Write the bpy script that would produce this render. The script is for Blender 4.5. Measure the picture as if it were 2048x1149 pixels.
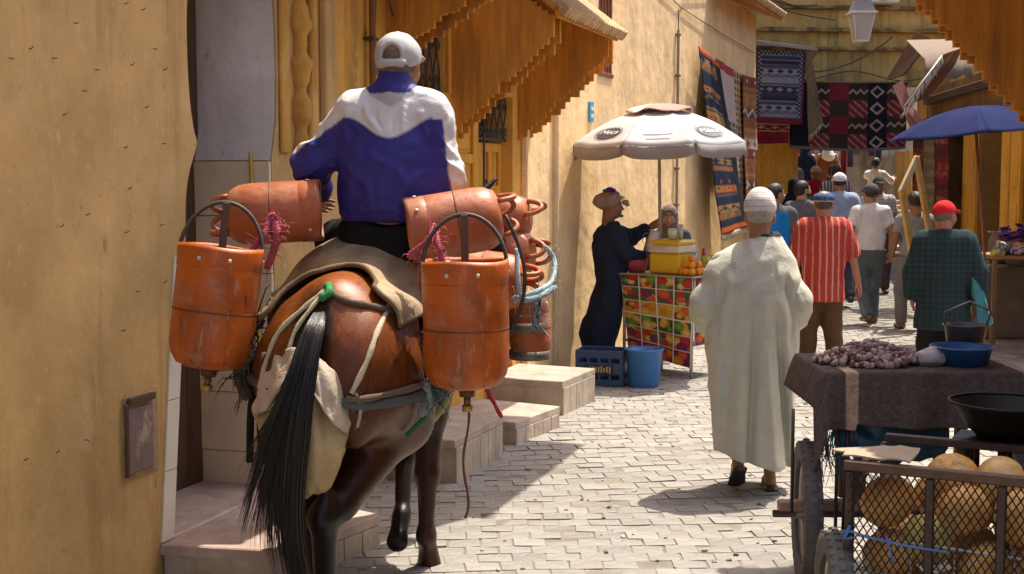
import bpy, bmesh, math, random
import numpy as np
from mathutils import Matrix, Vector
random.seed(7); RNG = np.random.default_rng(11)
S = bpy.context.scene
for _o in list(bpy.data.objects): bpy.data.objects.remove(_o)
COL = S.collection
R = math.radians
# ---------------------------------------------------------------- camera
FPX = 2700.0; CAMZ = 1.89; PITCH = math.atan(227.5 / FPX)
cam_d = bpy.data.cameras.new('camera'); cam = bpy.data.objects.new('camera', cam_d); COL.objects.link(cam)
cam_d.sensor_width = 36; cam_d.lens = FPX / 2048 * 36; cam_d.clip_end = 400; cam_d.clip_start = 0.05
cam.location = (0, 0, CAMZ); cam.rotation_euler = (math.pi / 2 - PITCH, 0, 0); S.camera = cam
# ---------------------------------------------------------------- sky and sun
SUN_EL = R(66); LIGHT = (-0.66, -0.75)            # the way sunlight travels over the ground
w = bpy.data.worlds.new('World'); S.world = w; w.use_nodes = True
nt = w.node_tree; bg = nt.nodes['Background']
sky = nt.nodes.new('ShaderNodeTexSky'); sky.sky_type = 'NISHITA'; sky.sun_disc = False
sky.sun_elevation = SUN_EL; sky.sun_rotation = math.atan2(-LIGHT[0], -LIGHT[1])
sky.dust_density = 4.0; sky.air_density = 0.8; sky.ozone_density = 0.6
nt.links.new(sky.outputs[0], bg.inputs[0]); bg.inputs[1].default_value = 0.13
sl = bpy.data.lights.new('sun', 'SUN'); sl.energy = 3.0; sl.angle = R(0.5); sl.color = (1, .91, .78)
so = bpy.data.objects.new('sun', sl); COL.objects.link(so); so.location = (0, 0, 20)
_d = Vector((LIGHT[0] * math.cos(SUN_EL), LIGHT[1] * math.cos(SUN_EL), -math.sin(SUN_EL)))
so.rotation_euler = _d.to_track_quat('-Z', 'Y').to_euler()
S.view_settings.view_transform = 'Standard'; S.view_settings.look = 'None'
S.view_settings.exposure = 1.28; S.view_settings.gamma = 1
S.render.engine = 'CYCLES'
S.cycles.use_denoising = True; S.cycles.max_bounces = 8; S.cycles.diffuse_bounces = 5
# ---------------------------------------------------------------- pixels to directions
_f = np.array([0, math.cos(PITCH), -math.sin(PITCH)]); _u = np.array([0, math.sin(PITCH), math.cos(PITCH)]); _r = np.array([1., 0, 0])
CP = np.array([0, 0, CAMZ])
def ray(px, py): return _f + (px - 1024) / FPX * _r + (574.5 - py) / FPX * _u
def at(px, py, d):                                # point at ground distance d
    v = ray(px, py); return CP + v * (d / v[1])
def gnd(px, py, z=0.0):
    v = ray(px, py); return CP + v * ((z - CAMZ) / v[2])
def onplane(px, py, q, n):
    v = ray(px, py); return CP + v * (np.dot(np.array(q) - CP, n) / np.dot(v, n))
# ---------------------------------------------------------------- left wall frame
class Frame:
    def __init__(s, a, b):
        s.a = np.array([a[0], a[1], 0.]); d = np.array([b[0] - a[0], b[1] - a[1], 0.]); s.L = np.linalg.norm(d)
        s.u = d / s.L; s.n = np.array([s.u[1], -s.u[0], 0])
    def __call__(s, t, p, z): return s.a + s.u * t + s.n * p + np.array([0, 0, z])
    def hit(s, px, py, p=0.0):
        q = onplane(px, py, s.a + s.n * p, s.n) - s.a; return float(np.dot(q, s.u)), float(q[2])
    def mat(s, t=0, p=0, z=0):                    # local x along the wall, y outward, z up (right handed: x=-u)
        m = np.eye(4); m[:3, 0] = s.u; m[:3, 1] = -s.n; m[:3, 2] = (0, 0, 1); m[:3, 3] = s(t, p, z); return m
LW = Frame((-1.60, 6.30), (0.35, 12.40)); LW2 = Frame((0.35, 12.40), (3.92, 22.0))
# ---------------------------------------------------------------- mesh building
class B:
    def __init__(s): s.v = []; s.f = []; s.c = []; s.n = 0; s.col = (1, 1, 1)
    def add(s, v, f, col=None):
        v = np.asarray(v, float).reshape(-1, 3); s.v.append(v)
        if isinstance(f, np.ndarray): s.f.extend((f + s.n).tolist())
        else: s.f.extend([[i + s.n for i in q] for q in f])
        c = np.asarray(s.col if col is None else col, float)
        s.c.append(np.broadcast_to(c, (len(v), 3)).copy()); s.n += len(v); return s
    def box(s, c, size, M=None, bev=0.0, col=None):
        x, y, z = [k / 2 for k in size]
        if bev <= 0:
            v = np.array([(i, j, k) for i in (-x, x) for j in (-y, y) for k in (-z, z)])
            f = [(0, 1, 3, 2), (4, 6, 7, 5), (0, 4, 5, 1), (2, 3, 7, 6), (0, 2, 6, 4), (1, 5, 7, 3)]
        else:
            b = bev; v = []; 
            for i in (-1, 1):
                for j in (-1, 1):
                    for k in (-1, 1):
                        v += [(i * x, j * (y - b), k * (z - b)), (i * (x - b), j * y, k * (z - b)), (i * (x - b), j * (y - b), k * z)]
            v = np.array(v)
            I = lambda i, j, k, a: ((i > 0) * 4 + (j > 0) * 2 + (k > 0)) * 3 + a
            f = []
            for i in (-1, 1):
                q = [I(i, -1, -1, 0), I(i, 1, -1, 0), I(i, 1, 1, 0), I(i, -1, 1, 0)]; f.append(q if i > 0 else q[::-1])
                q = [I(-1, i, -1, 1), I(1, i, -1, 1), I(1, i, 1, 1), I(-1, i, 1, 1)]; f.append(q[::-1] if i > 0 else q)
                q = [I(-1, -1, i, 2), I(1, -1, i, 2), I(1, 1, i, 2), I(-1, 1, i, 2)]; f.append(q if i > 0 else q[::-1])
                for j in (-1, 1):
                    q = [I(i, j, -1, 0), I(i, j, 1, 0), I(i, j, 1, 1), I(i, j, -1, 1)]; f.append(q if i * j < 0 else q[::-1])
                    q = [I(i, -1, j, 0), I(i, 1, j, 0), I(i, 1, j, 2), I(i, -1, j, 2)]; f.append(q if i * j > 0 else q[::-1])
                    q = [I(-1, i, j, 1), I(1, i, j, 1), I(1, i, j, 2), I(-1, i, j, 2)]; f.append(q if i * j < 0 else q[::-1])
                    for k in (-1, 1):
                        q = [I(i, j, k, 0), I(i, j, k, 1), I(i, j, k, 2)]; f.append(q if i * j * k > 0 else q[::-1])
        if M is not None: M = np.array(M); v = v @ M[:3, :3].T + (M[:3, 3] if M.shape[0] == 4 else 0)
        return s.add(v + np.asarray(c, float), f, col)
    def tube(s, pts, r, n=8, cap=True, col=None, flat=None):
        P = np.asarray(pts, float); m = len(P); r = np.broadcast_to(np.asarray(r, float), (m,))
        T = np.gradient(P, axis=0); T /= np.linalg.norm(T, axis=1)[:, None] + 1e-9
        up = np.array([0, 0, 1.]) if abs(T[0][2]) < .9 else np.array([1., 0, 0])
        V = []; N = np.cross(T[0], up); N /= np.linalg.norm(N)
        a = np.arange(n) * 2 * math.pi / n
        for i in range(m):
            N = N - T[i] * np.dot(N, T[i]); N /= np.linalg.norm(N) + 1e-9; Bn = np.cross(T[i], N)
            fl = 1 if flat is None else flat
            V.append(P[i] + r[i] * (np.cos(a)[:, None] * N + fl * np.sin(a)[:, None] * Bn))
        V = np.concatenate(V); f = []
        for i in range(m - 1):
            for j in range(n):
                k = (j + 1) % n; f.append((i * n + j, i * n + k, (i + 1) * n + k, (i + 1) * n + j))
        if cap: f.append(tuple(range(n))[::-1]); f.append(tuple(range((m - 1) * n, m * n)))
        return s.add(V, f, col)
    def cyl(s, a, b, r0, r1=None, n=16, col=None): return s.tube([a, b], [r0, r0 if r1 is None else r1], n, True, col)
    def lathe(s, prof, n=24, M=None, col=None, wob=None):
        prof = np.asarray(prof, float); m = len(prof); a = np.arange(n) * 2 * math.pi / n
        V = np.zeros((m, n, 3)); V[:, :, 0] = prof[:, :1] * np.cos(a); V[:, :, 1] = prof[:, :1] * np.sin(a); V[:, :, 2] = prof[:, 1:2]
        if wob is not None: V = wob(V)
        V = V.reshape(-1, 3)
        i = np.arange(m - 1)[:, None] * n; j = np.arange(n)[None]; k = (j + 1) % n
        f = np.stack([i + j, i + k, i + n + k, i + n + j], -1).reshape(-1, 4)
        if M is not None: M = np.array(M); V = V @ M[:3, :3].T + M[:3, 3]
        return s.add(V, f, col)
    def prism(s, poly, M, th, col=None):              # polygon in local x,z; thickness along local y from 0 to th
        poly = np.asarray(poly, float); m = len(poly); M = np.array(M)
        v = np.concatenate([np.stack([poly[:, 0], np.zeros(m), poly[:, 1]], 1), np.stack([poly[:, 0], np.full(m, th), poly[:, 1]], 1)])
        f = [tuple(range(m)), tuple(range(m, 2 * m))[::-1]] + [(i, i + m, (i + 1) % m + m, (i + 1) % m) for i in range(m)]
        return s.add(v @ M[:3, :3].T + M[:3, 3], f, col)
    def grid(s, V, col=None, closed=False):           # V (a,b,3)
        a, b = V.shape[:2]; i = np.arange(a - 1)[:, None]; j = np.arange(b if closed else b - 1)[None]; k = (j + 1) % b
        f = np.stack([i * b + j, i * b + k, (i + 1) * b + k, (i + 1) * b + j], -1).reshape(-1, 4)
        return s.add(V.reshape(-1, 3), f, None if col is None else np.asarray(col).reshape(-1, 3) if np.ndim(col) > 1 else col)
    def mesh(s, name, smooth=False):
        me = bpy.data.meshes.new(name); v = np.concatenate(s.v)
        me.from_pydata(v.tolist(), [], s.f); c = np.concatenate(s.c)
        if not np.allclose(c, 1):
            at_ = me.color_attributes.new('Col', 'FLOAT_COLOR', 'POINT')
            at_.data.foreach_set('color', np.concatenate([c, np.ones((len(c), 1))], 1).astype(np.float32).ravel())
        if smooth: me.polygons.foreach_set('use_smooth', [True] * len(me.polygons))
        me.update(); return me
WM = {}
def reg(o, M): WM[o.name] = np.array(M)
def empty(name, label, cat, loc=(0, 0, 0), rz=0.0, group=None):
    o = bpy.data.objects.new(name, None); COL.objects.link(o); o.location = tuple(loc); o.rotation_euler = (0, 0, rz); o.empty_display_size = .1
    o['label'] = label; o['category'] = cat
    if group: o['group'] = group
    reg(o, Matrix.Translation(Vector(tuple(loc))) @ Matrix.Rotation(rz, 4, 'Z')); return o
def obj(name, b, m, parent=None, smooth=False, local=False, label=None, cat=None, group=None, kind=None, sol=0, autos=None, sub=0, orig=None):
    if isinstance(b, B):
        if parent is not None and not local:
            Mi = np.linalg.inv(WM[parent.name]); b.v = [v @ Mi[:3, :3].T + Mi[:3, 3] for v in b.v]
        elif parent is None and orig is not None:
            b.v = [v - np.asarray(orig) for v in b.v]
        me = b.mesh(name, smooth)
    else: me = b
    o = bpy.data.objects.new(name, me); COL.objects.link(o)
    if orig is not None and parent is None: o.location = tuple(orig)
    if parent is not None: o.parent = parent; reg(o, WM[parent.name])
    else: reg(o, np.eye(4) if orig is None else np.array(Matrix.Translation(Vector(tuple(orig)))))
    if m is not None and not me.materials: me.materials.append(m)
    if label: o['label'] = label
    if cat: o['category'] = cat
    if group: o['group'] = group
    if kind: o['kind'] = kind
    if sol: k = o.modifiers.new('thick', 'SOLIDIFY'); k.thickness = sol; k.offset = 0
    if sub: k = o.modifiers.new('sub', 'SUBSURF'); k.levels = sub; k.render_levels = sub
    if autos is not None: me.set_sharp_from_angle(angle=R(autos))
    return o
def inst(name, me, parent, loc, rot=(0, 0, 0), scale=(1, 1, 1), **kw):   # shares mesh data
    o = bpy.data.objects.new(name, me); COL.objects.link(o); o.location = tuple(loc); o.rotation_euler = rot; o.scale = scale
    if parent is not None: o.parent = parent
    for k, v in kw.items(): o[k] = v
    return o
def copy_tree(o, parent=None):
    c = o.copy(); COL.objects.link(c); c.parent = parent
    for ch in list(o.children): copy_tree(ch, c)
    return c
# ---------------------------------------------------------------- noise
def _h(ix, iy, iz):
    n = (ix.astype(np.int64) * 374761393 + iy.astype(np.int64) * 668265263 + iz.astype(np.int64) * 2147483647) & 0x7fffffff
    n = ((n ^ (n >> 13)) * 1274126177) & 0x7fffffff
    return ((n ^ (n >> 16)) & 0xffff) / 65535.0
def vnoise(p):
    p = np.asarray(p, float); i = np.floor(p).astype(np.int64); f = p - i; f = f * f * (3 - 2 * f); o = 0
    for dx in (0, 1):
        for dy in (0, 1):
            for dz in (0, 1):
                wt = (f[:, 0] if dx else 1 - f[:, 0]) * (f[:, 1] if dy else 1 - f[:, 1]) * (f[:, 2] if dz else 1 - f[:, 2])
                o = o + wt * _h(i[:, 0] + dx, i[:, 1] + dy, i[:, 2] + dz)
    return o * 2 - 1
# ---------------------------------------------------------------- implicit bodies
def unit(v): v = np.asarray(v, float); return v / (np.linalg.norm(v) + 1e-12)
class SDF:
    def __init__(s): s.p = []
    def cap(s, a, b, ra, rb=None, k=.03, flat=None, op='u'):
        a = np.asarray(a, float); b = np.asarray(b, float); rb = ra if rb is None else rb
        def fn(P):
            ab = b - a; q = P - a; t = np.clip(q @ ab / (ab @ ab + 1e-12), 0, 1); dv = q - t[:, None] * ab; r = ra + (rb - ra) * t
            if flat is not None:
                n = unit(flat[0]); c = dv @ n; dv = dv + np.outer(c * (1 / flat[1] - 1), n)
                return (np.linalg.norm(dv, axis=1) - r) * min(1, flat[1])
            return np.linalg.norm(dv, axis=1) - r
        m = max(ra, rb) * max(1, flat[1] if flat else 1); s.p.append((fn, k, op, np.minimum(a, b) - m, np.maximum(a, b) + m)); return s
    def ell(s, c, r, k=.03, rot=None, op='u'):
        c = np.asarray(c, float); r = np.asarray(r, float); Rm = np.eye(3) if rot is None else np.array(rot)
        def fn(P):
            q = (P - c) @ Rm; k0 = np.linalg.norm(q / r, axis=1); k1 = np.linalg.norm(q / (r * r), axis=1) + 1e-9
            return k0 * (k0 - 1) / k1
        m = r.max(); s.p.append((fn, k, op, c - m, c + m)); return s
    def half(s, q, n, k=.0):                        # cut away the side the normal points to
        q = np.asarray(q, float); n = unit(n); s.p.append((lambda P: (P - q) @ n, k, 'i', None, None)); return s
    def _comb(s, A, Bv, k, op):
        if op == 'u':
            if k <= 0: return np.minimum(A, Bv)
            h = np.maximum(k - np.abs(A - Bv), 0) / k; return np.minimum(A, Bv) - h * h * k / 4
        if op == 's': Bv = -Bv
        if k <= 0: return np.maximum(A, Bv)
        h = np.maximum(k - np.abs(A - Bv), 0) / k; return np.maximum(A, Bv) + h * h * k / 4
    def ev(s, P):
        P = np.asarray(P, float); A = np.full(len(P), 9.)
        for fn, k, op, lo, hi in s.p: A = s._comb(A, fn(P), k, op)
        return A
    def mesh(s, h, smooth=1):
        lo = np.min([p[3] for p in s.p if p[2] == 'u'], axis=0) - 3 * h; hi = np.max([p[4] for p in s.p if p[2] == 'u'], axis=0) + 3 * h
        n = np.ceil((hi - lo) / h).astype(int) + 1; F = np.full(n, 1.0)
        ax = [lo[i] + h * np.arange(n[i]) for i in range(3)]
        for fn, k, op, l, u in s.p:
            if l is None: sl = tuple(slice(0, n[i]) for i in range(3))
            else: sl = tuple(slice(max(0, int((l[i] - k - 2.5 * h - lo[i]) / h)), min(n[i], int((u[i] + k + 2.5 * h - lo[i]) / h) + 2)) for i in range(3))
            g = np.stack(np.meshgrid(*[ax[i][sl[i]] for i in range(3)], indexing='ij'), -1); sh = g.shape[:3]
            if 0 in sh: continue
            F[sl] = s._comb(F[sl], fn(g.reshape(-1, 3)).reshape(sh), k, op)
        return snets(F, lo, h, smooth)
def snets(F, lo, h, smooth=1):
    n = np.array(F.shape); cs = n - 1; N = int(np.prod(cs)); ind = F < 0
    fl = []; ps = []; quads = []
    E = []
    for a in range(3):
        s0 = [slice(None)] * 3; s1 = [slice(None)] * 3; s0[a] = slice(0, -1); s1[a] = slice(1, None)
        x0 = F[tuple(s0)]; x1 = F[tuple(s1)]; cr = ind[tuple(s0)] != ind[tuple(s1)]
        idx = np.argwhere(cr); A = x0[cr]; Bv = x1[cr]; t = A / (A - Bv); pos = idx.astype(float); pos[:, a] += t
        o1, o2 = (a + 1) % 3, (a + 2) % 3; cells = []
        ok = np.ones(len(idx), bool)
        for d1, d2 in ((0, 0), (-1, 0), (-1, -1), (0, -1)):
            c = idx.copy(); c[:, o1] += d1; c[:, o2] += d2
            v = np.all((c >= 0) & (c < cs), axis=1); ok &= v
            lin = (np.clip(c[:, 0], 0, cs[0] - 1) * cs[1] + np.clip(c[:, 1], 0, cs[1] - 1)) * cs[2] + np.clip(c[:, 2], 0, cs[2] - 1)
            fl.append(lin[v]); ps.append(pos[v]); cells.append(lin)
        q = np.stack(cells, 1)[ok]; inside = (A < 0)[ok]
        q[~inside] = q[~inside][:, ::-1]; quads.append(q)
    fl = np.concatenate(fl); ps = np.concatenate(ps); u, inv = np.unique(fl, return_inverse=True)
    cnt = np.bincount(inv); V = np.stack([np.bincount(inv, ps[:, i]) / cnt for i in range(3)], 1)
    Q = np.searchsorted(u, np.concatenate(quads))
    for _ in range(smooth):
        e = np.concatenate([Q[:, [0, 1]], Q[:, [1, 2]], Q[:, [2, 3]], Q[:, [3, 0]]]); s_ = np.zeros_like(V); c_ = np.bincount(e[:, 0], minlength=len(V))
        for i in range(3): s_[:, i] = np.bincount(e[:, 0], V[e[:, 1], i], minlength=len(V))
        V = V * .4 + .6 * s_ / np.maximum(c_, 1)[:, None]
    return V * h + lo, Q
def vnormals(V, Q):
    n = np.cross(V[Q[:, 2]] - V[Q[:, 0]], V[Q[:, 3]] - V[Q[:, 1]]); o = np.zeros_like(V)
    for j in range(4):
        for i in range(3): o[:, i] += np.bincount(Q[:, j], n[:, i], minlength=len(V))
    return o / (np.linalg.norm(o, axis=1)[:, None] + 1e-12)
def folds(V, Q, amp, sc, seed=0, warp=.5):            # cloth folds: ridged, stretched noise pushed along the normal
    N = vnormals(V, Q); P = V + seed * 7.31; sc = np.asarray(sc, float)
    wv = np.stack([vnoise(P * 3 + 11), vnoise(P * 3 + 31), vnoise(P * 3 + 57)], 1) * warp * .1
    a = vnoise((P + wv) * sc); b = vnoise((P + wv * 1.5) * sc * 2.1 + 9)
    d = (1 - 2 * np.abs(a)) * .6 + b * .4
    return V + N * (amp * d)[:, None]
# ---------------------------------------------------------------- materials
_mc = {}
def mat(name, col=(.5, .5, .5), rough=.7, var=.2, scale=6., bump=.15, bscale=60., metal=0., vcol=False, sheen=0., stretch=(1, 1, 1), spec=.4, bstretch=None, bdist=.01, tint=None, dirt=None, dscale=3., damt=.5, trans=0., alpha=1., det=6., sss=0):
    if name in _mc: return _mc[name]
    m = bpy.data.materials.new(name); m.use_nodes = True; _mc[name] = m; t = m.node_tree; n = t.nodes; L = t.links
    b = n['Principled BSDF']; tc = n.new('ShaderNodeTexCoord'); mp = n.new('ShaderNodeMapping'); mp.inputs['Scale'].default_value = stretch
    L.new(tc.outputs['Object'], mp.inputs[0]); nz = n.new('ShaderNodeTexNoise'); nz.inputs['Scale'].default_value = scale; nz.inputs['Detail'].default_value = det; nz.inputs['Roughness'].default_value = .6
    L.new(mp.outputs[0], nz.inputs['Vector'])
    rp = n.new('ShaderNodeMapRange'); rp.inputs[1].default_value = .25; rp.inputs[2].default_value = .75; rp.inputs[3].default_value = 1 - var; rp.inputs[4].default_value = 1 + var
    L.new(nz.outputs[0], rp.inputs[0])
    mx = n.new('ShaderNodeVectorMath'); mx.operation = 'SCALE'; L.new(rp.outputs[0], mx.inputs['Scale'])
    if vcol:
        va = n.new('ShaderNodeVertexColor'); va.layer_name = 'Col'; L.new(va.outputs[0], mx.inputs[0])
    else: mx.inputs[0].default_value = col[:3]
    out = mx.outputs[0]
    def mixin(colr, sc, lo, hi, amt, st=(1, 1, 1)):
        nonlocal out
        mp2 = n.new('ShaderNodeMapping'); mp2.inputs['Scale'].default_value = st; mp2.inputs['Location'].default_value = (3.1, 1.7, 9.2); L.new(tc.outputs['Object'], mp2.inputs[0])
        z = n.new('ShaderNodeTexNoise'); z.inputs['Scale'].default_value = sc; z.inputs['Detail'].default_value = 8; z.inputs['Roughness'].default_value = .65; L.new(mp2.outputs[0], z.inputs['Vector'])
        q = n.new('ShaderNodeMapRange'); q.inputs[1].default_value = lo; q.inputs[2].default_value = hi; q.inputs[3].default_value = 0; q.inputs[4].default_value = amt; L.new(z.outputs[0], q.inputs[0])
        k = n.new('ShaderNodeMix'); k.data_type = 'RGBA'; L.new(q.outputs[0], k.inputs[0]); L.new(out, k.inputs[6]); k.inputs[7].default_value = (*colr, 1); out = k.outputs[2]
    if dirt is not None:
        for dd in (dirt if isinstance(dirt, list) else [(dirt, dscale, .5, .7, damt, (1, 1, 1))]): mixin(*dd)
    L.new(out, b.inputs['Base Color'])
    b.inputs['Roughness'].default_value = rough; b.inputs['Metallic'].default_value = metal; b.inputs['Specular IOR Level'].default_value = spec
    if sheen: b.inputs['Sheen Weight'].default_value = sheen
    if sss: b.inputs['Subsurface Weight'].default_value = sss; b.inputs['Subsurface Radius'].default_value = (.01, .004, .002)
    if trans: b.inputs['Transmission Weight'].default_value = trans
    if alpha < 1: b.inputs['Alpha'].default_value = alpha
    if bump:
        nb = n.new('ShaderNodeTexNoise'); nb.inputs['Scale'].default_value = bscale; nb.inputs['Detail'].default_value = 5
        mb = n.new('ShaderNodeMapping'); mb.inputs['Scale'].default_value = bstretch or stretch; L.new(tc.outputs['Object'], mb.inputs[0]); L.new(mb.outputs[0], nb.inputs['Vector'])
        bp = n.new('ShaderNodeBump'); bp.inputs['Strength'].default_value = bump; bp.inputs['Distance'].default_value = bdist; L.new(nb.outputs[0], bp.inputs['Height']); L.new(bp.outputs[0], b.inputs['Normal'])
    m['bsdf'] = 1; return m
CLOTH = mat('cloth', vcol=True, rough=.85, var=.1, scale=9, bump=.25, bscale=55, bdist=.014, spec=.12)
NYLON = mat('nylon', vcol=True, rough=.55, var=.08, scale=7, bump=.55, bscale=19, bdist=.016, spec=.25)
WOOL = mat('wool', vcol=True, rough=.95, var=.22, scale=60, bump=.5, bscale=170, bdist=.006, spec=.05)
SKIN = mat('skin', vcol=True, rough=.5, var=.12, scale=14, bump=.12, bscale=90, bdist=.004, spec=.4)
HAIR = mat('hair', vcol=True, rough=.55, var=.35, scale=40, bump=.5, bscale=120, bdist=.006)
PAINT = mat('painted', vcol=True, rough=.55, var=.12, scale=10, bump=.1, bscale=30)
PLASTIC = mat('plastic', vcol=True, rough=.38, var=.06, scale=6, bump=.05, bscale=20, spec=.5)
METAL = mat('dark_metal', vcol=True, rough=.5, metal=.6, var=.25, scale=25, bump=.15, bscale=60)
WOODV = mat('wood_v', vcol=True, rough=.7, var=.35, scale=5, stretch=(6, 6, .6), bump=.4, bscale=14, bstretch=(8, 8, .7), dirt=[((.12, .07, .03), 6, .52, .78, .5, (3, 3, .5))])
WOODH = mat('wood_h', vcol=True, rough=.7, var=.3, scale=5, stretch=(.8, 5, 5), bump=.3, bscale=14, bstretch=(1, 8, 8))
def plaster(name, col, dark, light, rough=.9, streak=.5, patch=.35, big=.25, crack=.5):
    m = mat(name, col, rough, var=.26, scale=1.9, det=12, bump=.55, bscale=5, bdist=.03, spec=.2, dirt=[
        (dark, .9, .46, .72, big, (1, 1, .8)), (dark, 2.6, .5, .72, streak, (1.6, 1.6, .16)),
        (light, 3.2, .56, .68, patch, (1, 1, .7)), (tuple(k * .35 for k in dark), 9, .64, .74, .6, (1, 1, .5)), (light, 22, .6, .68, .4, (1, 1, .6)), (dark, 45, .6, .7, .45, (1, 1, .7))])
    t = m.node_tree; n = t.nodes; L = t.links; b = n['Principled BSDF']; tc = [q for q in n if q.type == 'TEX_COORD'][0]
    nz = n.new('ShaderNodeTexNoise'); nz.inputs['Scale'].default_value = 2.2; nz.inputs['Detail'].default_value = 6; L.new(tc.outputs['Object'], nz.inputs['Vector'])
    ad = n.new('ShaderNodeVectorMath'); ad.operation = 'MULTIPLY_ADD'; L.new(nz.outputs['Color'], ad.inputs[0]); ad.inputs[1].default_value = (.55, .55, .55); L.new(tc.outputs['Object'], ad.inputs[2])
    vo = n.new('ShaderNodeTexVoronoi'); vo.feature = 'DISTANCE_TO_EDGE'; vo.inputs['Scale'].default_value = .75; L.new(ad.outputs[0], vo.inputs['Vector'])
    q = n.new('ShaderNodeMapRange'); q.inputs[1].default_value = 0; q.inputs[2].default_value = .004; q.inputs[3].default_value = crack; q.inputs[4].default_value = 0; L.new(vo.outputs['Distance'], q.inputs[0])
    g = n.new('ShaderNodeTexNoise'); g.inputs['Scale'].default_value = .8; L.new(tc.outputs['Object'], g.inputs['Vector']); gm = n.new('ShaderNodeMapRange'); gm.inputs[1].default_value = .54; gm.inputs[2].default_value = .66; L.new(g.outputs[0], gm.inputs[0])
    mu = n.new('ShaderNodeMath'); mu.operation = 'MULTIPLY'; L.new(q.outputs[0], mu.inputs[0]); L.new(gm.outputs[0], mu.inputs[1])
    k = n.new('ShaderNodeMix'); k.data_type = 'RGBA'; src = b.inputs['Base Color'].links[0].from_socket; L.new(mu.outputs[0], k.inputs[0]); L.new(src, k.inputs[6]); k.inputs[7].default_value = (*[c * .3 for c in dark], 1); L.new(k.outputs[2], b.inputs['Base Color'])
    return m
# ================================================================ SETTING
def gz(d):                                          # street rises gently beyond 17 m, then steps
    return max(0.0, (d - 17.0) * .045) if d < 24.2 else .324
PL_NEAR = plaster('plaster_near', (.61, .39, .155), (.30, .16, .06), (.74, .56, .30), streak=.75, patch=.35, big=.5, crack=.12)
PL_AMB = plaster('plaster_amber', (.70, .37, .075), (.26, .13, .04), (.78, .58, .28), streak=.8, patch=.55, big=.4)
PL_CRM = plaster('plaster_cream', (.82, .575, .30), (.50, .32, .15), (.86, .72, .50), streak=.4, patch=.3)
PL_WHT = plaster('plaster_white', (.80, .75, .68), (.36, .30, .25), (.78, .74, .68), streak=.35, patch=.4)
PL_YEL = plaster('plaster_yellow', (.52, .37, .13), (.09, .07, .045), (.62, .52, .30), streak=.95, patch=.3, big=.95)
TILE = mat('dado_tile', (.80, .66, .46), .32, var=.08, scale=2.5, bump=.06, bscale=8, dirt=[((.42, .3, .18), 3, .5, .75, .5, (1, 1, .6))])
TILEW = mat('border_tile', (.74, .68, .56), .35, var=.08, scale=3, bump=.05, dirt=[((.45, .34, .2), 4, .5, .75, .5, (1, 1, .4))])
STONE = mat('step_stone', (.40, .33, .265), .8, var=.25, scale=5, bump=.5, bscale=30, dirt=[((.25, .17, .12), 5, .5, .7, .6, (1, 1, 1)), ((.62, .56, .48), 8, .55, .7, .5, (1, 1, 1))])
PINK = mat('red_floor', (.42, .30, .25), .6, var=.25, scale=5, bump=.3, bscale=25, dirt=[((.55, .47, .42), 4, .48, .66, .75, (1, 1, 1))])
PAVE = mat('paver_stone', vcol=True, rough=.85, var=.2, scale=7, bump=.55, bscale=26, bdist=.012, spec=.25, dirt=[((.26, .22, .17), 1.1, .5, .72, .45, (1, 1, 1)), ((.38, .36, .33), 13, .56, .7, .5, (1, 1, 1)), ((.10, .085, .07), 6, .62, .74, .6, (1, 1, 1))])
DUST = mat('road_dust', (.20, .178, .145), .95, var=.3, scale=5, bump=.6, bscale=30)
WOOD_AMB = mat('amber_wood', (.58, .245, .028), .7, var=.38, scale=4, stretch=(5, 5, .5), bump=.35, bscale=9, bstretch=(6, 6, .6), dirt=[((.15, .06, .015), 2.2, .45, .75, .6, (2, 2, .35)), ((.55, .27, .06), 5, .55, .75, .5, (3, 3, .4))])
WOOD_DOOR = mat('door_wood', (.64, .28, .03), .55, var=.25, scale=4, stretch=(5, 5, .6), bump=.25, bscale=10, bstretch=(6, 6, .7), dirt=[((.22, .1, .03), 3, .5, .75, .5, (2, 2, .5))])
WOOD_DK = mat('dark_wood', (.10, .055, .028), .7, var=.4, scale=5, stretch=(5, 5, .5), bump=.4, bscale=10)
RTILE = mat('roof_tile', (.50, .33, .16), .8, var=.4, scale=9, bump=.5, bscale=30, dirt=[((.2, .12, .06), 6, .5, .7, .6, (1, 1, 1))])
IRON = mat('iron', (.07, .06, .05), .6, metal=.4, var=.3, scale=20, bump=.2)
GLASS_DK = mat('dark_glass', (.02, .02, .022), .15, var=.1, bump=0, spec=.6)

# ---- road: one sheet to the horizon, pavers above it
b = B()
gy = [-40, 0, 4, 17, 19, 21, 24.2, 24.21, 90]; zz = [0, 0, 0, 0, .09, .18, .324, .324, .324]
V = np.zeros((len(gy), 5, 3))
for i, y in enumerate(gy):
    for j, x in enumerate((-60, -5, 2, 10, 60)): V[i, j] = (x, y, zz[i] - .0035)
road = obj('road', b.grid(V), DUST, kind='structure')
def paver_v(x, y, wx, wy, z, ang, jit):
    c, s_ = math.cos(ang), math.sin(ang); q = []
    for (hx, hy, k) in ((wx / 2, wy / 2, -.03), (wx / 2 - .0035, wy / 2 - .0035, 0)):
        for sx, sy in ((-1, -1), (1, -1), (1, 1), (-1, 1)): q.append((sx * hx * c - sy * hy * s_, sx * hx * s_ + sy * hy * c, k))
    return np.array(q) + np.array((x, y, z)) + np.concatenate([np.zeros((4, 3)), jit])
PF = [(0, 1, 5, 4), (1, 2, 6, 5), (2, 3, 7, 6), (3, 0, 4, 7), (4, 5, 6, 7)]
row_a = R(5); pv = []
rd, cw = .142, .168
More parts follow.
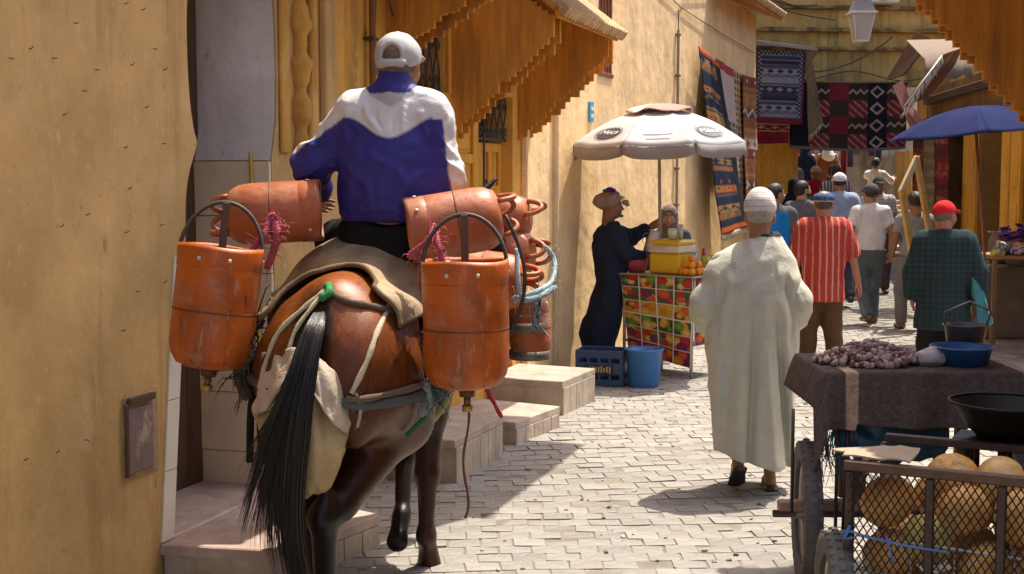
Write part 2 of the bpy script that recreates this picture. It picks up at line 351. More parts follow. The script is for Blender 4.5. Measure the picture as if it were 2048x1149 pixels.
for i in range(-10, 160):
    off = (i % 2) * .5 * cw + RNG.normal(0, .012)
    for j in range(-45, 56):
        wx = cw - .004; x0 = j * cw + off; y0 = 5.2 + i * rd
        x = x0 * math.cos(row_a) - (y0 - 5) * math.sin(row_a) * -.0 + .0; y = y0 + x0 * math.sin(row_a) + .05 * math.sin(x0 * 1.7 + i * .21)
        x += .33 * max(0, y - 12) * .5
        if y < 5.0 or y > 24: continue
        tl = np.dot(np.array([x, y, 0]) - LW.a, LW.n) if y < 12.4 else np.dot(np.array([x, y, 0]) - LW2.a, LW2.n)
        px = 1024 + FPX * x / y
        if tl < .05 or px > 2200 or px < 380: continue
        pv.append((y, x, wx + RNG.normal(0, .002), rd - .004 + RNG.normal(0, .0015), gz(y) + RNG.normal(0, .0018) - (.006 if RNG.random() < .03 else 0), row_a + math.atan(.085 * math.cos(x0 * 1.7 + i * .21)) + RNG.normal(0, .010), px))
pv.sort(); ppx = lambda q: 347 + CAMZ * FPX / q[0]
indiv = [q for q in pv if ppx(q) < 1158 and 700 < q[6] < 1640][:300]; ids = set(id(q) for q in indiv)
pcol = lambda: np.array((.265, .25, .222)) * (1 + RNG.normal(0, .07)) * (1 + RNG.normal(0, .008, 3))
templ = []
for k in range(12):
    bb = B(); bb.col = pcol(); bb.add(paver_v(0, 0, cw - .004 + RNG.normal(0, .003), rd - .004 + RNG.normal(0, .003), 0, 0, RNG.normal(0, .0022, (4, 3))), PF)
    me = bb.mesh('paver'); me.materials.append(PAVE); templ.append(me)
for q in indiv: inst('paver', random.choice(templ), road, (q[1], q[0], q[4]), (RNG.normal(0, .004), RNG.normal(0, .004), q[5]))
b = B()
for q in pv:
    if id(q) in ids: continue
    b.add(paver_v(q[1], q[0], q[2], q[3], q[4], q[5], RNG.normal(0, .0018, (4, 3))), PF, pcol())
obj('paver_field', b, PAVE, road, kind='stuff')

# ---- wall sheet with openings
def wall_holes(b, fr, t0, t1, z0, z1, holes, depth=.22):
    ts = sorted({t0, t1, *[h[0] for h in holes], *[h[1] for h in holes]}); zs = sorted({z0, z1, *[h[2] for h in holes], *[h[3] for h in holes]})
    for a, c in zip(ts, ts[1:]):
        for e, g in zip(zs, zs[1:]):
            if any(h[0] <= a and c <= h[1] and h[2] <= e and g <= h[3] for h in holes): continue
            b.add([fr(a, 0, e), fr(c, 0, e), fr(c, 0, g), fr(a, 0, g)], [(0, 1, 2, 3)])
    for h in holes:
        A, C, D, G = h
        for (p, q) in (((A, D), (A, G)), ((A, G), (C, G)), ((C, G), (C, D)), ((C, D), (A, D))):
            b.add([fr(p[0], 0, p[1]), fr(q[0], 0, q[1]), fr(q[0], -depth, q[1]), fr(p[0], -depth, p[1])], [(0, 1, 2, 3)])
    for (a, p) in ((t0, 0), (t1, 0)): b.add([fr(a, 0, z0), fr(a, -4, z0), fr(a, -4, z1), fr(a, 0, z1)], [(0, 1, 2, 3)])
    b.add([fr(t0, 0, z1), fr(t1, 0, z1), fr(t1, -4, z1), fr(t0, -4, z1)], [(0, 1, 2, 3)])
def fbox(b, fr, t, p, z, st, sp, sz, bev=0, col=None): b.box(fr(t, p, z), (st, sp, sz), fr.mat()[:3, :3], bev, col)

# ---- house at the left edge with the horseshoe doorway
hA = empty('corner_house', 'ochre plastered house at left edge with horseshoe arched tiled doorway', 'house', LW(-2, -.3, 0))
ep = [(-.03, -.3), (-.03, .18), (.09, 1.2), (.14, 1.57), (.15, 1.76), (.19, 1.9), (.26, 2.03), (.235, 2.1), (.205, 2.24), (.19, 2.45), (.2, 2.71), (.27, 2.95), (.42, 3.15), (.63, 3.24), (.84, 3.15), (1.0, 2.98), (1.07, 2.81), (1.09, 2.42), (1.075, 2.15), (1.02, 1.96), (1.03, 1.5), (1.05, .8), (1.06, -.3)]
ep = [(t - .0, z) for t, z in ep]
def smooth_poly(p, n=5):
    out = []
    for i in range(len(p) - 1):
        p0 = p[max(i - 1, 0)]; p1 = p[i]; p2 = p[i + 1]; p3 = p[min(i + 2, len(p) - 1)]
        for k in range(n):
            u = k / n; out.append(tuple(.5 * (2 * p1[j] + (p2[j] - p0[j]) * u + (2 * p0[j] - 5 * p1[j] + 4 * p2[j] - p3[j]) * u * u + (3 * p1[j] - p0[j] - 3 * p2[j] + p3[j]) * u ** 3) for j in (0, 1)))
    return out + [p[-1]]
eps = ep[:2] + smooth_poly(ep[1:19], 4)[1:] + ep[19:]
poly = [(-9, -.3)] + eps + [(1.95, -.3), (1.95, 6.2), (-9, 6.2)]
obj('wall', B().prism(poly, LW.mat(), .52), PL_NEAR, hA)
b = B(); b.prism([(-9, 0), (1.9, 0), (1.9, .16), (-9, .16)], LW.mat(0, 1.0, 4.7), 1.1); obj('shade_eave', b, WOOD_AMB, hA)  # unseen eave, sized to keep the near wall in shade
# far jamb of the doorway, facing the street's near end: white plaster above, big tiles below
prof = [(t, z) for t, z in eps if t > .7 and z > 1.95 and z < 3.1]; prof = sorted(prof, key=lambda q: q[1])
V = np.array([[LW(t - .012, -.004 - q * .5, z) for q in (0, .34, .67, 1)] for t, z in prof]); obj('jamb_panel', B().grid(V), PL_WHT, hA, True)
for i, (z0, z1) in enumerate(((.17, .36), (.36, .69), (.69, 1.02), (1.02, 1.35), (1.35, 1.66), (1.66, 1.955))):
    b = B(); th = np.interp((z0 + z1) / 2, [0, 2], [1.06, 1.02]); b.box(LW(th - .012, -.255, (z0 + z1) / 2), (.024, .5, z1 - z0 - .004), LW.mat()[:3, :3], .003); obj('tile', b, TILE, hA)
for i, (z0, z1) in enumerate(((.17, .5), (.5, .83), (.83, 1.16), (1.16, 1.5))):
    te = np.interp((z0 + z1) / 2, [.18, 1.2, 1.57], [-.03, .09, .14]); b = B(); q = np.interp([z0, z1], [.18, 1.2, 1.57], [-.03, .09, .14])
    b.prism([(q[0] - .10, z0 + .002), (q[0] + .002, z0 + .002), (q[1] + .002, z1 - .002), (q[1] - .10, z1 - .002)], LW.mat(0, .009, 0), .02); obj('tile', b, TILEW, hA)
door = obj('door', (lambda q: (fbox(q, LW, .56, -.50, 1.7, 1.2, .03, 3.2), q)[1])(B()), WOOD_DK, hA)
for k in range(6): b = B(); fbox(b, LW, .12 + k * .17, -.475, 1.7, .16, .03, 3.1, .004); obj('plank', b, WOOD_DK, door)
# plaster pilaster with beaded half column
for t, w_, p_, m_ in ((1.16, .1, .022, PL_AMB), (1.5, .09, .03, PL_AMB), (1.69, .15, .045, PL_NEAR), (1.86, .13, .02, PL_AMB)):
    b = B(); fbox(b, LW, t, p_ / 2, 4.1, w_, p_, 4.2, .008); obj('pilaster', b, m_, hA)
zz_ = np.linspace(1.98, 4.5, 130); b = B()
b.lathe([(.058 + .016 * math.sin(z * 26) + .006 * math.sin(z * 61), z) for z in zz_], 18, Matrix.Translation(Vector(LW(1.34, .01, 0)))); obj('beaded_column', b, PL_AMB, hA, True)
# meter hatch and nails
t0, z0 = LW.hit(280, 868); hatch = obj('meter_hatch', (lambda q: (fbox(q, LW, t0, .004, z0, .27, .016, .37, .004), q)[1])(B()), mat('rough_patch', (.42, .29, .17), .9, var=.3, scale=9, bump=.6, bscale=30, dirt=[((.15, .09, .06), 7, .48, .7, .7, (1, 1, 1))]), hA)
b = B(); fbox(b, LW, t0 - .02, .016, z0 - .015, .195, .012, .29, .003); obj('hatch_cover', b, mat('hatch_paint', (.22, .13, .12), .6, var=.3, scale=8, bump=.3, dirt=[((.50, .40, .28), 7, .54, .64, .9, (1.4, 1, .6)), ((.10, .10, .12), 4, .5, .7, .6, (1, 1, 1))]), hatch)
b = B(); fbox(b, LW, t0 - .015, .022, z0 + .165, .21, .02, .03, .004); obj('hatch_hinge', b, WOOD_DK, hatch)
b = B(); fbox(b, LW, t0 - .13, .018, z0 - .01, .022, .018, .33, .004); obj('hatch_edge', b, WOOD_DK, hatch)
nb = B(); nb.tube([(0, 0, 0), (0, -.011, .0), (0.011, -.014, .005)], .0022, 5); nme = nb.mesh('nail'); nme.materials.append(IRON)
for (x, y) in ((18, 117), (58, 98), (148, 47), (105, 117), (125, 230), (165, 182), (191, 140), (249, 8), (283, 20), (262, 130), (327, 140), (290, 215), (307, 98), (248, 296), (324, 288), (256, 378), (121, 453), (320, 451), (250, 465), (172, 430), (327, 566), (272, 584), (340, 645), (243, 662), (112, 905), (170, 880), (48, 920)):
    t, z = LW.hit(x, y); q = LW(t, .0, z); o = inst('nail', nme, hA, np.linalg.inv(WM[hA.name])[:3, :3] @ (q - WM[hA.name][:3, 3]), (0, RNG.uniform(-1, 1), math.atan2(LW.n[0], -LW.n[1])))
# yellow cane leaning in the doorway corner
# ---- amber house with door canopies
hB = empty('amber_house', 'amber house with carved wooden door canopies and grilled windows behind the rider', 'house', LW(4, -.3, 0))
holes = [(3.12, 3.66, 2.46, 2.90), (3.72, 4.32, .28, 2.42), (4.40, 5.27, .18, 2.52)]
b = B(); wall_holes(b, LW, 1.951, 6.42, -.3, 6.2, holes, .24); obj('wall', b, PL_AMB, hB)
b = B(); fbox(b, LW, 5.93, .03, 2.9, .86, .06, 6.2, .01); obj('corner_pilaster', b, PL_CRM, hB)
b = B(); fbox(b, LW, 6.30, .075, 2.9, .07, .07, 6.2, .02); obj('downpipe', b, plaster('pipe_plaster', (.6, .45, .27), (.2, .12, .06), (.7, .6, .45)), hB)
def grille(par, fr, t0, t1, z0, z1, p, n, col):
    c = ((t0 + t1) / 2, (z0 + z1) / 2); g = par
    for zr in (z0 + .012, z1 - .012): fb = B(); fbox(fb, fr, c[0], p, zr, t1 - t0, .02, .024); obj('rail', fb, IRON, par)
    for k in range(n):
        t = t0 + (t1 - t0) * (k + .5) / n; dt = (t1 - t0) / n; q = B()
        q.col = (1, 1, 1) if col is None else col
        zs = np.linspace(z0, z1, 13); q.tube([fr(t + dt * .42 * math.sin((z - z0) / (z1 - z0) * math.pi * 2) * (1 if k % 2 else -1), p + .006, z) for z in zs], .007, 5)
        for zc in (.22, .78): a = np.linspace(0, 2 * math.pi, 13); q.tube([fr(t + dt * .36 * math.cos(x), p + .01, z0 + (z1 - z0) * zc + dt * .36 * math.sin(x)) for x in a], .005, 4)
        obj('bar', q, IRON, g)
GC = (.42, .33, .2)
b = B(); fbox(b, LW, 3.39, -.23, 2.68, .56, .02, .46); win = obj('window', b, GLASS_DK, hB); grille(win, LW, 3.125, 3.655, 2.465, 2.895, -.04, 8, None)
for (t, z, st, sz) in ((3.39, 2.44, .64, .05), (3.69, 2.68, .05, .5)):
    b = B(); fbox(b, LW, t, .012, z, st, .05, sz, .006); obj('window_frame', b, WOOD_DOOR, win)
def panel_leaf(par, t0, t1, z0, z1, p, nt_, rows, name='door_leaf', mt=WOOD_DOOR):
    b = B(); fbox(b, LW, (t0 + t1) / 2, p - .012, (z0 + z1) / 2, t1 - t0, .024, z1 - z0, .003); lf = obj(name, b, mt, par)
    for k in range(nt_ + 1):
        t = t0 + .035 + (t1 - t0 - .07) * k / nt_; q = B(); fbox(q, LW, t, p + .014, (z0 + z1) / 2, .07, .026, z1 - z0 - .002, .005); obj('stile', q, mt, lf)
    for z in rows:
        for k in range(nt_):
            ta = t0 + .07 + (t1 - t0 - .07) * k / nt_; tb = t0 + (t1 - t0 - .07) * (k + 1) / nt_
            q = B(); fbox(q, LW, (ta + tb) / 2, p + .013, z, tb - ta - .002, .024, .075, .005); obj('rail', q, mt, lf)
    for za, zb in zip(rows, rows[1:]):
        for k in range(nt_):
            ta = t0 + .07 + (t1 - t0 - .07) * k / nt_; tb = t0 + (t1 - t0 - .07) * (k + 1) / nt_
            q = B(); fbox(q, LW, (ta + tb) / 2, p + .004, (za + zb) / 2, (tb - ta) * .72, .014, (zb - za - .075) * .8, .006); obj('panel', q, mt, lf)
    return lf
dY = mat('door_yellow', (.70, .34, .03), .5, var=.2, scale=4, stretch=(5, 5, .6), bump=.2, bscale=10, dirt=[((.3, .14, .03), 3, .5, .75, .5, (2, 2, .5))])
panel_leaf(hB, 3.72, 4.32, .28, 2.42, -.01, 1, (.32, .95, 1.55, 2.0, 2.38), mt=dY)
dd = panel_leaf(hB, 4.40, 5.27, .18, 2.14, -.12, 3, (.22, .8, 1.3, 1.75, 2.1))
b = B(); fbox(b, LW, 4.835, -.23, 2.33, .87, .02, .4); tr = obj('transom', b, GLASS_DK, hB); grille(tr, LW, 4.41, 5.26, 2.15, 2.515, -.06, 11, None)
b = B(); a = np.linspace(0, math.pi * 1.4, 10); b.tube([LW(4.36, .06, 2.2), LW(4.36, .06, 1.8)] + [LW(4.36 + .035 - .035 * math.cos(x), .06, 1.8 - .035 * math.sin(x)) for x in a], .011, 6); obj('door_hook', b, IRON, hB)
def canopy(par, t0, t1, pr, ztop, zw, zo, cheeks=(0, 1), name='door_canopy', fr=LW, seed=1, rise=.6, shift=.16, mt=WOOD_AMB):
    rg = np.random.default_rng(seed); q = B(); sl = rise / pr
    M = lambda t, p, z: fr(t, p, z)
    def slab(p0, p1, zoff, th, ta, tb):
        v = [M(t, p, ztop + (pr - p) * sl + zoff + k) for t in (ta, tb) for p in (p0, p1) for k in (0, th)]
        q.add(v, [(0, 1, 3, 2), (4, 6, 7, 5), (0, 4, 5, 1), (2, 3, 7, 6), (0, 2, 6, 4), (1, 5, 7, 3)])
    slab(0, pr + .06, .0, .03, t0 - .1, t1 + .1); cn = obj(name, q, mt, par)
    n = int((t1 - t0 + .2) / .085)
    for k in range(n):                                    # tiles in ridges over the deck
        t = t0 - .1 + (k + .5) * (t1 - t0 + .2) / n; tb = B(); p0, p1 = -.0, pr + .12
        tb.tube([M(t, p, ztop + (pr - p) * sl + .045) for p in np.linspace(p0, p1, 6)], [.046, .043, .046, .043, .047, .045], 8); obj('roof_tile', tb, RTILE, cn)
    for k in range(int((t1 - t0) / .16) + 1):             # rafters under the deck
        t = t0 + .04 + k * .16; rb = B(); v = [M(tt, p, ztop + (pr - p) * sl + z) for tt in (t - .022, t + .022) for p in (.02, pr + .02) for z in (-.06, -.002)]
        rb.add(v, [(0, 1, 3, 2), (4, 6, 7, 5), (0, 4, 5, 1), (2, 3, 7, 6), (0, 2, 6, 4), (1, 5, 7, 3)]); obj('rafter', rb, mt, cn)
    fb = B(); fbox(fb, fr, (t0 + t1) / 2, pr + .045, ztop - .03, t1 - t0 + .2, .03, .1, .004); obj('fascia', fb, mt, cn)
    for c in cheeks:
        tc = (t0, t1)[c]
        for lay in (0, 1):
            m = int(pr / .040)
            for k in range(m):
                p = (k + .5) * pr / m; fz = (k + .5) / m; zb = zw + (zo - zw) * fz ** 1.0 + rg.normal(0, .012) - lay * .03; zt = ztop + (pr - p) * sl - .065
                if zb > zt - .03: zb = zt - .03
                pb = B(); fbox(pb, fr, tc + lay * shift, p, (zb + zt) / 2, .037, pr / m - .0004, zt - zb, 0); obj('cheek_board', pb, mt, cn)
    return cn
canopy(hB, 3.80, 5.42, .78, 3.06, 2.16, 2.86, seed=3)
canopy(hB, 1.35, 2.62, .78, 3.35, 2.62, 3.12, cheeks=(1,), seed=5)
# unseen bay, added overhead to shade the doors and the street
b = B(); fbox(b, LW, 4.2, .9, 4.3, 2.1, 1.9, .12); ub = obj('shade_bay_floor', b, WOOD_AMB, hB)
b = B(); fbox(b, LW, 4.2, .9, 5.2, 2.0, 1.8, 1.66); obj('shade_bay', b, PL_AMB, hB)
pp = B(); pp.tube([LW(2.28, .045, 2.0), LW(2.28, .045, 6)], .022, 8); pipe = obj('drain_pipe', pp, mat('rust_pipe', (.23, .1, .035), .7, var=.3, scale=8), hB)
for z in (2.35, 2.72, 3.1): b = B(); fbox(b, LW, 2.28, .03, z, .09, .07, .02); obj('pipe_clip', b, IRON, pipe)
b = B(); b.tube([LW(2.36 + .03 * math.sin(k), .02, 2.0 + k * .12) for k in range(30)], .006, 5); b.tube([LW(2.42, .02, 3.2), LW(2.6, .05, 2.9), LW(2.9, .1, 2.7), LW(3.1, .02, 2.62)], .006, 5); obj('cable', b, IRON, hB)
# ---- long cream house
hC = empty('cream_house', 'long cream plastered house wall behind the juice stand', 'house', LW2(4, -.3, 0))
b = B(); wall_holes(b, LW2, .0, 10.3, -.3, 4.42, [(1.5, 2.0, 2.9, 4.2)], .2); obj('wall', b, PL_CRM, hC)
b = B(); wall_holes(b, LW2, .0, 6.9, 4.42, 6.0, [], .2); obj('upper_wall', b, PL_CRM, hC)
b = B(); fbox(b, LW2, 1.75, -.19, 3.55, .52, .02, 1.32); w1 = obj('window', b, GLASS_DK, hC)
for k in range(5): b = B(); b.cyl(LW2(1.53 + k * .11, -.01, 2.9), LW2(1.53 + k * .11, -.01, 4.2), .012, n=6, col=(.2, .05, .04)); obj('bar', b, PAINT, w1)
for z in (2.9, 3.35, 3.8): b = B(); fbox(b, LW2, 1.75, .0, z, .54, .03, .04, .004, (.22, .06, .05)); obj('rail', b, PAINT, w1)
b = B(); fbox(b, LW2, LW2.hit(1180, 222)[0], .012, 2.50, .13, .02, .2, .004, (.08, .3, .5)); pl_ = obj('house_plaque', b, PAINT, hC)
for z in (2.46, 2.53): b = B(); fbox(b, LW2, LW2.hit(1180, 222)[0], .024, z, .07, .004, .035, 0, (.6, .68, .72)); obj('plaque_figure', b, PAINT, pl_)
b = B(); b.tube([LW2(4.82, .03, z) for z in (1.2, 2.2, 3.2, 3.66)], .018, 8, col=(.30, .24, .16)); cd = obj('conduit', b, PAINT, hC)
for z in (1.5, 1.95, 2.6, 3.1, 3.6): b = B(); fbox(b, LW2, 4.82, .03, z, .07, .06, .03, .004, (.2, .16, .12)); obj('conduit_clip', b, PAINT, cd)
b = B(); b.tube([LW2(4.82, .03, 3.66), LW2(4.86, .02, 3.9), LW2(5.2, .02, 4.1), LW2(6.8, .02, 4.3)], .007, 5); b.tube([LW2(2.4, .02, 4.4), LW2(3.6, .02, 4.1), LW2(5.0, .02, 3.95), LW2(7.4, .03, 3.86), LW2(10, .03, 3.8)], .006, 5); obj('cable', b, IRON, hC)
fb = B(); v = [LW2(t, p, z) for t in (6.7, 10.6) for p, z in ((.38, 4.34), (.38, 4.39), (-1.5, 5.2), (-1.5, 5.1))]; fb.add(v, [(0, 1, 2, 3), (4, 7, 6, 5), (0, 4, 5, 1), (1, 5, 6, 2), (3, 2, 6, 7), (0, 3, 7, 4)]); rf = obj('roof', fb, WOOD_AMB, hC)
for k in range(34): t = 6.75 + k * .113; b = B(); b.tube([LW2(t, .44 - q * 1.9, 4.42 + q * .8) for q in (0, .5, 1)], .055, 8); obj('roof_tile', b, RTILE, rf)
# small damp stains come from the plaster itself; a flaked patch of darker base coat by the corner
# ---- steps at the doors
def step(poly, z0, z1, label, over=.03, mt=STONE, base=TILEW):
    poly = np.array(poly); c = poly.mean(0); root = empty('door_step', label, 'step', (c[0], c[1], 0), group='door steps along the left wall')
    def ext(pl, za, zb, bev=.006):
        b = B(); m = len(pl); cc = pl.mean(0); ins = cc + (pl - cc) * (1 - bev * 2.5)
        v = [(x, y, za) for x, y in pl] + [(x, y, zb - bev) for x, y in pl] + [(x, y, zb) for x, y in ins]
        return b.add(v, [tuple(range(m))[::-1], tuple(range(2 * m, 3 * m))] + [(i, (i + 1) % m, (i + 1) % m + m, i + m) for i in range(m)] + [(i + m, (i + 1) % m + m, (i + 1) % m + 2 * m, i + 2 * m) for i in range(m)])
    obj('step_slab', ext(c + (poly - c) * (1 + over), z1 - .05, z1), mt, root); obj('step_base', ext(poly, z0, z1 - .05, 0), base, root)
    q0, q1 = poly[0], poly[1]; L_ = np.linalg.norm(q1 - q0); e = (q1 - q0) / L_; nn = np.array([e[1], -e[0]])
    nn = nn if np.dot(nn, c - q0) < 0 else -nn
    nt_ = max(2, int(L_ / .13)); M3 = np.array([[e[0], nn[0], 0], [e[1], nn[1], 0], [0, 0, 1]])
    for k in range(nt_):
        q = q0 + e * L_ * (k + .5) / nt_ + nn * .006; b = B(); b.box((q[0], q[1], (z0 + z1 - .05) / 2), (L_ / nt_ - .006, .016, z1 - .06 - z0), M3, .003); obj('tile', b, base, root)
    return root
SB = mat('step_tile', (.44, .36, .27), .7, var=.25, scale=6, bump=.4, bscale=25, dirt=[((.24, .17, .11), 4, .48, .7, .7, (1, 1, .6)), ((.64, .56, .45), 9, .55, .7, .5, (1, 1, .4))])
W2 = lambda t, p: LW(t, p, 0)[:2]
step([(-1.056, 6.08), (-.68, 6.73), W2(.95, .012), W2(-.12, .012)], -.01, .165, 'wide stone slab below the horseshoe doorway beside the mule', mt=PINK, base=SB)
b = B(); thr = obj('threshold', (lambda q: (q.box(LW(.55, -.27, .1), (1.2, .56, .16), LW.mat()[:3, :3], .01), q)[1])(b), PINK, hA)
step([(-.352, 8.13), (-.073, 8.95), W2(3.05, .012), W2(2.1, .012)], -.01, .27, 'high tiled stone step behind the mule under the amber house', base=SB)
step([(.02, 9.31), (.343, 9.95), W2(4.22, .012), W2(3.45, .012)], -.01, .16, 'low stone step in front of the panelled door', base=SB)
step([(.39, 10.46), (.68, 11.15), W2(5.4, .012), W2(4.6, .012)], -.01, .27, 'cream stone step farthest along, near the blue crate', base=SB)

# ---- back building across the street and the passage under it
hD = empty('gate_house', 'weathered yellow building across the street end above the hanging rugs', 'building', (5.5, 23.6, 0))
FD = Frame((3.55, 23.3), (9.5, 23.9))
b = B(); wall_holes(b, FD, 0, 6.2, 3.42, 7.2, [], .3)
b.add([FD(0, 0, 3.42), FD(6.2, 0, 3.42), FD(6.2, -.7, 3.42), FD(0, -.7, 3.42)], [(0, 1, 2, 3)]); obj('wall', b, PL_YEL, hD)
for t, w_ in ((.7, 1.4), (5.0, 2.4)): b = B(); fbox(b, FD, t, -.35, 1.6, w_, .7, 3.66); obj('pier', b, PL_AMB, hD)
for z, p_, h_ in ((4.72, .10, .07), (4.34, .12, .08), (4.02, .09, .06), (5.0, .1, .06)): b = B(); fbox(b, FD, 2.6, p_ / 2, z, 5.2, p_, h_, .012); obj('beam', b, mat('old_beam', (.16, .10, .045), .9, var=.5, scale=7, bump=.5, bscale=20, dirt=[((.42, .28, .1), 4, .48, .62, .8, (1, 1, 1))]), hD)
b = B(); fbox(b, FD, 1.0, .025, 1.55, .60, .05, 2.6, .006); od = obj('orange_door', b, dY, hD)
for z in (.9, 1.75, 2.45): b = B(); fbox(b, FD, 1.0, .055, z, .4, .02, .5, .006); obj('panel', b, dY, od)
b = B(); fbox(b, FD, 2.72, .2, 4.98, .6, .3, .42, .02, (.62, .6, .55)); ac = obj('air_conditioner', b, PAINT, hD)
b = B(); a = np.linspace(0, 2 * math.pi, 20)
for r_ in (.16, .11, .06): b.tube([FD(2.72 + r_ * math.cos(x), .36, 4.98 + r_ * math.sin(x)) for x in a], .008, 5, col=(.12, .12, .12))
obj('fan_grille', b, PAINT, ac)
b = B()
for k, (za, zb, sag) in enumerate(((5.2, 4.75, .5), (5.4, 4.7, .7), (5.0, 4.5, .25), (5.5, 4.75, 1.0))):
    u = np.linspace(0, 1, 14); b.tube([FD(.05 + 1.6 * x * (1 + .1 * k), .15, za + (zb - za) * x - sag * 4 * x * (1 - x) * .35) for x in u], .011, 5)
u = np.linspace(0, 1, 16); b.tube([FD(1.0 + 1.9 * x, .35, 3.65 + .55 * x - .25 * 4 * x * (1 - x)) for x in u], .013, 5); b.tube([FD(.9 + 2.6 * x, .2, 3.55 - .08 * math.sin(x * 9)) for x in u], .01, 5)
obj('cable', b, IRON, hD)
# steps rising beyond the passage
stairs = empty('street_stairs', 'pale stone steps climbing beyond the passage under the rugs', 'steps', (6.5, 25.5, .3))
for k in range(10):
    b = B(); y = 25.2 + k * .62; b.box((6.6, y + 2.0, .3 + .065 * (k + 1) - .25), (6.5, 4.2 if k == 9 else 4.0, .5 + .065 * (k + 1) - .0), None, .012); b.v[-1][:, 1] += 0
    obj('step', b, STONE, stairs)
gz2 = lambda d: gz(d) if d < 25.2 else .3 + .065 * (int((d - 25.2) / .62) + 1) + .0325 * (int((d - 25.2) / .62) + 1) if d < 31 else 1.28
mw = empty('market_wall', 'stone market front hung with clothes beyond the passage', 'building', (7, 33.5, 1))
FM = Frame((2.5, 33.2), (13, 33.8)); b = B(); wall_holes(b, FM, 0, 10.5, 0, 9, [], .2); obj('wall', b, plaster('market_stone', (.58, .48, .32), (.12, .09, .06), (.6, .5, .36), streak=.7, patch=.6, big=.8), mw)
for k in range(22):
    t = 3.0 + k * .17; z = 2.9 + RNG.normal(0, .05); h_ = RNG.uniform(.5, 1.1); b = B(); c_ = [(.7, .68, .62), (.3, .03, .04), (.1, .08, .07), (.35, .2, .1), (.5, .45, .35), (.25, .05, .2), (.06, .06, .08)][k % 7]
    V = np.array([[FM(t + x * .14, .3 + .04 * math.sin(x * 14 + k), z - y * h_) for x in np.linspace(0, 1, 8)] for y in np.linspace(0, 1, 6)]); obj('hung_garment', b.grid(V, c_), CLOTH, mw, True, sol=.01)
b = B(); fbox(b, FM, 4.8, .32, 2.97, 4.2, .04, .05, 0, (.1, .07, .04)); obj('hanging_rail', b, PAINT, mw)
for (xa, ya, xb, yb, lab) in ((3.9, 24.9, 4.6, 33.3, 'passage side wall left'), (8.6, 24.9, 9.4, 33.3, 'passage side wall right')):
    fr = Frame((xa, ya), (xb, yb)); b = B()
    for p0 in (0, 1): pass
    b.prism([(0, -.2), (fr.L, -.2), (fr.L, 2.4), (0, 2.4)], fr.mat(), .3 if xa < 5 else -.3)
    obj('side_wall', b, PL_AMB, mw)

# ---- right side: shop row, and the near house with its canopy
hE = empty('shop_row', 'row of dim shops with orange doors behind the blue umbrella', 'shops', (6.3, 17, 0))
FE = Frame((7.05, 22.9), (5.75, 12.6)); FE.n = -FE.n if FE.n[0] > 0 else FE.n
def FEm(t, p, z): return FE(t, p, z)
b = B(); wall_holes(b, FE, -.4, 10.4, -.3, 3.3, [(1.2, 3.0, .0, 2.5), (4.0, 5.4, 0, 2.6), (6.6, 8.2, 0, 2.6)], 1.0); obj('wall', b, plaster('plaster_brown', (.30, .165, .05), (.10, .05, .02), (.42, .28, .12), streak=.7, patch=.4, big=.6), hE)
b = B(); b.add([FE(t, -1.0, z) for t, z in ((-.4, -.3), (10.4, -.3), (10.4, 3.3), (-.4, 3.3))], [(0, 1, 2, 3)]); obj('back_wall', b, WOOD_DK, hE)
b = B(); b.add([FE(t, -2.4, z) for t, z in ((-.4, 3.0), (10.4, 3.0), (10.4, 6.2), (-.4, 6.2))], [(0, 1, 2, 3)]); obj('upper_wall', b, PL_YEL, hE)
MR = np.stack([FE.u, -FE.n, [0, 0, 1]], 1)
for (t, w_, m_) in ((3.25, .42, dY), (3.72, .42, WOOD_DOOR), (5.65, .4, dY), (6.2, .5, dY), (8.5, .6, dY)):
    b = B(); b.box(FE(t, .03, 1.25), (w_, .05, 2.5), MR, .006); lf = obj('door_leaf', b, m_, hE)
    for z in (.5, 1.25, 2.0): b = B(); b.box(FE(t, .06, z), (w_ * .66, .02, .55), MR, .006); obj('panel', b, m_, lf)
for z in (2.75, 3.1): b = B(); b.box(FE(4.8, .06, z), (9.8, .1, .12), MR, .01); obj('beam', b, WOOD_DK, hE)
hF = empty('near_house', 'house at right edge whose stepped wooden canopy hangs over the carts', 'house', (4, 4, 0))
FF = Frame((3.32, 7.25), (3.32, -7.0))            # street face looks to the left
b = B(); b.prism([(0, -.3), (FF.L, -.3), (FF.L, 4.3), (0, 4.3)], FF.mat(), -1.0 if FF.n[0] > 0 else 1.0); obj('wall', b, PL_AMB, hF)
cnp = canopy(hF, -.05, 2.2, 1.28, 3.12, 1.55, 2.92, cheeks=(0,), seed=8, fr=FF, rise=.35, shift=.12)
b = B(); b.box(FF(.0, .44, 2.52), (.10, .2, .42), None, .012, (.012, .011, .01)); obj('lamp_box', b, PAINT, hF)
# litter and grit trodden into the street
b = B(); rg = np.random.default_rng(31)
for k in range(520):
    d = rg.uniform(6.3, 16); px_ = rg.uniform(700, 1900); x = (px_ - 1024) / FPX * d
    if np.dot(np.array([x, d, 0]) - LW.a, LW.n) < .3: continue
    s_ = abs(rg.normal(0, .006)) + .003; b.box((x, d, gz(d) + s_ * .3), (s_ * 2, s_ * rg.uniform(1, 2.4), s_ * .9), np.array(Matrix.Rotation(rg.uniform(0, 6), 3, 'Z') @ Matrix.Rotation(rg.uniform(-.4, .4), 3, 'X')), 0, [(.30, .26, .2), (.14, .11, .08), (.42, .40, .36), (.22, .17, .10)][k % 4])
obj('street_grit', b, PAINT, road, kind='stuff')
b = B(); b.tube([LW(.98, -.06, .7), LW(.97, -.1, 2.0)], .011, 8, col=(.55, .36, .04)); obj('yellow_cane', b, PAINT, None, True, orig=LW(.98, -.06, .7), label='thin yellow cane standing in the tiled doorway', cat='cane')
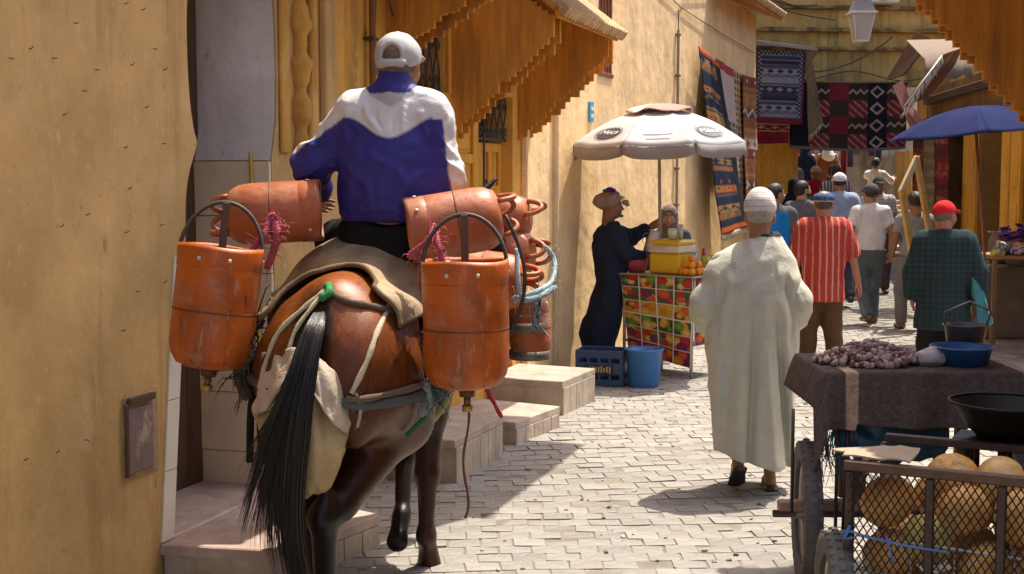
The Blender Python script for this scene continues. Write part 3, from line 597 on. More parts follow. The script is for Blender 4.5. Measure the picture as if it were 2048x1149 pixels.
# ================================================================ PEOPLE KIT
def sdf_loft(s, levels, k=.03):                      # levels: (z, cx, cy, half width, half depth)
    A = np.array(sorted(levels), float); z = A[:, 0]
    def fn(P):
        zz = np.clip(P[:, 2], z[0], z[-1]); g = [np.interp(zz, z, A[:, i]) for i in range(1, 5)]
        q = np.sqrt(((P[:, 0] - g[0]) / g[2]) ** 2 + ((P[:, 1] - g[1]) / g[3]) ** 2); d = (q - 1) * np.minimum(g[2], g[3])
        return np.maximum(d, np.maximum(P[:, 2] - z[-1], z[0] - P[:, 2]))
    lo = np.array([(A[:, 1] - A[:, 3]).min(), (A[:, 2] - A[:, 4]).min(), z[0]]); hi = np.array([(A[:, 1] + A[:, 3]).max(), (A[:, 2] + A[:, 4]).max(), z[-1]])
    s.p.append((fn, k, 'u', lo, hi)); return s
def _mk(s, h, col, cf=None, sm=1):
    V, Q = s.mesh(h, sm); C = np.broadcast_to(np.asarray(col, float), (len(V), 3)).copy()
    if cf is not None: C = cf(V, C)
    return V, Q, C
_cache = {}
def head_t(skin, beard=None):
    key = ('head', skin, beard)
    if key in _cache: return _cache[key]
    s = SDF(); s.ell((0, -.012, .035), (.076, .096, .086)).ell((0, .022, -.025), (.060, .072, .085), .04).ell((0, .045, -.082), (.036, .04, .032), .03)
    s.cap((0, .088, .012), (0, .108, -.030), .008, .0125, .014).ell((.013, .094, -.036), (.009, .01, .007), .008).ell((-.013, .094, -.036), (.009, .01, .007), .008)
    s.cap((-.035, .080, .024), (.035, .080, .024), .010, .010, .02)
    for sx in (-1, 1):
        s.ell((sx * .03, .092, .004), (.016, .014, .010), .012, op='s'); s.ell((sx * .03, .082, .004), (.012, .012, .010), .002)
        s.ell((sx * .077, -.012, -.008), (.012, .022, .034), .008); s.ell((sx * .086, -.004, -.006), (.008, .012, .02), .006, op='s')
        s.ell((sx * .04, .06, -.03), (.024, .03, .03), .03)
    s.cap((-.016, .088, -.060), (.016, .088, -.060), .007, .007, .008).cap((-.014, .086, -.069), (.014, .086, -.069), .0075, .0075, .006)
    s.cap((0, -.02, -.05), (0, -.03, -.15), .056, .058, .03)
    def cf(V, C):
        x, y, z = V.T
        lip = (np.abs(x) < .024) & (z < -.052) & (z > -.077) & (y > .08); C[lip] = np.array(skin) * (1.0, .62, .6)
        eye = ((np.abs(x) - .03) ** 2 / .012 ** 2 + (z - .004) ** 2 / .007 ** 2 < 1) & (y > .07); C[eye] = (.55, .5, .46)
        C[((np.abs(x) - .03) ** 2 + (z - .004) ** 2 < .005 ** 2) & (y > .07)] = (.02, .012, .01)
        C[(np.abs(np.abs(x) - .032) < .02) & (np.abs(z - .028) < .006) & (y > .06)] = (.03, .018, .012)
        if beard is not None: C[(z < -.035) & (y > -.005) & (z > -.14) & ~lip & ((y < .085) | (z < -.046))] = beard
        return C
    _cache[key] = _mk(s, .0055, skin, cf); return _cache[key]
def hand_t(skin, curl=.6):
    key = ('hand', skin, curl)
    if key in _cache: return _cache[key]
    s = SDF(); s.cap((0, 0, .03), (0, 0, -.01), .026, .024, .02, ((0, 1, 0), .8)); s.ell((0, 0, -.048), (.042, .018, .05), .02)
    for i, (x, L_) in enumerate(((.030, .066), (.010, .076), (-.010, .070), (-.029, .054))):
        p = np.array([x, .002, -.086]); a = curl * .5; d = np.array([x * .8, math.sin(a), -math.cos(a)]); q = p + d * L_ * .5; a2 = a + curl * .9; d2 = np.array([0, math.sin(a2), -math.cos(a2)]); e = q + d2 * L_ * .55
        s.cap(p + (0, 0, .02), q, .0098, .0090, .006); s.cap(q, e, .0090, .0072, .004)
    s.cap((.032, .004, -.025), (.055, .02, -.062), .013, .0105, .012); s.cap((.055, .02, -.062), (.053, .034, -.09), .0102, .008, .004)
    def cf(V, C): return C
    _cache[key] = _mk(s, .0048, skin, cf); return _cache[key]
def xf(T, M):
    V, Q, C = T; M = np.array(M); V2 = V @ M[:3, :3].T + M[:3, 3]
    if np.linalg.det(M[:3, :3]) < 0: Q = Q[:, ::-1]
    return V2, Q, C
def hat_t(kind, col, col2=None):
    key = ('hat', kind, col, col2)
    if key in _cache: return _cache[key]
    s = SDF(); cf = None
    if kind in ('cap', 'cap_open'):
        s.ell((0, -.012, .034), (.088, .109, .092)).half((0, 0, .030 if kind == 'cap' else .004), (0, .13 if kind == 'cap' else .3, -1), .004); s.ell((0, -.01, .126), (.008, .008, .006), .004)
        s.ell((0, .112, .038), (.074, .075, .010), .012, Matrix.Rotation(R(-14), 3, 'X'))
        if kind == 'cap_open':
            s.ell((0, -.112, .030), (.036, .05, .040), .004, op='s'); a = np.linspace(-.55, .55, 9)
            for u, v in zip(a, a[1:]): s.cap((.088 * math.sin(u), -.012 - .107 * math.cos(u), .002), (.088 * math.sin(v), -.012 - .107 * math.cos(v), .002), .013, .013, .004, ((0, 1, 0), .5))
        def cf(V, C):
            if col2 is not None: m = (np.abs(V[:, 0]) < .05) & (V[:, 2] > .045) & (V[:, 2] < .10) & (V[:, 1] < -.06) & (np.sin(V[:, 0] * 260) * np.sin(V[:, 2] * 190) > .1); C[m] = col2
            return C
    elif kind == 'flatcap':
        s.ell((0, .0, .062), (.096, .118, .05)).ell((0, -.01, .04), (.086, .106, .04), .03); s.ell((0, .105, .034), (.07, .055, .01), .012)
        def cf(V, C):
            C[(V[:, 2] < .036) & (V[:, 1] < .03)] = (.5, .38, .12); m = (np.sin(V[:, 0] * 150) > .3) ^ (np.sin(V[:, 1] * 150) > .3); C[m & (V[:, 2] > .036)] *= 1.7; return C
    elif kind == 'skullcap':
        s.ell((0, -.014, .050), (.086, .106, .088)).cap((0, -.014, .05), (0, -.016, .095), .06, .062, .05, None); s.half((0, 0, .024), (0, .06, -1), .004)
        def cf(V, C): m = np.sin(V[:, 2] * 400) > .55; C[m] *= .72; return C
    elif kind == 'hair':
        s.ell((0, -.016, .036), (.082, .102, .092)).ell((0, -.05, -.0), (.074, .066, .075), .03).half((0, .045, .05), (0, 1, -.55), .01).half((0, 0, -.055), (0, .15, -1), .01)
        for sx in (-1, 1): s.ell((sx * .085, .0, -.015), (.022, .034, .045), .005, op='s')
    elif kind == 'fringe':                                # hair below a cap
        s.ell((0, -.016, .02), (.080, .100, .08)).half((0, 0, .05), (0, 0, 1)).half((0, 0, -.045), (0, .15, -1), .01).half((0, .02, 0), (0, 1, 0), .01)
        for sx in (-1, 1): s.ell((sx * .085, .0, -.015), (.022, .034, .045), .005, op='s')
    elif kind == 'hijab':
        s.ell((0, -.012, .03), (.092, .112, .102)).ell((0, .0, -.07), (.085, .095, .09), .05).cap((0, -.01, -.1), (0, .0, -.2), .085, .15, .05, ((0, 1, 0), .75))
        s.ell((0, .12, -.012), (.058, .075, .082), .012, op='s')
    elif kind == 'wrap':
        s.ell((0, -.02, .045), (.098, .118, .085)).ell((0, -.1, .04), (.07, .07, .06), .04).half((0, .02, .012), (0, .45, -1), .01)
        for i in range(5): a = -.6 + i * .3; s.cap((-.09, -.05 + i * .02, .05 + i * .012), (.09, -.05 + i * .02, .05 + i * .012), .012, .012, .03)
    elif kind == 'hood':
        s.ell((0, -.02, .03), (.10, .13, .12)).cap((0, -.03, -.04), (0, -.06, -.2), .09, .14, .06).ell((0, -.09, .12), (.03, .05, .04), .05).ell((0, .12, -.01), (.062, .08, .09), .01, op='s')
    T = _mk(s, .0065, col, cf); V, Q, C = T
    if kind in ('wrap', 'hijab', 'hood'): V = folds(V, Q, .006, (9, 9, 22), 3)
    elif kind in ('hair', 'fringe'): V = folds(V, Q, .003, (40, 40, 18), 2)
    else: V = folds(V, Q, .0025, (14, 14, 20), 5)
    _cache[key] = (V, Q, C); return _cache[key]
def addT(b, T): b.add(T[0], T[1], T[2])
DJ = dict(hipR=(.09, 0, .91), kneeR=(.10, .02, .50), ankR=(.10, -.02, .09), hipL=(-.09, 0, .91), kneeL=(-.10, .02, .50), ankL=(-.10, -.02, .09),
          shR=(.175, -.01, 1.41), elR=(.25, -.03, 1.14), wrR=(.27, .05, .90), shL=(-.175, -.01, 1.41), elL=(-.25, -.03, 1.14), wrL=(-.27, .05, .90), neck=(0, -.01, 1.47), head=(0, .02, 1.615))
def arm_M(el, wr, side, roll=0):
    z = -unit(np.array(wr) - el); x0 = np.array([0, 1., 0]); y = np.cross(z, x0); 
    if np.linalg.norm(y) < .2: x0 = np.array([1., 0, 0]); y = np.cross(z, x0)
    y = unit(y); x = np.cross(y, z); M = np.eye(4); y = y * (-1 if side == 'R' else 1) * -1
    M[:3, 0] = x; M[:3, 1] = y; M[:3, 2] = z; M[:3, 3] = wr; return M
def person(label, loc, rz, J=None, Hh=1.74, skin=(.30, .15, .08), top=None, legs=None, hat=None, hair=None, beard=None, sandal=False, shoes=(.05, .04, .035), look=(0, 0), robe=None, h=.012, wide=1.0, cat='person', group=None, bare=False, extra=None):
    k = Hh / 1.74; root = empty('person', label, cat, loc, rz, group); j = dict(DJ); j.update(J or {}); j = {a: np.array(v, float) for a, v in j.items()}
    # --- body
    s = SDF(); fl = ((0, 1, 0), .66 if not robe else .5); wide0 = wide; wide = wide * (.85 if robe else .92)
    s.cap((0, 0, 1.30), (0, 0, 1.02), .155 * wide, .14 * wide, .04, fl); s.cap((0, 0, .98), (0, -.01, .90), .15 * wide, .15 * wide, .06, fl); s.cap(j['shL'] * (.8, 1, 1), j['shR'] * (.8, 1, 1), .062, .062, .06)
    s.cap(j['neck'] - (0, 0, .05), j['head'] - (0, .03, .08), .058, .056, .03)
    for c in 'LR':
        s.cap(j['sh' + c], j['el' + c], .052, .042, .04); s.cap(j['el' + c], j['wr' + c], .041, .028, .03)
        s.cap(j['hip' + c], j['knee' + c], .082 if not robe else .05, .056, .05); s.cap(j['knee' + c], j['ank' + c], .054, .036, .03)
        f = unit(((j['ank' + c] - j['knee' + c])[0] * .0 + .02 * (1 if c == 'R' else -1), 1, 0)) * .15; s.cap(j['ank' + c] - (0, .03, .045), j['ank' + c] + f - (0, .02, .062), .036, .026, .03)
    body = B(); T = _mk(s, h * 1.15, skin); addT(body, T)
    hM = Matrix.Translation(Vector(j['head'])) @ Matrix.Rotation(look[0], 4, 'Z') @ Matrix.Rotation(look[1], 4, 'X') @ Matrix.Scale(1.07, 4); addT(body, xf(head_t(skin, beard), hM))
    for c in 'LR':
        M = arm_M(j['el' + c], j['wr' + c], c)
        addT(body, xf(hand_t(skin), M))
    wide = wide0
    sc = lambda b_: [v.__imul__(k) for v in b_.v]
    sc(body); obj('body', body, SKIN, root, True, local=True)
    def put(name, T, m, sm=True): b_ = B(); addT(b_, T); sc(b_); return obj(name, b_, m, root, sm, local=True)
    if hat: put({'hijab': 'headscarf', 'wrap': 'headscarf', 'hood': 'hood'}.get(hat[0], 'hat'), xf(hat_t(*hat), hM), CLOTH)
    if hair: put('hair', xf(hat_t('fringe' if hat else 'hair', hair), hM), HAIR)
    if top:
        t = dict(fat=.018, sleeve=.55, hem=.88, amp=.013, mat=CLOTH, belly=0, sw=0, flare=0, collar=True); t.update(top); f = t['fat']; s = SDF()
        s.cap(j['shL'] * (.82, 1, 1) - (0, 0, .03), j['shR'] * (.82, 1, 1) - (0, 0, .03), .054 + f, .054 + f, .05)
        for c in 'LR': s.cap(j['neck'] - (0, 0, .05), j['sh' + c] * (.85, 1, 1) - (0, 0, .03), .058, .05 + f, .05)
        s.cap((0, -.0, 1.31), (0, -.0, 1.12), .155 * wide + f, .15 * wide + f, .06, ((0, 1, 0), .68)); s.cap((0, 0, 1.12), (0, 0, t['hem'] - .1), .15 * wide + f, .158 * wide + f + t['flare'], .06, ((0, 1, 0), .70))
        if t['belly']: s.ell((0, .06, 1.08), (.16, .12 + t['belly'], .16), .08)
        s.cap((0, -.012, 1.42), (0, -.005, 1.475), .075, .066, .04)
        s.half((0, 0, t['hem']), (0, 0, -1), .006); s.half((0, 0, 1.492), (0, .25, 1), .004)
        for c in 'LR':
            a, e, w_ = j['sh' + c], j['el' + c], j['wr' + c]; q = t['sleeve']
            e1 = a + (e - a) * min(q, 1); s.cap(a - (0, 0, .018), e1, .056 + f * .8 + t['sw'], .05 + f * .9 + t['sw'], .05)
            if q > 1: e2 = e + (w_ - e) * (q - 1); s.cap(e, e2, .052 + f + t['sw'], .042 + f * .7 + t['sw'], .03); dr = unit(w_ - e); ce = e2
            else: dr = unit(e - a); ce = e1
            s.cap(ce + dr * .095, ce + dr * .3, .09, .09, .003, op='s')
        V, Q, C = _mk(s, h, t['col'], t.get('cf')); V = folds(V, Q, t['amp'], t.get('fs', (13, 13, 6)), sum(map(ord, label)) % 17); b_ = B(); b_.add(V, Q, C); sc(b_); obj(t.get('name', 'shirt'), b_, t['mat'], root, True, local=True)
    if legs:
        t = dict(fat=.02, amp=.007, mat=CLOTH, end=.97, w=1.0); t.update(legs); f = t['fat']; s = SDF()
        s.cap((0, -.01, .99), (0, -.015, .90), .15 * wide + f * .6, .155 * wide + f * .6, .06, ((0, 1, 0), .74))
        for c in 'LR':
            s.cap(j['hip' + c], j['knee' + c], .088 + f, .066 + f, .05); s.cap(j['knee' + c], j['knee' + c] + (j['ank' + c] - j['knee' + c]) * t['end'], .066 + f, .05 + f, .04)
        if top: s.half((0, 0, top.get('hem', .88) + .03), (0, 0, 1))
        V, Q, C = _mk(s, h, t['col'], t.get('cf')); V = folds(V, Q, t['amp'], (10, 10, 9), sum(map(ord, label)) % 13 + 3); b_ = B(); b_.add(V, Q, C); sc(b_); obj('trousers', b_, t['mat'], root, True, local=True)
    if shoes is not None:
        for c in 'LR':
            s = SDF(); a = j['ank' + c]; dz = a[2] - .09; pit = t_ = (j.get('pit' + c, np.array(0.)) if ('pit' + c) in j else np.array(0.)); Rp = np.array(Matrix.Rotation(float(pit), 3, 'X'))
            P = lambda x, y, z: a + Rp @ np.array([x, y, z])
            if sandal:
                s.cap(P(0, -.07, -.082), P(.012 * (1 if c == 'R' else -1), .16, -.084), .046, .042, .01, ((0, 0, 1), .3)); s.cap(P(0, .05, -.055), P(.012, .12, -.064), .043, .038, .02)
            else: s.cap(P(0, -.055, -.058), P(.012 * (1 if c == 'R' else -1), .155, -.066), .040, .036, .03, ((0, 0, 1), .8)); s.cap(P(0, -.05, -.04), P(0, .06, -.045), .038, .03, .03)
            V, Q, C = _mk(s, .009, shoes, lambda V, C: np.where(((V - a) @ Rp)[:, 2:3] < -.078, C * .4, C)); b_ = B(); b_.add(V, Q, C); sc(b_); obj('shoe', b_, PLASTIC, root, True, local=True)
    if robe:
        s = SDF(); sdf_loft(s, robe['lv'], .05)
        for q in robe.get('caps', []): s.cap(*q)
        for q in robe.get('cuts', []): s.half(*q)
        V, Q, C = _mk(s, robe.get('h', h), robe['col'], robe.get('cf'), 2); V = folds(V, Q, robe.get('amp', .012), robe.get('fs', (9, 9, 2.0)), 3, 1.0)
        if 'groove' in robe: V = robe['groove'](V)
        b_ = B(); b_.add(V, Q, C); sc(b_); obj(robe.get('name', 'robe'), b_, robe.get('mat', CLOTH), root, True, local=True)
    return root
# ================================================================ MULE, LOAD AND RIDER
MO = np.array([-.70, 5.35, 0.]); MH = R(-9)
mule = empty('mule', 'bay mule with black tail seen from behind, loaded with rubber buckets', 'mule', MO, MH)
MM = WM[mule.name]; MI = np.linalg.inv(MM)
def ml(px, py, d): return (MI @ np.append(at(px, py, d), 1))[:3]
def mw_(p): return (MM @ np.append(np.asarray(p, float), 1))[:3]
ms = SDF()
ms.ell((0, .10, 1.17), (.27, .36, .30), .05).ell((.13, .0, 1.10), (.155, .25, .27), .09).ell((-.13, .0, 1.10), (.155, .25, .27), .09)
ms.cap((0, .25, 1.12), (0, 1.05, 1.10), .285, .27, .12, ((1, 0, 0), .97)).ell((0, .62, 1.0), (.325, .48, .285), .1).ell((0, 1.15, 1.08), (.24, .26, .34), .1)
ms.cap((0, -.02, 1.36), (0, .5, 1.34), .10, .12, .12).cap((0, 1.15, 1.25), (.10, 1.68, 1.58), .20, .13, .12).cap((.10, 1.68, 1.60), (.24, 1.98, 1.30), .115, .06, .08)
for sx, tip in ((.27, (.33, 1.86, 1.86)), (.08, (.10, 1.80, 1.90))): ms.cap((.13 if sx > .2 else .06, 1.70, 1.66), tip, .045, .014, .03)
# right hind leg pushed back, left hind under the body, right fore standing, left fore lifting
ms.cap((.14, .02, 1.08), (.17, .26, .86), .20, .145, .10).cap((.17, .26, .86), (.045, -.12, .60), .13, .07, .06).cap((.045, -.12, .60), (.0, -.20, .555), .064, .06, .04).cap((.0, -.195, .555), (-.03, -.10, .17), .056, .04, .03)
ms.cap((-.03, -.10, .17), (-.03, -.04, .07), .044, .038, .03).cap((-.03, -.03, .08), (-.03, .0, .0), .048, .062, .02)
ms.cap((-.14, .02, 1.08), (-.16, .22, .86), .20, .145, .10).cap((-.16, .22, .86), (-.12, .0, .60), .125, .066, .06).cap((-.12, .0, .6), (-.115, -.05, .555), .06, .056, .04).cap((-.115, -.045, .555), (-.11, .06, .17), .05, .036, .03)
ms.cap((-.11, .06, .17), (-.11, .11, .07), .04, .036, .03).cap((-.11, .11, .08), (-.11, .14, .0), .046, .062, .02)
ms.cap((.14, 1.10, 1.0), (.135, 1.08, .74), .15, .09, .1).cap((.135, 1.08, .74), (.13, 1.06, .46), .078, .056, .04).cap((.13, 1.06, .46), (.125, 1.05, .16), .052, .036, .03).cap((.125, 1.05, .16), (.125, 1.09, .07), .043, .036, .02).cap((.125, 1.09, .08), (.125, 1.11, 0), .045, .06, .02)
ms.cap((-.13, 1.10, 1.0), (-.10, 1.20, .74), .15, .09, .1).cap((-.10, 1.2, .74), (-.04, 1.30, .50), .075, .054, .04).cap((-.04, 1.30, .5), (-.01, 1.12, .24), .05, .036, .03).cap((-.01, 1.12, .24), (-.01, 1.06, .18), .04, .036, .02).cap((-.01, 1.06, .18), (-.01, 1.02, .13), .042, .055, .02)
ms.cap((0, -.30, 1.22), (-.005, -.34, .80), .035, .05, .05, op='s')
for sx in (-1, 1): ms.ell((sx * .115, -.16, 1.02), (.085, .09, .20), .06); ms.ell((sx * .2, .12, 1.3), (.09, .12, .07), .08)
ms.ell((.24, .30, .90), (.07, .12, .12), .08);
for c_, r_ in (((.13, 1.075, .45), .062), ((-.04, 1.31, .49), .060), ((.125, 1.05, .15), .050), ((-.01, 1.10, .22), .046), ((-.03, -.10, .16), .050), ((-.11, .06, .16), .048), ((-.005, -.215, .56), .056), ((-.115, -.055, .56), .056)): ms.ell(c_, (r_ * .9, r_ * 1.1, r_ * 1.15), .03)
ms.cap((.0, -.235, .56), (.02, -.20, .70), .026, .022, .04); ms.cap((-.115, -.075, .56), (-.12, -.04, .70), .026, .022, .04)
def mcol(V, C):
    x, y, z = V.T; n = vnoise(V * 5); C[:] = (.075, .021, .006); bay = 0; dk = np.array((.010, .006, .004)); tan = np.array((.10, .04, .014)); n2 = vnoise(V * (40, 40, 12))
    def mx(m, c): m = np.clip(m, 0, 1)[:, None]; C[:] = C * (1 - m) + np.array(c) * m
    mx((z - 1.02) * 2.2 + n * .1, (.235, .064, .010)); mx((.95 - z) * 4 * (y > .25) * (y < 1.05) * (np.abs(x) < .34), tan); mx((.84 - z) * 4.5 + n * .4, dk); mx((.95 - z) * 2.0 * (np.abs(x) > .1) + n * .3 - .1, (.040, .014, .006))  # upper coat painted lighter for sunlit highlights; tan belly and dark legs are markings
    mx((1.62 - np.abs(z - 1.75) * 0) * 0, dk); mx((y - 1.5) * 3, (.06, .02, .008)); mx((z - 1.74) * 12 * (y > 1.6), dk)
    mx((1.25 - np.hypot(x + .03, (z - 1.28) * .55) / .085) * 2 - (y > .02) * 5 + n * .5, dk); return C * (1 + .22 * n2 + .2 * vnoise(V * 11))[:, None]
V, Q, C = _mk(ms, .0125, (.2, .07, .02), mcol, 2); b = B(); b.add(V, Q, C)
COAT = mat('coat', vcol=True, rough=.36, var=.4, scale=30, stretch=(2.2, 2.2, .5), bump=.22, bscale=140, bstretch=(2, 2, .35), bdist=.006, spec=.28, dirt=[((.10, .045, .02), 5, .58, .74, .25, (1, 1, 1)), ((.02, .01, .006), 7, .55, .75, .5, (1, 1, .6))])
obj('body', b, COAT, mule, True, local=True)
# tail: dock and long hair
tb = B(); rg = np.random.default_rng(4); t0 = np.array((-.045, -.20, 1.31))
tb.tube([t0 + (.02, .16, .05), t0 + (.01, .05, .02), t0 + (-.01, -.03, -.12), t0 + (-.02, -.06, -.32)], [.02, .032, .030, .016], 10, col=(.012, .009, .008))
gk = np.array([ml(*q) for q in ((640, 622, 5.16), (630, 650, 5.07), (618, 690, 5.02), (606, 740, 4.98), (592, 810, 4.95), (582, 880, 4.94), (574, 960, 4.95), (572, 1040, 4.96), (580, 1110, 4.97), (600, 1190, 4.98), (620, 1260, 5.0))])
def cat_eval(P, t):
    t = min(max(t, 0), len(P) - 1.0001); i_ = int(t); u = t - i_; p0 = P[max(i_ - 1, 0)]; p1 = P[i_]; p2 = P[i_ + 1]; p3 = P[min(i_ + 2, len(P) - 1)]
    return .5 * (2 * p1 + (p2 - p0) * u + (2 * p0 - 5 * p1 + 4 * p2 - p3) * u * u + (3 * p1 - p0 - 3 * p2 + p3) * u ** 3)
gs = np.linspace(0, len(gk) - 1, 60); GC_ = np.array([cat_eval(gk, t) for t in gs]); sN = np.linspace(0, 1, 60)
locks = [(rg.uniform(-1, 1), rg.normal(0, .35), rg.uniform(.78, 1.0), rg.random()) for _ in range(120)]
for (a0, b0, ln0, hl) in locks:
    plume = np.clip((-a0 - .1) / .9, 0, 1) if a0 < 0 else 0
    plume = plume * (1.0 if hl < .75 else .4); split = rg.uniform(.26, .42)
    for q in range(16):
        a = a0 + rg.normal(0, .10); bb_ = b0 + rg.normal(0, .08); st_ = rg.uniform(0, .26); en = min(1, (ln0 - .42 * plume) * rg.uniform(.74, 1.04)); sv = np.linspace(st_, en, 15); P = []
        jx = rg.normal(0, .012)
        for sk_ in sv:
            c = np.array([np.interp(sk_, sN, GC_[:, m_]) for m_ in range(3)]); w_ = np.interp(sk_, [0, .1, .25, .5, .75, 1], [.016, .030, .038, .052, .046, .026])
            f_ = max(0, sk_ - split); c = c + np.array((w_ * a - plume * (f_ ** 1.35) * .95 + jx * sk_, bb_ * w_ * .6 - plume * f_ * .10, plume * f_ ** 1.5 * .22)); P.append(c)
        c_ = (.004 + .012 * hl ** 3) * rg.uniform(.7, 1.4); tb.tube(P, np.interp(np.linspace(0, 1, 15), [0, .1, .7, 1], [.0012, .0022, .0018, .0004]), 3, False, (c_ * 1.35, c_, c_ * .8))
obj('tail', tb, mat('tail_hair', vcol=True, rough=.38, var=.3, scale=30, bump=0, spec=.5), mule, True, local=True)
# leather cover and packsaddle (things that lie on the mule)
hump = SDF(); hump.p = list(ms.p); hump.ell((0, .62, 1.36), (.37, .33, .24), .12).cap((-.34, .42, 1.26), (-.34, .8, 1.2), .10, .10, .1).cap((.34, .42, 1.26), (.34, .8, 1.2), .10, .10, .1)
def drape(u_ang, y, off, cz=1.12, F=hump):
    o = np.zeros(u_ang.shape + (3,)); d = np.stack([np.sin(u_ang), np.zeros_like(u_ang), np.cos(u_ang)], -1).reshape(-1, 3); c = np.stack([np.zeros_like(y), y, np.full_like(y, cz)], -1).reshape(-1, 3)
    lo = np.zeros(len(d)); hi = np.full(len(d), .8)
    for _ in range(22): m = (lo + hi) / 2; ins = F.ev(c + d * m[:, None]) < 0; lo = np.where(ins, m, lo); hi = np.where(ins, hi, m)
    return (c + d * (hi + off.reshape(-1))[:, None]).reshape(u_ang.shape + (3,))
ps = SDF(); ps.ell((0, .62, 1.37), (.345, .30, .215), .1).cap((-.33, .42, 1.26), (-.33, .80, 1.18), .095, .095, .1).cap((.33, .42, 1.26), (.33, .80, 1.18), .095, .095, .1)
V, Q = ps.mesh(.016, 1); V = folds(V, Q, .012, (9, 9, 9), 3); b = B(); b.add(V, Q, (.055, .04, .03)); b.v = [v @ MM[:3, :3].T + MM[:3, 3] for v in b.v]
psd = empty('pack_saddle', 'dark straw packsaddle on the mule beneath the rider', 'saddle', mw_((0, .62, 1.3)), MH)
obj('saddle_pad', b, WOOL, psd, True)
nu, nv = 64, 34; U, Vv = np.meshgrid(np.linspace(-1, 1, nu), np.linspace(0, 1, nv)); ang = U * 1.02
yr = -.03 + .13 * (1 - np.abs(U)) ** 1.5 * 1.2 + .02 * np.sin(U * 9) - .05 * (np.abs(U - .75) < .3); yy = yr + (.60 - yr) * Vv
off = .022 + .012 * np.abs(np.sin(U * 5 + 1)) * (1 - Vv) + .01 * vnoise(np.stack([U * 3, Vv * 3, U * 0], -1).reshape(-1, 3)).reshape(U.shape)
G = drape(ang, yy, off); b = B(); cc = np.array((.33, .24, .135)) * (1 + .25 * vnoise(np.stack([U * 4, Vv * 4, U * 0 + 5], -1).reshape(-1, 3)))[:, None]; b.grid(G @ MM[:3, :3].T + MM[:3, 3], cc)
LEA = mat('tan_leather', vcol=True, rough=.6, var=.3, scale=9, bump=.4, bscale=26, bdist=.012, dirt=[((.10, .07, .04), 6, .5, .72, .7, (1, 1, 1)), ((.46, .38, .26), 9, .56, .7, .5, (1, 1, 1))])
pad = empty('leather_cover', 'worn tan leather cover draped over the mule croup', 'leather cover', mw_((0, .3, 1.4)), MH); obj('hide', b, LEA, pad, True, sol=.012)
e = G[0]; b = B(); b.tube((e + (0, -.004, 0)) @ MM[:3, :3].T + MM[:3, 3], .011, 6, col=(.16, .11, .06)); obj('edge_cord', b, CLOTH, pad, True)
# harness: ropes over the croup, breeching cloth, dung cloth
def rope(par, name, pts, r, col, tw=True, m=CLOTH, n=6, sm=4):
    P = np.array(smooth_poly3(pts, sm)); b_ = B(); 
    if tw:
        s_ = np.arange(len(P)); rr = r * (1 + .18 * np.sin(s_ * 2.1))
    else: rr = np.full(len(P), r)
    b_.tube(P, rr, n, col=col); return obj(name, b_, m, par, True)
def smooth_poly3(p, n=5):
    p = [np.asarray(q, float) for q in p]; out = []
    for i in range(len(p) - 1):
        p0 = p[max(i - 1, 0)]; p1 = p[i]; p2 = p[i + 1]; p3 = p[min(i + 2, len(p) - 1)]
        for k in range(n): u = k / n; out.append(.5 * (2 * p1 + (p2 - p0) * u + (2 * p0 - 5 * p1 + 4 * p2 - p3) * u * u + (3 * p1 - p0 - 3 * p2 + p3) * u ** 3))
    return out + [p[-1]]
def fray(pts, r, col, n=5, par=None):
    P = np.array(smooth_poly3(pts, 8)); rg = np.random.default_rng(len(P)); b_ = B()
    for k in range(n):
        ph = k * 2 * math.pi / n; s_ = np.arange(len(P)); o = np.stack([np.cos(s_ * 1.1 + ph), np.zeros(len(P)), np.sin(s_ * 1.1 + ph)], 1) * r * .6; b_.tube(P + o, r * .55, 5, col=np.array(col) * rg.uniform(.8, 1.2))
    for k in range(40): i = rg.integers(0, len(P)); d = rg.normal(0, r * 1.6, 3); b_.tube([P[i], P[i] + d, P[i] + d * 1.3 + (0, 0, -r)], [r * .12, r * .1, r * .04], 3, col=col)
    obj('rope', b_, CLOTH, par or lr, True, kind='stuff')
harn = empty('harness', 'frayed rope and rag harness around the mule hindquarters', 'harness', mw_((0, .0, 1.2)), MH)
dl = lambda a, y, o=.012: mw_(drape(np.array([a]), np.array([y]), np.array([o]), F=ms)[0])
hs = lambda x, z, o=.012: mw_(back_hit(x, z, o))
def back_hit(x, z, o):                                # point on the rump seen from behind
    lo, hi = -.6, .3
    c = np.array([[x, y, z] for y in np.linspace(-.6, .5, 90)]); v = ms.ev(c); i = np.argmax(v < 0) if (v < 0).any() else 60
    return c[i] - (0, o, 0)
rope(harn, 'crupper_rope', [hs(0, 1.44), hs(-.04, 1.38), hs(-.10, 1.28), hs(-.12, 1.16, .02)], .009, (.50, .44, .28))
rope(harn, 'crupper_rope', [hs(0, 1.44), hs(-.07, 1.38, .01), hs(-.17, 1.28), hs(-.22, 1.16), hs(-.25, 1.06, .03)], .010, (.45, .38, .26))
rope(harn, 'crupper_rope', [hs(.22, 1.38), hs(.21, 1.28), hs(.19, 1.18), hs(.14, 1.06, .03)], .012, (.5, .43, .3))
rope(harn, 'green_tie', [hs(0, 1.455, .02), hs(.02, 1.43, .03), hs(-.015, 1.41, .03)], .018, (.05, .22, .08))
def sd(y, z, sg=1, o=.015):
    c = np.array([[sg * q, y, z] for q in np.linspace(.7, .02, 120)]); v = ms.ev(c); i_ = np.argmax(v < 0); return mw_(c[i_] + (sg * o, 0, 0))
rope(harn, 'breeching_band', [hs(.02, 1.03, .02), hs(.12, 1.02, .02), hs(.20, 1.01, .02), sd(-.06, 1.02), sd(.06, 1.04), sd(.2, 1.08), sd(.38, 1.14)], .021, (.09, .10, .10))
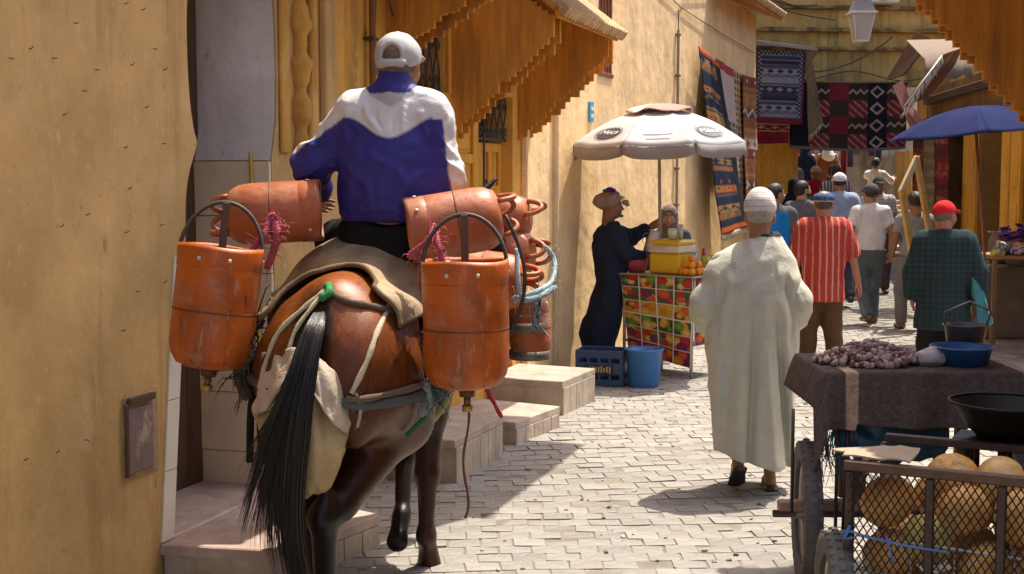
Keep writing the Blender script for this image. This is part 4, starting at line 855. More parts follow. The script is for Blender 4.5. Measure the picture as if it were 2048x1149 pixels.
rope(harn, 'breeching_band', [hs(.12, 1.04, .03), hs(.20, 1.04, .03), sd(-.04, 1.06, 1, .02), sd(.1, 1.07, 1, .02), sd(.3, 1.10, 1, .02)], .014, (.14, .10, .07))
rope(harn, 'breeching_band', [hs(-.06, 1.05, .02), hs(-.16, 1.06, .02), sd(-.04, 1.08, -1), sd(.1, 1.1, -1), sd(.3, 1.14, -1)], .021, (.10, .075, .05))
rope(harn, 'hanging_strap', [mw_((-.34, .05, 1.1)), mw_((-.36, .0, .95)), mw_((-.37, .0, .72))], .016, (.02, .016, .013), False)
rope(harn, 'hanging_strap', [mw_((-.31, .02, 1.05)), mw_((-.32, -.02, .88)), mw_((-.31, -.02, .72))], .012, (.03, .022, .018), False)
rope(harn, 'girth_band', [mw_(drape(np.array([a]), np.array([.42 + .12 * a]), np.array([.012]), 1.0, ms)[0]) for a in np.linspace(1.2, 3.0, 9)], .020, (.34, .33, .16))
lrH = lambda pts, r_, col: fray(pts, r_, col, 5, harn)
lrH([sd(-.03, 1.06, 1, .03), sd(.0, 1.0, 1, .05), sd(.02, .94, 1, .04)], .020, (.20, .24, .27)); lrH([sd(.05, 1.08, 1, .03), sd(.08, 1.02, 1, .05), sd(.06, .92, 1, .04), sd(.05, .84, 1, .03)], .010, (.04, .16, .08)); lrH([sd(.14, 1.10, 1, .03), sd(.18, 1.02, 1, .06), sd(.16, .96, 1, .05)], .024, (.10, .13, .17)); lrH([sd(.2, 1.14, 1, .04), sd(.2, 1.05, 1, .06), sd(.24, 1.0, 1, .05)], .016, (.05, .15, .08))
lrH([hs(.16, 1.06, .03), hs(.17, .99, .03), hs(.155, .93, .03)], .006, (.42, .36, .27)); lrH([sd(.2, .98, 1, .02), sd(.21, .9, 1, .02)], .006, (.4, .34, .25)); lrH([sd(-.1, 1.18, -1, .03), sd(-.05, 1.1, -1, .05), sd(.0, 1.0, -1, .05)], .03, (.09, .07, .05)); lrH([sd(.05, 1.3, -1, .05), sd(.05, 1.2, -1, .08), sd(.1, 1.1, -1, .07)], .035, (.12, .10, .08)); lrH([sd(.1, 1.25, 1, .04), sd(.12, 1.15, 1, .06), sd(.12, 1.08, 1, .06)], .022, (.08, .06, .06))
rope(harn, 'lead_rope', [mw_((.37, .75, 1.0)), mw_((.40, .72, .8)), mw_((.375, .7, .6)), mw_((.40, .7, .42)), mw_((.385, .7, .34))], .0065, (.20, .08, .05))
rope(harn, 'lead_rope', [mw_((.36, .9, 1.05)), mw_((.46, .95, .85)), mw_((.50, 1.0, .75))], .011, (.35, .05, .06))
rope(harn, 'crupper_rope', [hs(0, 1.44), hs(.08, 1.40, .02), hs(.16, 1.38, .02), hs(.24, 1.35, .02)], .013, (.12, .09, .06))
# dung cloth hung under the tail
dc = empty('tail_cloth', 'stained beige sackcloth hung behind the mule under its tail', 'cloth', mw_((-.1, -.3, .9)), MH)
def patch(ctrl, nu=26, nv=22, amp=.012, seed=0):
    A = np.array(ctrl, float); a, c = A.shape[:2]; out = np.zeros((nu, nv, 3))
    from_u = np.linspace(0, a - 1, nu); from_v = np.linspace(0, c - 1, nv)
    def cr(P, t): i = int(min(t, len(P) - 1.0001)); u = t - i; p0 = P[max(i - 1, 0)]; p1 = P[i]; p2 = P[i + 1]; p3 = P[min(i + 2, len(P) - 1)]; return .5 * (2 * p1 + (p2 - p0) * u + (2 * p0 - 5 * p1 + 4 * p2 - p3) * u * u + (3 * p1 - p0 - 3 * p2 + p3) * u ** 3)
    for i, u in enumerate(from_u):
        row = [cr(A[:, k], u) for k in range(c)]
        for k, v in enumerate(from_v): out[i, k] = cr(row, v)
    uu, vv = np.meshgrid(np.linspace(0, 1, nu), np.linspace(0, 1, nv), indexing='ij')
    nz = vnoise(np.stack([uu * 5 + seed, vv * 9, uu * 0 + seed], -1).reshape(-1, 3)).reshape(uu.shape); nn = np.cross(np.gradient(out, axis=0), np.gradient(out, axis=1)); nn /= np.linalg.norm(nn, axis=-1, keepdims=True) + 1e-9
    return out + nn * (amp * nz)[..., None]
SACK = mat('sackcloth', vcol=True, rough=.9, var=.3, scale=9, bump=.4, bscale=60, dirt=[((.26, .16, .09), 5, .5, .72, .6, (1, 1, 1)), ((.5, .42, .38), 7, .55, .7, .4, (1, 1, 1))])
a_ = lambda px, py, d: at(px, py, d)
b = B(); b.grid(patch([[a_(528, 706, 5.22), a_(570, 700, 5.12), a_(608, 690, 5.06)], [a_(518, 770, 5.2), a_(560, 765, 5.05), a_(600, 750, 5.0)], [a_(505, 838, 5.15), a_(552, 812, 5.0), a_(596, 806, 4.98)]], seed=1), (.48, .38, .28)); obj('upper_flap', b, SACK, dc, True, sol=.006)
b = B(); b.grid(patch([[a_(604, 690, 5.05), a_(640, 722, 5.05), a_(705, 756, 5.14)], [a_(615, 740, 4.99), a_(655, 765, 5.02), a_(706, 800, 5.12)], [a_(628, 790, 4.98), a_(662, 840, 4.99), a_(695, 868, 5.08)]], seed=4), (.48, .39, .30)); obj('upper_flap', b, SACK, dc, True, sol=.006)
b = B(); b.grid(patch([[a_(520, 800, 5.16), a_(560, 790, 5.10), a_(620, 780, 5.06), a_(694, 850, 5.12)], [a_(524, 870, 5.16), a_(560, 880, 5.06), a_(630, 890, 5.0), a_(692, 880, 5.1)], [a_(545, 930, 5.18), a_(580, 960, 5.08), a_(630, 965, 5.03), a_(672, 940, 5.1)], [a_(580, 965, 5.2), a_(605, 988, 5.12), a_(635, 992, 5.1), a_(655, 980, 5.14)]], 30, 34, .016, 7), (.42, .32, .17)); obj('lower_pouch', b, SACK, dc, True, sol=.006)
# ---- rubber buckets
RUB = mat('red_rubber', (.47, .10, .010), .46, var=.28, scale=5, bump=.3, bscale=14, spec=.4, dirt=[((.10, .03, .012), 4.5, .46, .68, .7, (1, 1, .5)), ((.46, .24, .14), 40, .58, .66, .6, (1, 1, .3)), ((.34, .20, .13), 7, .54, .66, .6, (1, 1, 1)), ((.03, .015, .01), 16, .62, .70, .75, (1.6, 1.6, .5)), ((.20, .05, .015), 3, .5, .75, .6, (1, 1, 1)), ((.40, .24, .16), 6, .60, .72, .5, (1, 1, 1)), ((.05, .03, .02), 22, .66, .72, .6, (1, 1, 1))])
RUB2 = mat('dusty_rubber', (.40, .11, .035), .46, var=.3, scale=6, bump=.4, bscale=20, spec=.45, dirt=[((.16, .05, .02), 4, .48, .72, .6, (1, 1, 1)), ((.46, .30, .22), 5, .52, .7, .55, (1, 1, 1))])
def bucket(label, M, r=.168, H=.50, m=RUB, hoop=True, loops=0, valve=False, seed=0, group='rubber buckets loaded on the mule'):
    rg = np.random.default_rng(seed); root = empty('rubber_bucket', label, 'bucket', (0, 0, 0), 0, group); root.matrix_world = Matrix(M); reg(root, M)
    root.rotation_mode = 'QUATERNION'; lo_, ro_, _s = Matrix(M).decompose(); root.location = lo_; root.rotation_quaternion = ro_
    wob = lambda V: V * (1 + .018 * np.stack([vnoise(V.reshape(-1, 3) * 7 + seed)] * 3, -1).reshape(V.shape) * (1, 1, .0)) 
    pr = [(.0, 0), (r * .55, .006), (r * .80, .022), (r * .95, .06), (r, .11), (r, H * .46), (r * .996, H * .475), (r * .996, H * .485), (r, H * .5), (r, H * .82), (r * 1.0, H * .855), (r * .97, H - .10), (r * .965, H - .04), (r * .955, H - .01), (r * .93, H - .005), (r * .92, H - .02), (r * .92, H * .7), (r * .9, .08), (0, .06)]
    b = B(); b.lathe(pr, 40, wob=wob); obj('bucket_wall', b, m, root, True, local=True)
    b = B(); b.lathe([(r * .985, H - .085), (r * 1.008, H - .080), (r * 1.012, H - .05), (r * 1.02, H - .012), (r * 1.0, H + .006), (r * .93, H), (r * .925, H - .03)], 40, wob=lambda V: V + np.stack([0 * V[..., 0], 0 * V[..., 0], .004 * np.sin(np.arctan2(V[..., 1], V[..., 0]) * 3 + seed)], -1)); obj('rim_band', b, m, root, True, local=True)
    b = B(); b.lathe([(r * .99, H * .474), (r * 1.012, H * .476), (r * 1.012, H * .486), (r * .99, H * .488)], 40); obj('seam', b, mat('seam_rubber', (.12, .045, .02), .6), root, True, local=True)
    for a in (-1.25, -1.95, .3, 2.4):
        b = B(); c = np.array((math.cos(a), math.sin(a), 0)); b.tube([c * r * 1.03 + (0, 0, H - .045), c * r * 1.06 + (0, 0, H - .045)], [.009, .007], 8, col=(.6, .55, .5)); obj('rivet', b, PAINT, root, True, local=True)
    if hoop:
        a = np.linspace(0, math.pi, 20); b = B(); b.tube([(r * .98 * math.cos(x), .05 * math.sin(x), H - .03 + .21 * math.sin(x)) for x in a], .0085, 7); obj('hoop_handle', b, IRON, root, True, local=True)
        b = B(); b.box((.0, .03, H + .075), (.03, .008, .21), None, .002, (.09, .05, .03)); obj('strap', b, PAINT, root, local=True)
    for k in range(loops):
        a0 = -1.2 + k * 1.25; c = np.array((math.cos(a0), math.sin(a0), 0)) * r * .55; t_ = np.array((-math.sin(a0), math.cos(a0), 0)); a = np.linspace(0, math.pi, 12)
        b = B(); b.tube([c + t_ * .045 * math.cos(x) + np.array((0, 0, .012 - .075 * math.sin(x))) for x in a], .012, 7); obj('rope_loop', b, m, root, True, local=True)
    if valve:
        b = B(); b.cyl((0, 0, .01), (0, 0, -.03), .035, .03, 14, (.08, .04, .02)); v_ = obj('valve', b, PAINT, root, True, local=True)
        b = B(); b.cyl((0, 0, -.03), (0, 0, -.07), .014, .014, 10, (.2, .13, .05)); b.cyl((0, 0, -.065), (0, 0, -.09), .022, .02, 10, (.45, .3, .08)); obj('brass_tap', b, METAL, v_, True, local=True)
    return root
def MT(pos, ax, roll=0):                               # bucket matrix: local z (bottom to mouth) along ax
    z = unit(ax); x = np.cross((0, 1, 0.) if abs(z[1]) < .8 else (0, 0, 1.), z); x = unit(x); y = np.cross(z, x); M = np.eye(4); M[:3, 0] = x; M[:3, 1] = y; M[:3, 2] = z; M[:3, 3] = pos; return M @ np.array(Matrix.Rotation(roll, 4, 'Z'))
def bk(px, py, d, ax): p = at(px, py, d); return p - np.array(unit(ax)) * .25
ax1 = (-.015, 0, 1); bucket('tall upright orange rubber bucket hanging right of the mule tail', MT(at(934, 778, 5.23) + (0, 0, .0), ax1, 0), valve=True, seed=1)
ax2 = (.11, .05, 1); bucket('tilted upright orange rubber bucket hanging left of the mule', MT(at(418, 738, 5.32), ax2, .1), r=.166, H=.485, valve=True, seed=2)
ax3 = (1, .12, .06); bucket('rubber bucket lying on its side above the left hanging bucket', MT(at(452, 432, 5.78), ax3, 1), r=.132, H=.40, m=RUB2, hoop=False, loops=3, seed=3)
ax4 = (-1, -.1, -.16); bucket('rubber bucket lying on its side above the right hanging bucket', MT(at(1004, 432, 5.72), ax4, 1), r=.138, H=.40, m=RUB2, hoop=False, loops=3, seed=4)
bucket('dusty bucket lying farther forward beside the mule neck, upper right', MT(at(1062, 436, 6.35), (-1, .25, -.05), .5), r=.115, H=.40, m=RUB2, hoop=False, loops=2, seed=5)
bucket('rubber bucket lying with its looped bottom facing right, middle of the pile', MT(at(1068, 512, 6.3), (-1, .3, .05), .2), r=.12, H=.40, m=RUB2, hoop=False, loops=3, seed=6)
bucket('rubber bucket tucked just behind the right hanging bucket', MT(at(1050, 570, 5.98), (-1, .2, .12), .8), r=.13, H=.40, m=RUB, hoop=False, loops=3, seed=7)
bucket('rust brown bucket hanging low at the front right of the load', MT(at(1066, 722, 6.15), (-.12, .1, 1), .8), r=.10, H=.30, m=RUB2, hoop=False, loops=0, seed=8)
for (px, py, d, r_, H_, lab) in ((1040, 660, 6.0, .075, .07, 'upper'), (1046, 716, 6.0, .075, .06, 'lower')):
    root = empty('tin_hoop', 'dull metal band around the low bucket, %s of two' % lab, 'metal band', at(px, py, d)); b = B(); c = at(px, py, d)
    b.lathe([(r_ * 1.2, -H_ / 3), (r_ * 1.24, -H_ / 3), (r_ * 1.24, H_ / 3), (r_ * 1.2, H_ / 3), (r_ * 1.2, -H_ / 3)], 26, Matrix.Translation(Vector(c + (.03, .12, 0))), (.16, .14, .12)); obj('band', b, METAL, root, True)
# load ropes
lr = empty('load_ropes', 'pink and pale blue ropes tying the buckets to the saddle', 'ropes', mw_((0, .4, 1.4)), MH)
PK = (.42, .10, .13); LB = (.34, .44, .46)
fray([at(542, 432, 5.45), at(528, 470, 5.4), at(506, 500, 5.4), at(498, 516, 5.4)], .013, PK); fray([at(544, 432, 5.45), at(556, 470, 5.4), at(548, 500, 5.42), at(536, 535, 5.45)], .016, PK); fray([at(535, 440, 5.45), at(548, 430, 5.43), at(560, 452, 5.43), at(575, 456, 5.43)], .010, PK)
fray([at(868, 455, 5.4), at(862, 480, 5.36), at(840, 500, 5.38), at(822, 512, 5.4)], .018, PK, 7); fray([at(868, 458, 5.4), at(876, 490, 5.35), at(884, 520, 5.33), at(890, 540, 5.33)], .014, PK); fray([at(846, 500, 5.36), at(840, 530, 5.36), at(842, 580, 5.36)], .008, (.3, .12, .12))
fray([at(1034, 500, 5.9), at(1036, 560, 5.85), at(1045, 590, 5.85), at(1080, 580, 5.9), at(1105, 560, 6.0), at(1108, 520, 6.1), at(1090, 495, 6.1)], .011, LB, 6); fray([at(1030, 596, 5.85), at(1055, 600, 5.85), at(1085, 590, 5.9), at(1110, 575, 5.95)], .013, LB, 6); fray([at(1078, 590, 5.9), at(1075, 620, 5.9), at(1072, 655, 5.9)], .018, (.24, .28, .3), 6)
b = B(); a = np.linspace(0, math.pi, 18)
b.tube([at(1010 + 40 * math.sin(x) - 0, 430 + 260 * x / math.pi, 5.62) for x in a], .009, 6); obj('iron_rod', b, IRON, lr, True)
# ---- rider
bl = (.036, .031, .20); wh = (.62, .61, .60); gr_ = (.28, .27, .27)
rj = dict(shR=(.165, -.01, .555), shL=(-.175, -.01, .555), elR=(.215, .02, .29), elL=(-.365, .02, .33), wrR=(.19, .30, .22), wrL=(-.40, .25, .20), neck=(0, -.01, .65), head=(.02, .03, .755))
rider = empty('person', 'rider in white and blue jacket and pale cap on the mule', 'person', mw_((.10, .56, 1.60)), R(-6)); RM = WM[rider.name]
s = SDF(); j = {k_: np.array(v, float) for k_, v in rj.items()}; skin = (.32, .15, .08)
s.cap((0, 0, .48), (0, 0, .12), .16, .17, .05, ((0, 1, 0), .68)).cap(j['shL'] * .8 + (0, 0, .12), j['shR'] * .8 + (0, 0, .12), .06, .06, .05).cap((0, -.01, .6), (.02, -.005, .72), .062, .06, .03)
for c in 'LR':
    sx = 1 if c == 'R' else -1; s.cap(j['sh' + c], j['el' + c], .055, .045, .04).cap(j['el' + c], j['wr' + c], .044, .03, .03).cap((sx * .1, 0, .05), (sx * .34, .38, -.02), .09, .07, .05).cap((sx * .34, .38, -.02), (sx * .36, .30, -.44), .062, .042, .04).cap((sx * .36, .29, -.46), (sx * .37, .44, -.49), .04, .03, .03)
body = B(); addT(body, _mk(s, .013, skin)); hM = Matrix.Translation(Vector(j['head'])) @ Matrix.Rotation(R(-5), 4, 'Z') @ Matrix.Scale(1.13, 4); addT(body, xf(head_t(skin), hM))
for c in 'LR': addT(body, xf(hand_t(skin, 1.3), arm_M(j['el' + c], j['wr' + c], c)))
obj('body', body, SKIN, rider, True, local=True)
b = B(); addT(b, xf(hat_t('cap_open', (.42, .41, .40)), hM)); obj('cap', b, mat('cap_cloth', vcol=True, rough=.8, var=.08, scale=7, bump=.3, bscale=30, bdist=.008), rider, True, local=True)
b = B(); addT(b, xf(hat_t('fringe', (.12, .09, .07)), hM)); obj('hair', b, HAIR, rider, True, local=True)
s = SDF(); sdf_loft(s, [(.085, 0, 0, .22, .155), (.12, 0, 0, .238, .17), (.18, 0, -.005, .245, .175), (.35, 0, -.01, .235, .165), (.47, 0, -.01, .205, .14), (.56, 0, -.005, .15, .11), (.63, 0, -.0, .085, .085)], .05)
s.cap((-.13, -.01, .555), (.13, -.01, .555), .072, .072, .08)
for c in 'LR': s.cap((0, -.01, .615), j['sh' + c] * (.9, 1, 1) + (0, 0, .01), .06, .066, .06)
for c in 'LR': s.cap(j['sh' + c] - (0, 0, .015), j['el' + c], .080, .080, .07).cap(j['el' + c], j['el' + c] + (j['wr' + c] - j['el' + c]) * .82, .078, .06, .05).cap(j['el' + c] + (j['wr' + c] - j['el' + c]) * .80, j['el' + c] + (j['wr' + c] - j['el' + c]) * .92, .05, .045, .02)
s.cap((0, -.012, .62), (.01, -.008, .69), .078, .072, .03)
def jcf(V, C):
    x, y, z = V.T; C[:] = bl
    bd = .435 + .09 * (1 - np.cos(math.pi * np.minimum(np.abs(x - .01) / .20, 1))) / 2; bd = np.where(x < -.19, np.interp(x, [-.46, -.38, -.28, -.19], [.36, .40, .47, .525]), bd); m = np.clip((z - bd) / .008, 0, 1); 
    m = np.where(x > .19, np.clip((x - (.222 + (.5 - z) * .12)) / .008, 0, 1) * (z > .2) + (z > .52), m); m = np.clip(m, 0, 1); C[:] = C * (1 - m[:, None]) + np.array(wh) * m[:, None]
    t = np.clip((np.minimum((z - .565 - np.abs(x - .01) * .55) / .006, (.100 - np.abs(x - .01)) / .006)), 0, 1) * (y < 0); C[:] = C * (1 - t[:, None]) + np.array((.40, .39, .38)) * t[:, None]
    C[(z > .632) & (np.hypot(x, y) < .12)] = bl; return C
V, Q, C = _mk(s, .0085, wh, jcf); x, y, z = V.T
N_ = vnormals(V, Q); rg = np.random.default_rng(21)
for (x0, z0, x1, z1, w0, a0) in ((-.10, .60, -.04, .44, .010, .012), (-.05, .58, -.02, .46, .008, -.010), (.09, .60, .05, .43, .010, .012), (.05, .57, .02, .45, .008, -.009), (-.16, .57, -.20, .40, .012, .012), (.15, .57, .17, .40, .010, .012), (-.19, .55, -.13, .43, .009, -.010), (-.08, .40, .10, .24, .016, .008), (.12, .38, -.02, .16, .018, .008), (-.18, .36, -.06, .18, .016, .009), (-.22, .54, -.33, .40, .010, .012), (-.25, .50, -.36, .38, .009, -.010), (-.30, .42, -.42, .32, .010, .013), (-.33, .33, -.42, .26, .010, .013), (.20, .52, .25, .36, .009, .010), (.22, .40, .29, .28, .009, .012), (-.15, .15, .12, .12, .012, .008), (.18, .30, .05, .20, .014, .008)):
    d = np.array((x1 - x0, z1 - z0)); L_ = np.linalg.norm(d); d = d / L_; rx, rz = x - x0, z - z0; t_ = rx * d[0] + rz * d[1]; n_ = rx * -d[1] + rz * d[0] + .012 * np.sin(t_ * 30); V = V + N_ * (a0 * np.exp(-(n_ / w0) ** 2) * np.clip(t_ / .04, 0, 1) * np.clip((L_ - t_) / .04, 0, 1) * (y < .06))[:, None]
V = folds(V, Q, .009, (10, 10, 6), 4, 1.2); sl_ = np.clip((np.abs(x) - .2) / .08, 0, 1); Vf = folds(V, Q, .014, (9, 9, 15), 9, 1.0); V = V * (1 - sl_[:, None]) + Vf * sl_[:, None]
b = B(); b.add(V, Q, C); obj('jacket', b, NYLON, rider, True, local=True)
s = SDF(); sdf_loft(s, [(-.12, 0, .0, .22, .19), (.0, 0, .0, .215, .165), (.06, 0, 0, .20, .14)], .05)
for sx in (-1, 1): s.cap((sx * .1, .02, .02), (sx * .34, .38, -.03), .125, .095, .08).cap((sx * .34, .38, -.03), (sx * .36, .30, -.42), .092, .07, .05)
V, Q, C = _mk(s, .013, (.014, .013, .013)); V = folds(V, Q, .008, (10, 10, 10), 2); b = B(); b.add(V, Q, C); obj('trousers', b, CLOTH, rider, True, local=True)
for sx in (-1, 1): s = SDF(); s.cap((sx * .36, .27, -.47), (sx * .38, .46, -.50), .048, .04, .03); V, Q, C = _mk(s, .01, (.03, .025, .02)); b = B(); b.add(V, Q, C); obj('shoe', b, PLASTIC, rider, True, local=True)
# ================================================================ PEOPLE IN THE STREET
TAN = (.33, .165, .09); BRN = (.24, .115, .06); LT = (.42, .22, .13)
def robe_lv(rows, cpx, sc, zh=CAMZ, ho=347., depth=None, side=False):
    out = []
    for i, (y, l, r) in enumerate(rows):
        z = zh - (y - ho) / sc; c = ((l + r) / 2 - cpx) / sc; a = (r - l) / 2 / sc; d = depth[i] if depth else a * .6
        out.append((z, 0, c, d, a) if side else (z, c, 0, a, d))
    return out
# man in the long pale robe
rows = [(468, 1514, 1560), (480, 1498, 1566), (492, 1474, 1572), (508, 1448, 1580), (530, 1423, 1590), (560, 1414, 1594), (600, 1414, 1596), (640, 1414, 1598), (700, 1416, 1598), (760, 1422, 1592), (830, 1428, 1590), (905, 1434, 1586), (950, 1434, 1590)]
lv = robe_lv(rows, 1505, 337, depth=[.075, .095, .12, .14, .17, .2, .225, .225, .22, .225, .235, .255, .27])
def gro(V):
    x, y, z = V.T; V = V.copy(); low = np.clip((1.15 - z) / .5, 0, 1); bk_ = y < 0
    for x0, w_, a_ in ((.0, .022, .06), (.045, .03, -.03), (.13, .02, .07), (.18, .025, -.04), (-.14, .04, .035), (-.08, .04, -.03), (-.20, .03, -.02)):
        xx = x0 + (1.0 - z) * (.10 if x0 > 0 else -.03); V[:, 1] += a_ * np.exp(-((x - xx) / w_) ** 2) * low * bk_
    for sx in (-1, 1):                                  # crease where the sleeve meets the side
        xs = sx * (.20 + .02 * np.sin(z * 14)) + .0; V[:, 1] += .028 * np.exp(-((x - xs) / .018) ** 2) * np.clip((1.32 - z) / .1, 0, 1) * np.clip((z - .86) / .1, 0, 1) * bk_
    V[:, 1] += .012 * np.sin((x * .6 + z) * 26) * np.exp(-((z - 1.28) / .1) ** 2) * (np.abs(x) > .12) * bk_; return V
djc = (.52, .525, .43)
def djcf(V, C): C[(V[:, 2] > 1.512)] = (.03, .03, .03); return C
robed = person('man in long pale green robe and white knit cap walking away', (1.427, 8.0, 0), R(-3), dict(hipL=(-.09, 0, .88), kneeL=(-.10, .07, .51), ankL=(-.085, -.15, .20), pitL=np.array(R(-36)), kneeR=(.10, .10, .48), ankR=(.125, .02, .09), pitR=np.array(0.), shL=(-.12, 0, 1.30), shR=(.14, 0, 1.30), elR=(.22, .04, 1.12), elL=(-.22, .04, 1.12), wrR=(.13, .14, 1.02), wrL=(-.13, .14, 1.02), head=(.045, .04, 1.625), neck=(.03, 0, 1.49)), 1.75, TAN,
       hat=('skullcap', (.62, .60, .57)), hair=(.35, .33, .31), legs=dict(col=(.10, .10, .10), fat=.006, end=.78), sandal=True, shoes=(.045, .04, .036), look=(R(-6), R(-4)), h=.0105,
       robe=dict(lv=lv, col=djc, name='robe', amp=.015, fs=(9, 9, 2.6), cuts=[((-.25, 0, .240), (-.20, 0, -1), .004)], groove=gro, cf=djcf, mat=CLOTH,
                 caps=[((.14, 0, 1.34), (.2, .0, 1.25), .06, .07, .08), ((-.13, 0, 1.34), (-.2, .0, 1.25), .06, .07, .08)]))
for sg, ox in ((1, .0), (-1, -.012)):                   # wide sleeves of the robe, arms folded forward
    s = SDF(); s.cap((sg * .155 + ox, .0, 1.335), (sg * .255 + ox, -.02, 1.12), .078, .088, .05).cap((sg * .255 + ox, -.02, 1.12), (sg * .235 + ox, .06, 1.0), .088, .085, .06).cap((sg * .24 + ox, .03, 1.06), (sg * .15, .22, 1.0), .085, .09, .06); s.cap((sg * .12, .34, .99), (sg * .10, .5, .99), .10, .10, .004, op='s')
    V, Q, C = _mk(s, .0105, djc, None, 2); V = folds(V, Q, .013, (11, 11, 9), 5 + sg, 1.0); b = B(); b.add(V * (1.75 / 1.74), Q, C); obj('sleeve', b, CLOTH, robed, True, local=True)
def stripes(c1, c2, pitch, wd, ax=0, c3=None):
    def f(V, C):
        C[:] = c1; q = V[:, ax] / pitch; q = np.abs(q - np.round(q)) * pitch; m = np.clip((wd - q) / .004 + .5, 0, 1)[:, None]; C[:] = C * (1 - m) + np.array(c2) * m
        if c3 is not None: q = V[:, ax] / pitch + .5; q = np.abs(q - np.round(q)) * pitch; m = np.clip((wd * .4 - q) / .003 + .5, 0, 1)[:, None]; C[:] = C * (1 - m) + np.array(c3) * m
        return C
    return f
def plaid(c, c2, p):
    def f(V, C):
        C[:] = c
        for a in (0, 2): q = V[:, a] / p; q = np.abs(q - np.round(q)) * p; m = np.clip((.006 - q) / .006 + .4, 0, 1)[:, None] * .5; C[:] = C * (1 - m) + np.array(c2) * m
        return C
    return f
walkA = dict(kneeL=(-.10, .16, .50), ankL=(-.10, .14, .09), kneeR=(.10, .05, .49), ankR=(.10, -.26, .15))
walkB = dict(kneeR=(.10, .16, .50), ankR=(.10, .14, .09), kneeL=(-.10, .05, .49), ankL=(-.10, -.26, .15))
person('stout man in red striped shirt and plaid flat cap', (2.93, 12.7, 0), R(0), dict(elR=(.27, -.04, 1.13), wrR=(.355, .04, .86), elL=(-.24, .0, 1.13), wrL=(-.22, .16, .95), kneeL=(-.11, .06, .5), ankL=(-.12, .06, .09), ankR=(.13, -.06, .09)), 1.72, (.36, .15, .085), wide=1.1,
       top=dict(col=(.40, .05, .035), cf=stripes((.40, .05, .035), (.62, .34, .26), .062, .0045, 0, (.30, .03, .03)), sleeve=.95, hem=.70, fat=.03, flare=.02, belly=.05, amp=.007, sw=.012), legs=dict(col=(.10, .055, .028), fat=.026), hat=('flatcap', (.035, .06, .12)), hair=(.06, .045, .035), look=(R(-12), 0))
person('man in plain white t-shirt, jeans and dark grey cap', (4.47, 16.84, 0), R(4), dict(walkB, elR=(.26, -.05, 1.15), wrR=(.27, .02, .90), elL=(-.27, -.04, 1.15), wrL=(-.25, .1, .93)), 1.76, TAN,
       top=dict(col=(.62, .59, .57), sleeve=.62, hem=.90, fat=.016), legs=dict(col=(.085, .105, .115), fat=.018, cf=lambda V, C: np.where((vnoise(V * 4) > .25)[:, None], C * 1.6, C)), hat=('cap', (.07, .065, .065)), hair=(.02, .015, .012), shoes=(.12, .045, .03))
person('man in grey t-shirt and grey trousers behind the wooden frame', (4.86, 16.3, 0), R(2), dict(walkA, elR=(.28, .10, 1.22), wrR=(.16, .24, 1.36), elL=(-.25, -.03, 1.14), wrL=(-.24, .12, .94)), 1.66, BRN,
       top=dict(col=(.24, .24, .26), sleeve=.6, hem=.90, fat=.014), legs=dict(col=(.17, .165, .17), fat=.02), hair=(.02, .015, .012), shoes=(.16, .07, .05), look=(0, R(-18)))
person('man in dark green plaid jacket and bright red cap', (3.56, 11.1, 0), R(-8), dict(elR=(.27, -.03, 1.13), wrR=(.30, .0, .86), elL=(-.25, 0, 1.13), wrL=(-.24, .12, .9), ankL=(-.11, .12, .09), kneeL=(-.10, .12, .5), ankR=(.1, -.12, .09)), 1.66, (.33, .13, .08), wide=1.1,
       top=dict(name='jacket', col=(.022, .045, .05), cf=plaid((.016, .030, .034), (.035, .058, .062), .05), sleeve=1.86, hem=.64, fat=.034, flare=.05, amp=.006, sw=.012, mat=CLOTH), legs=dict(col=(.015, .014, .016), fat=.03), hat=('cap', (.50, .015, .02)), hair=(.1, .08, .07), look=(R(-38), 0))
person('young man in blue vest over grey t-shirt beside the carpets', (3.2, 16.4, 0), R(-10), walkA, 1.76, TAN, top=dict(col=(.10, .10, .105), sleeve=.6, hem=.9, cf=lambda V, C: np.where((np.abs(V[:, :1]) < .155) & (V[:, 2:3] < 1.40), np.array((.01, .17, .48)), C)), legs=dict(col=(.04, .045, .06)), hair=(.018, .014, .012), look=(R(-50), 0))
person('bearded man in dark grey polo turning his head right', (3.87, 18.0, gz(18)), R(-8), walkB, 1.74, LT, top=dict(col=(.11, .11, .12), sleeve=.62, hem=.88), legs=dict(col=(.03, .03, .04)), hair=(.014, .011, .010), beard=(.03, .02, .016), look=(R(-55), 0))
person('man in light blue shirt and white lettered cap', (4.5, 18.6, gz(18.6)), R(0), walkA, 1.82, TAN, top=dict(col=(.30, .36, .48), sleeve=1.85, hem=.84, fat=.026, sw=.008), legs=dict(col=(.05, .05, .07)), hat=('cap', (.66, .64, .66), (.16, .16, .24)), hair=(.02, .016, .014))
person('man in checked shirt and dark cap facing the camera', (5.42, 20.0, gz(20)), R(172), walkA, 1.70, TAN, top=dict(col=(.5, .48, .45), cf=plaid((.50, .48, .46), (.08, .09, .14), .05), sleeve=.7, hem=.86, belly=.03), legs=dict(col=(.06, .05, .05)), hat=('cap', (.03, .03, .035)), beard=(.10, .08, .07), hair=(.03, .02, .02))
far = 'walkers under the hanging rugs'
person('man in red t-shirt and beige cap under the rugs', (5.38, 24.0, gz(24)), 0, walkB, 1.70, TAN, top=dict(col=(.42, .025, .03), sleeve=.6), legs=dict(col=(.05, .05, .07)), hat=('cap', (.55, .47, .38)), h=.016, group=far)
person('dark haired man in black and white striped shirt', (5.50, 23.0, gz(23)), 0, walkA, 1.76, TAN, top=dict(col=(.5, .48, .46), cf=stripes((.5, .48, .46), (.06, .06, .07), .05, .012, 0), sleeve=.65), legs=dict(col=(.04, .04, .05)), hair=(.015, .012, .01), h=.016, group=far)
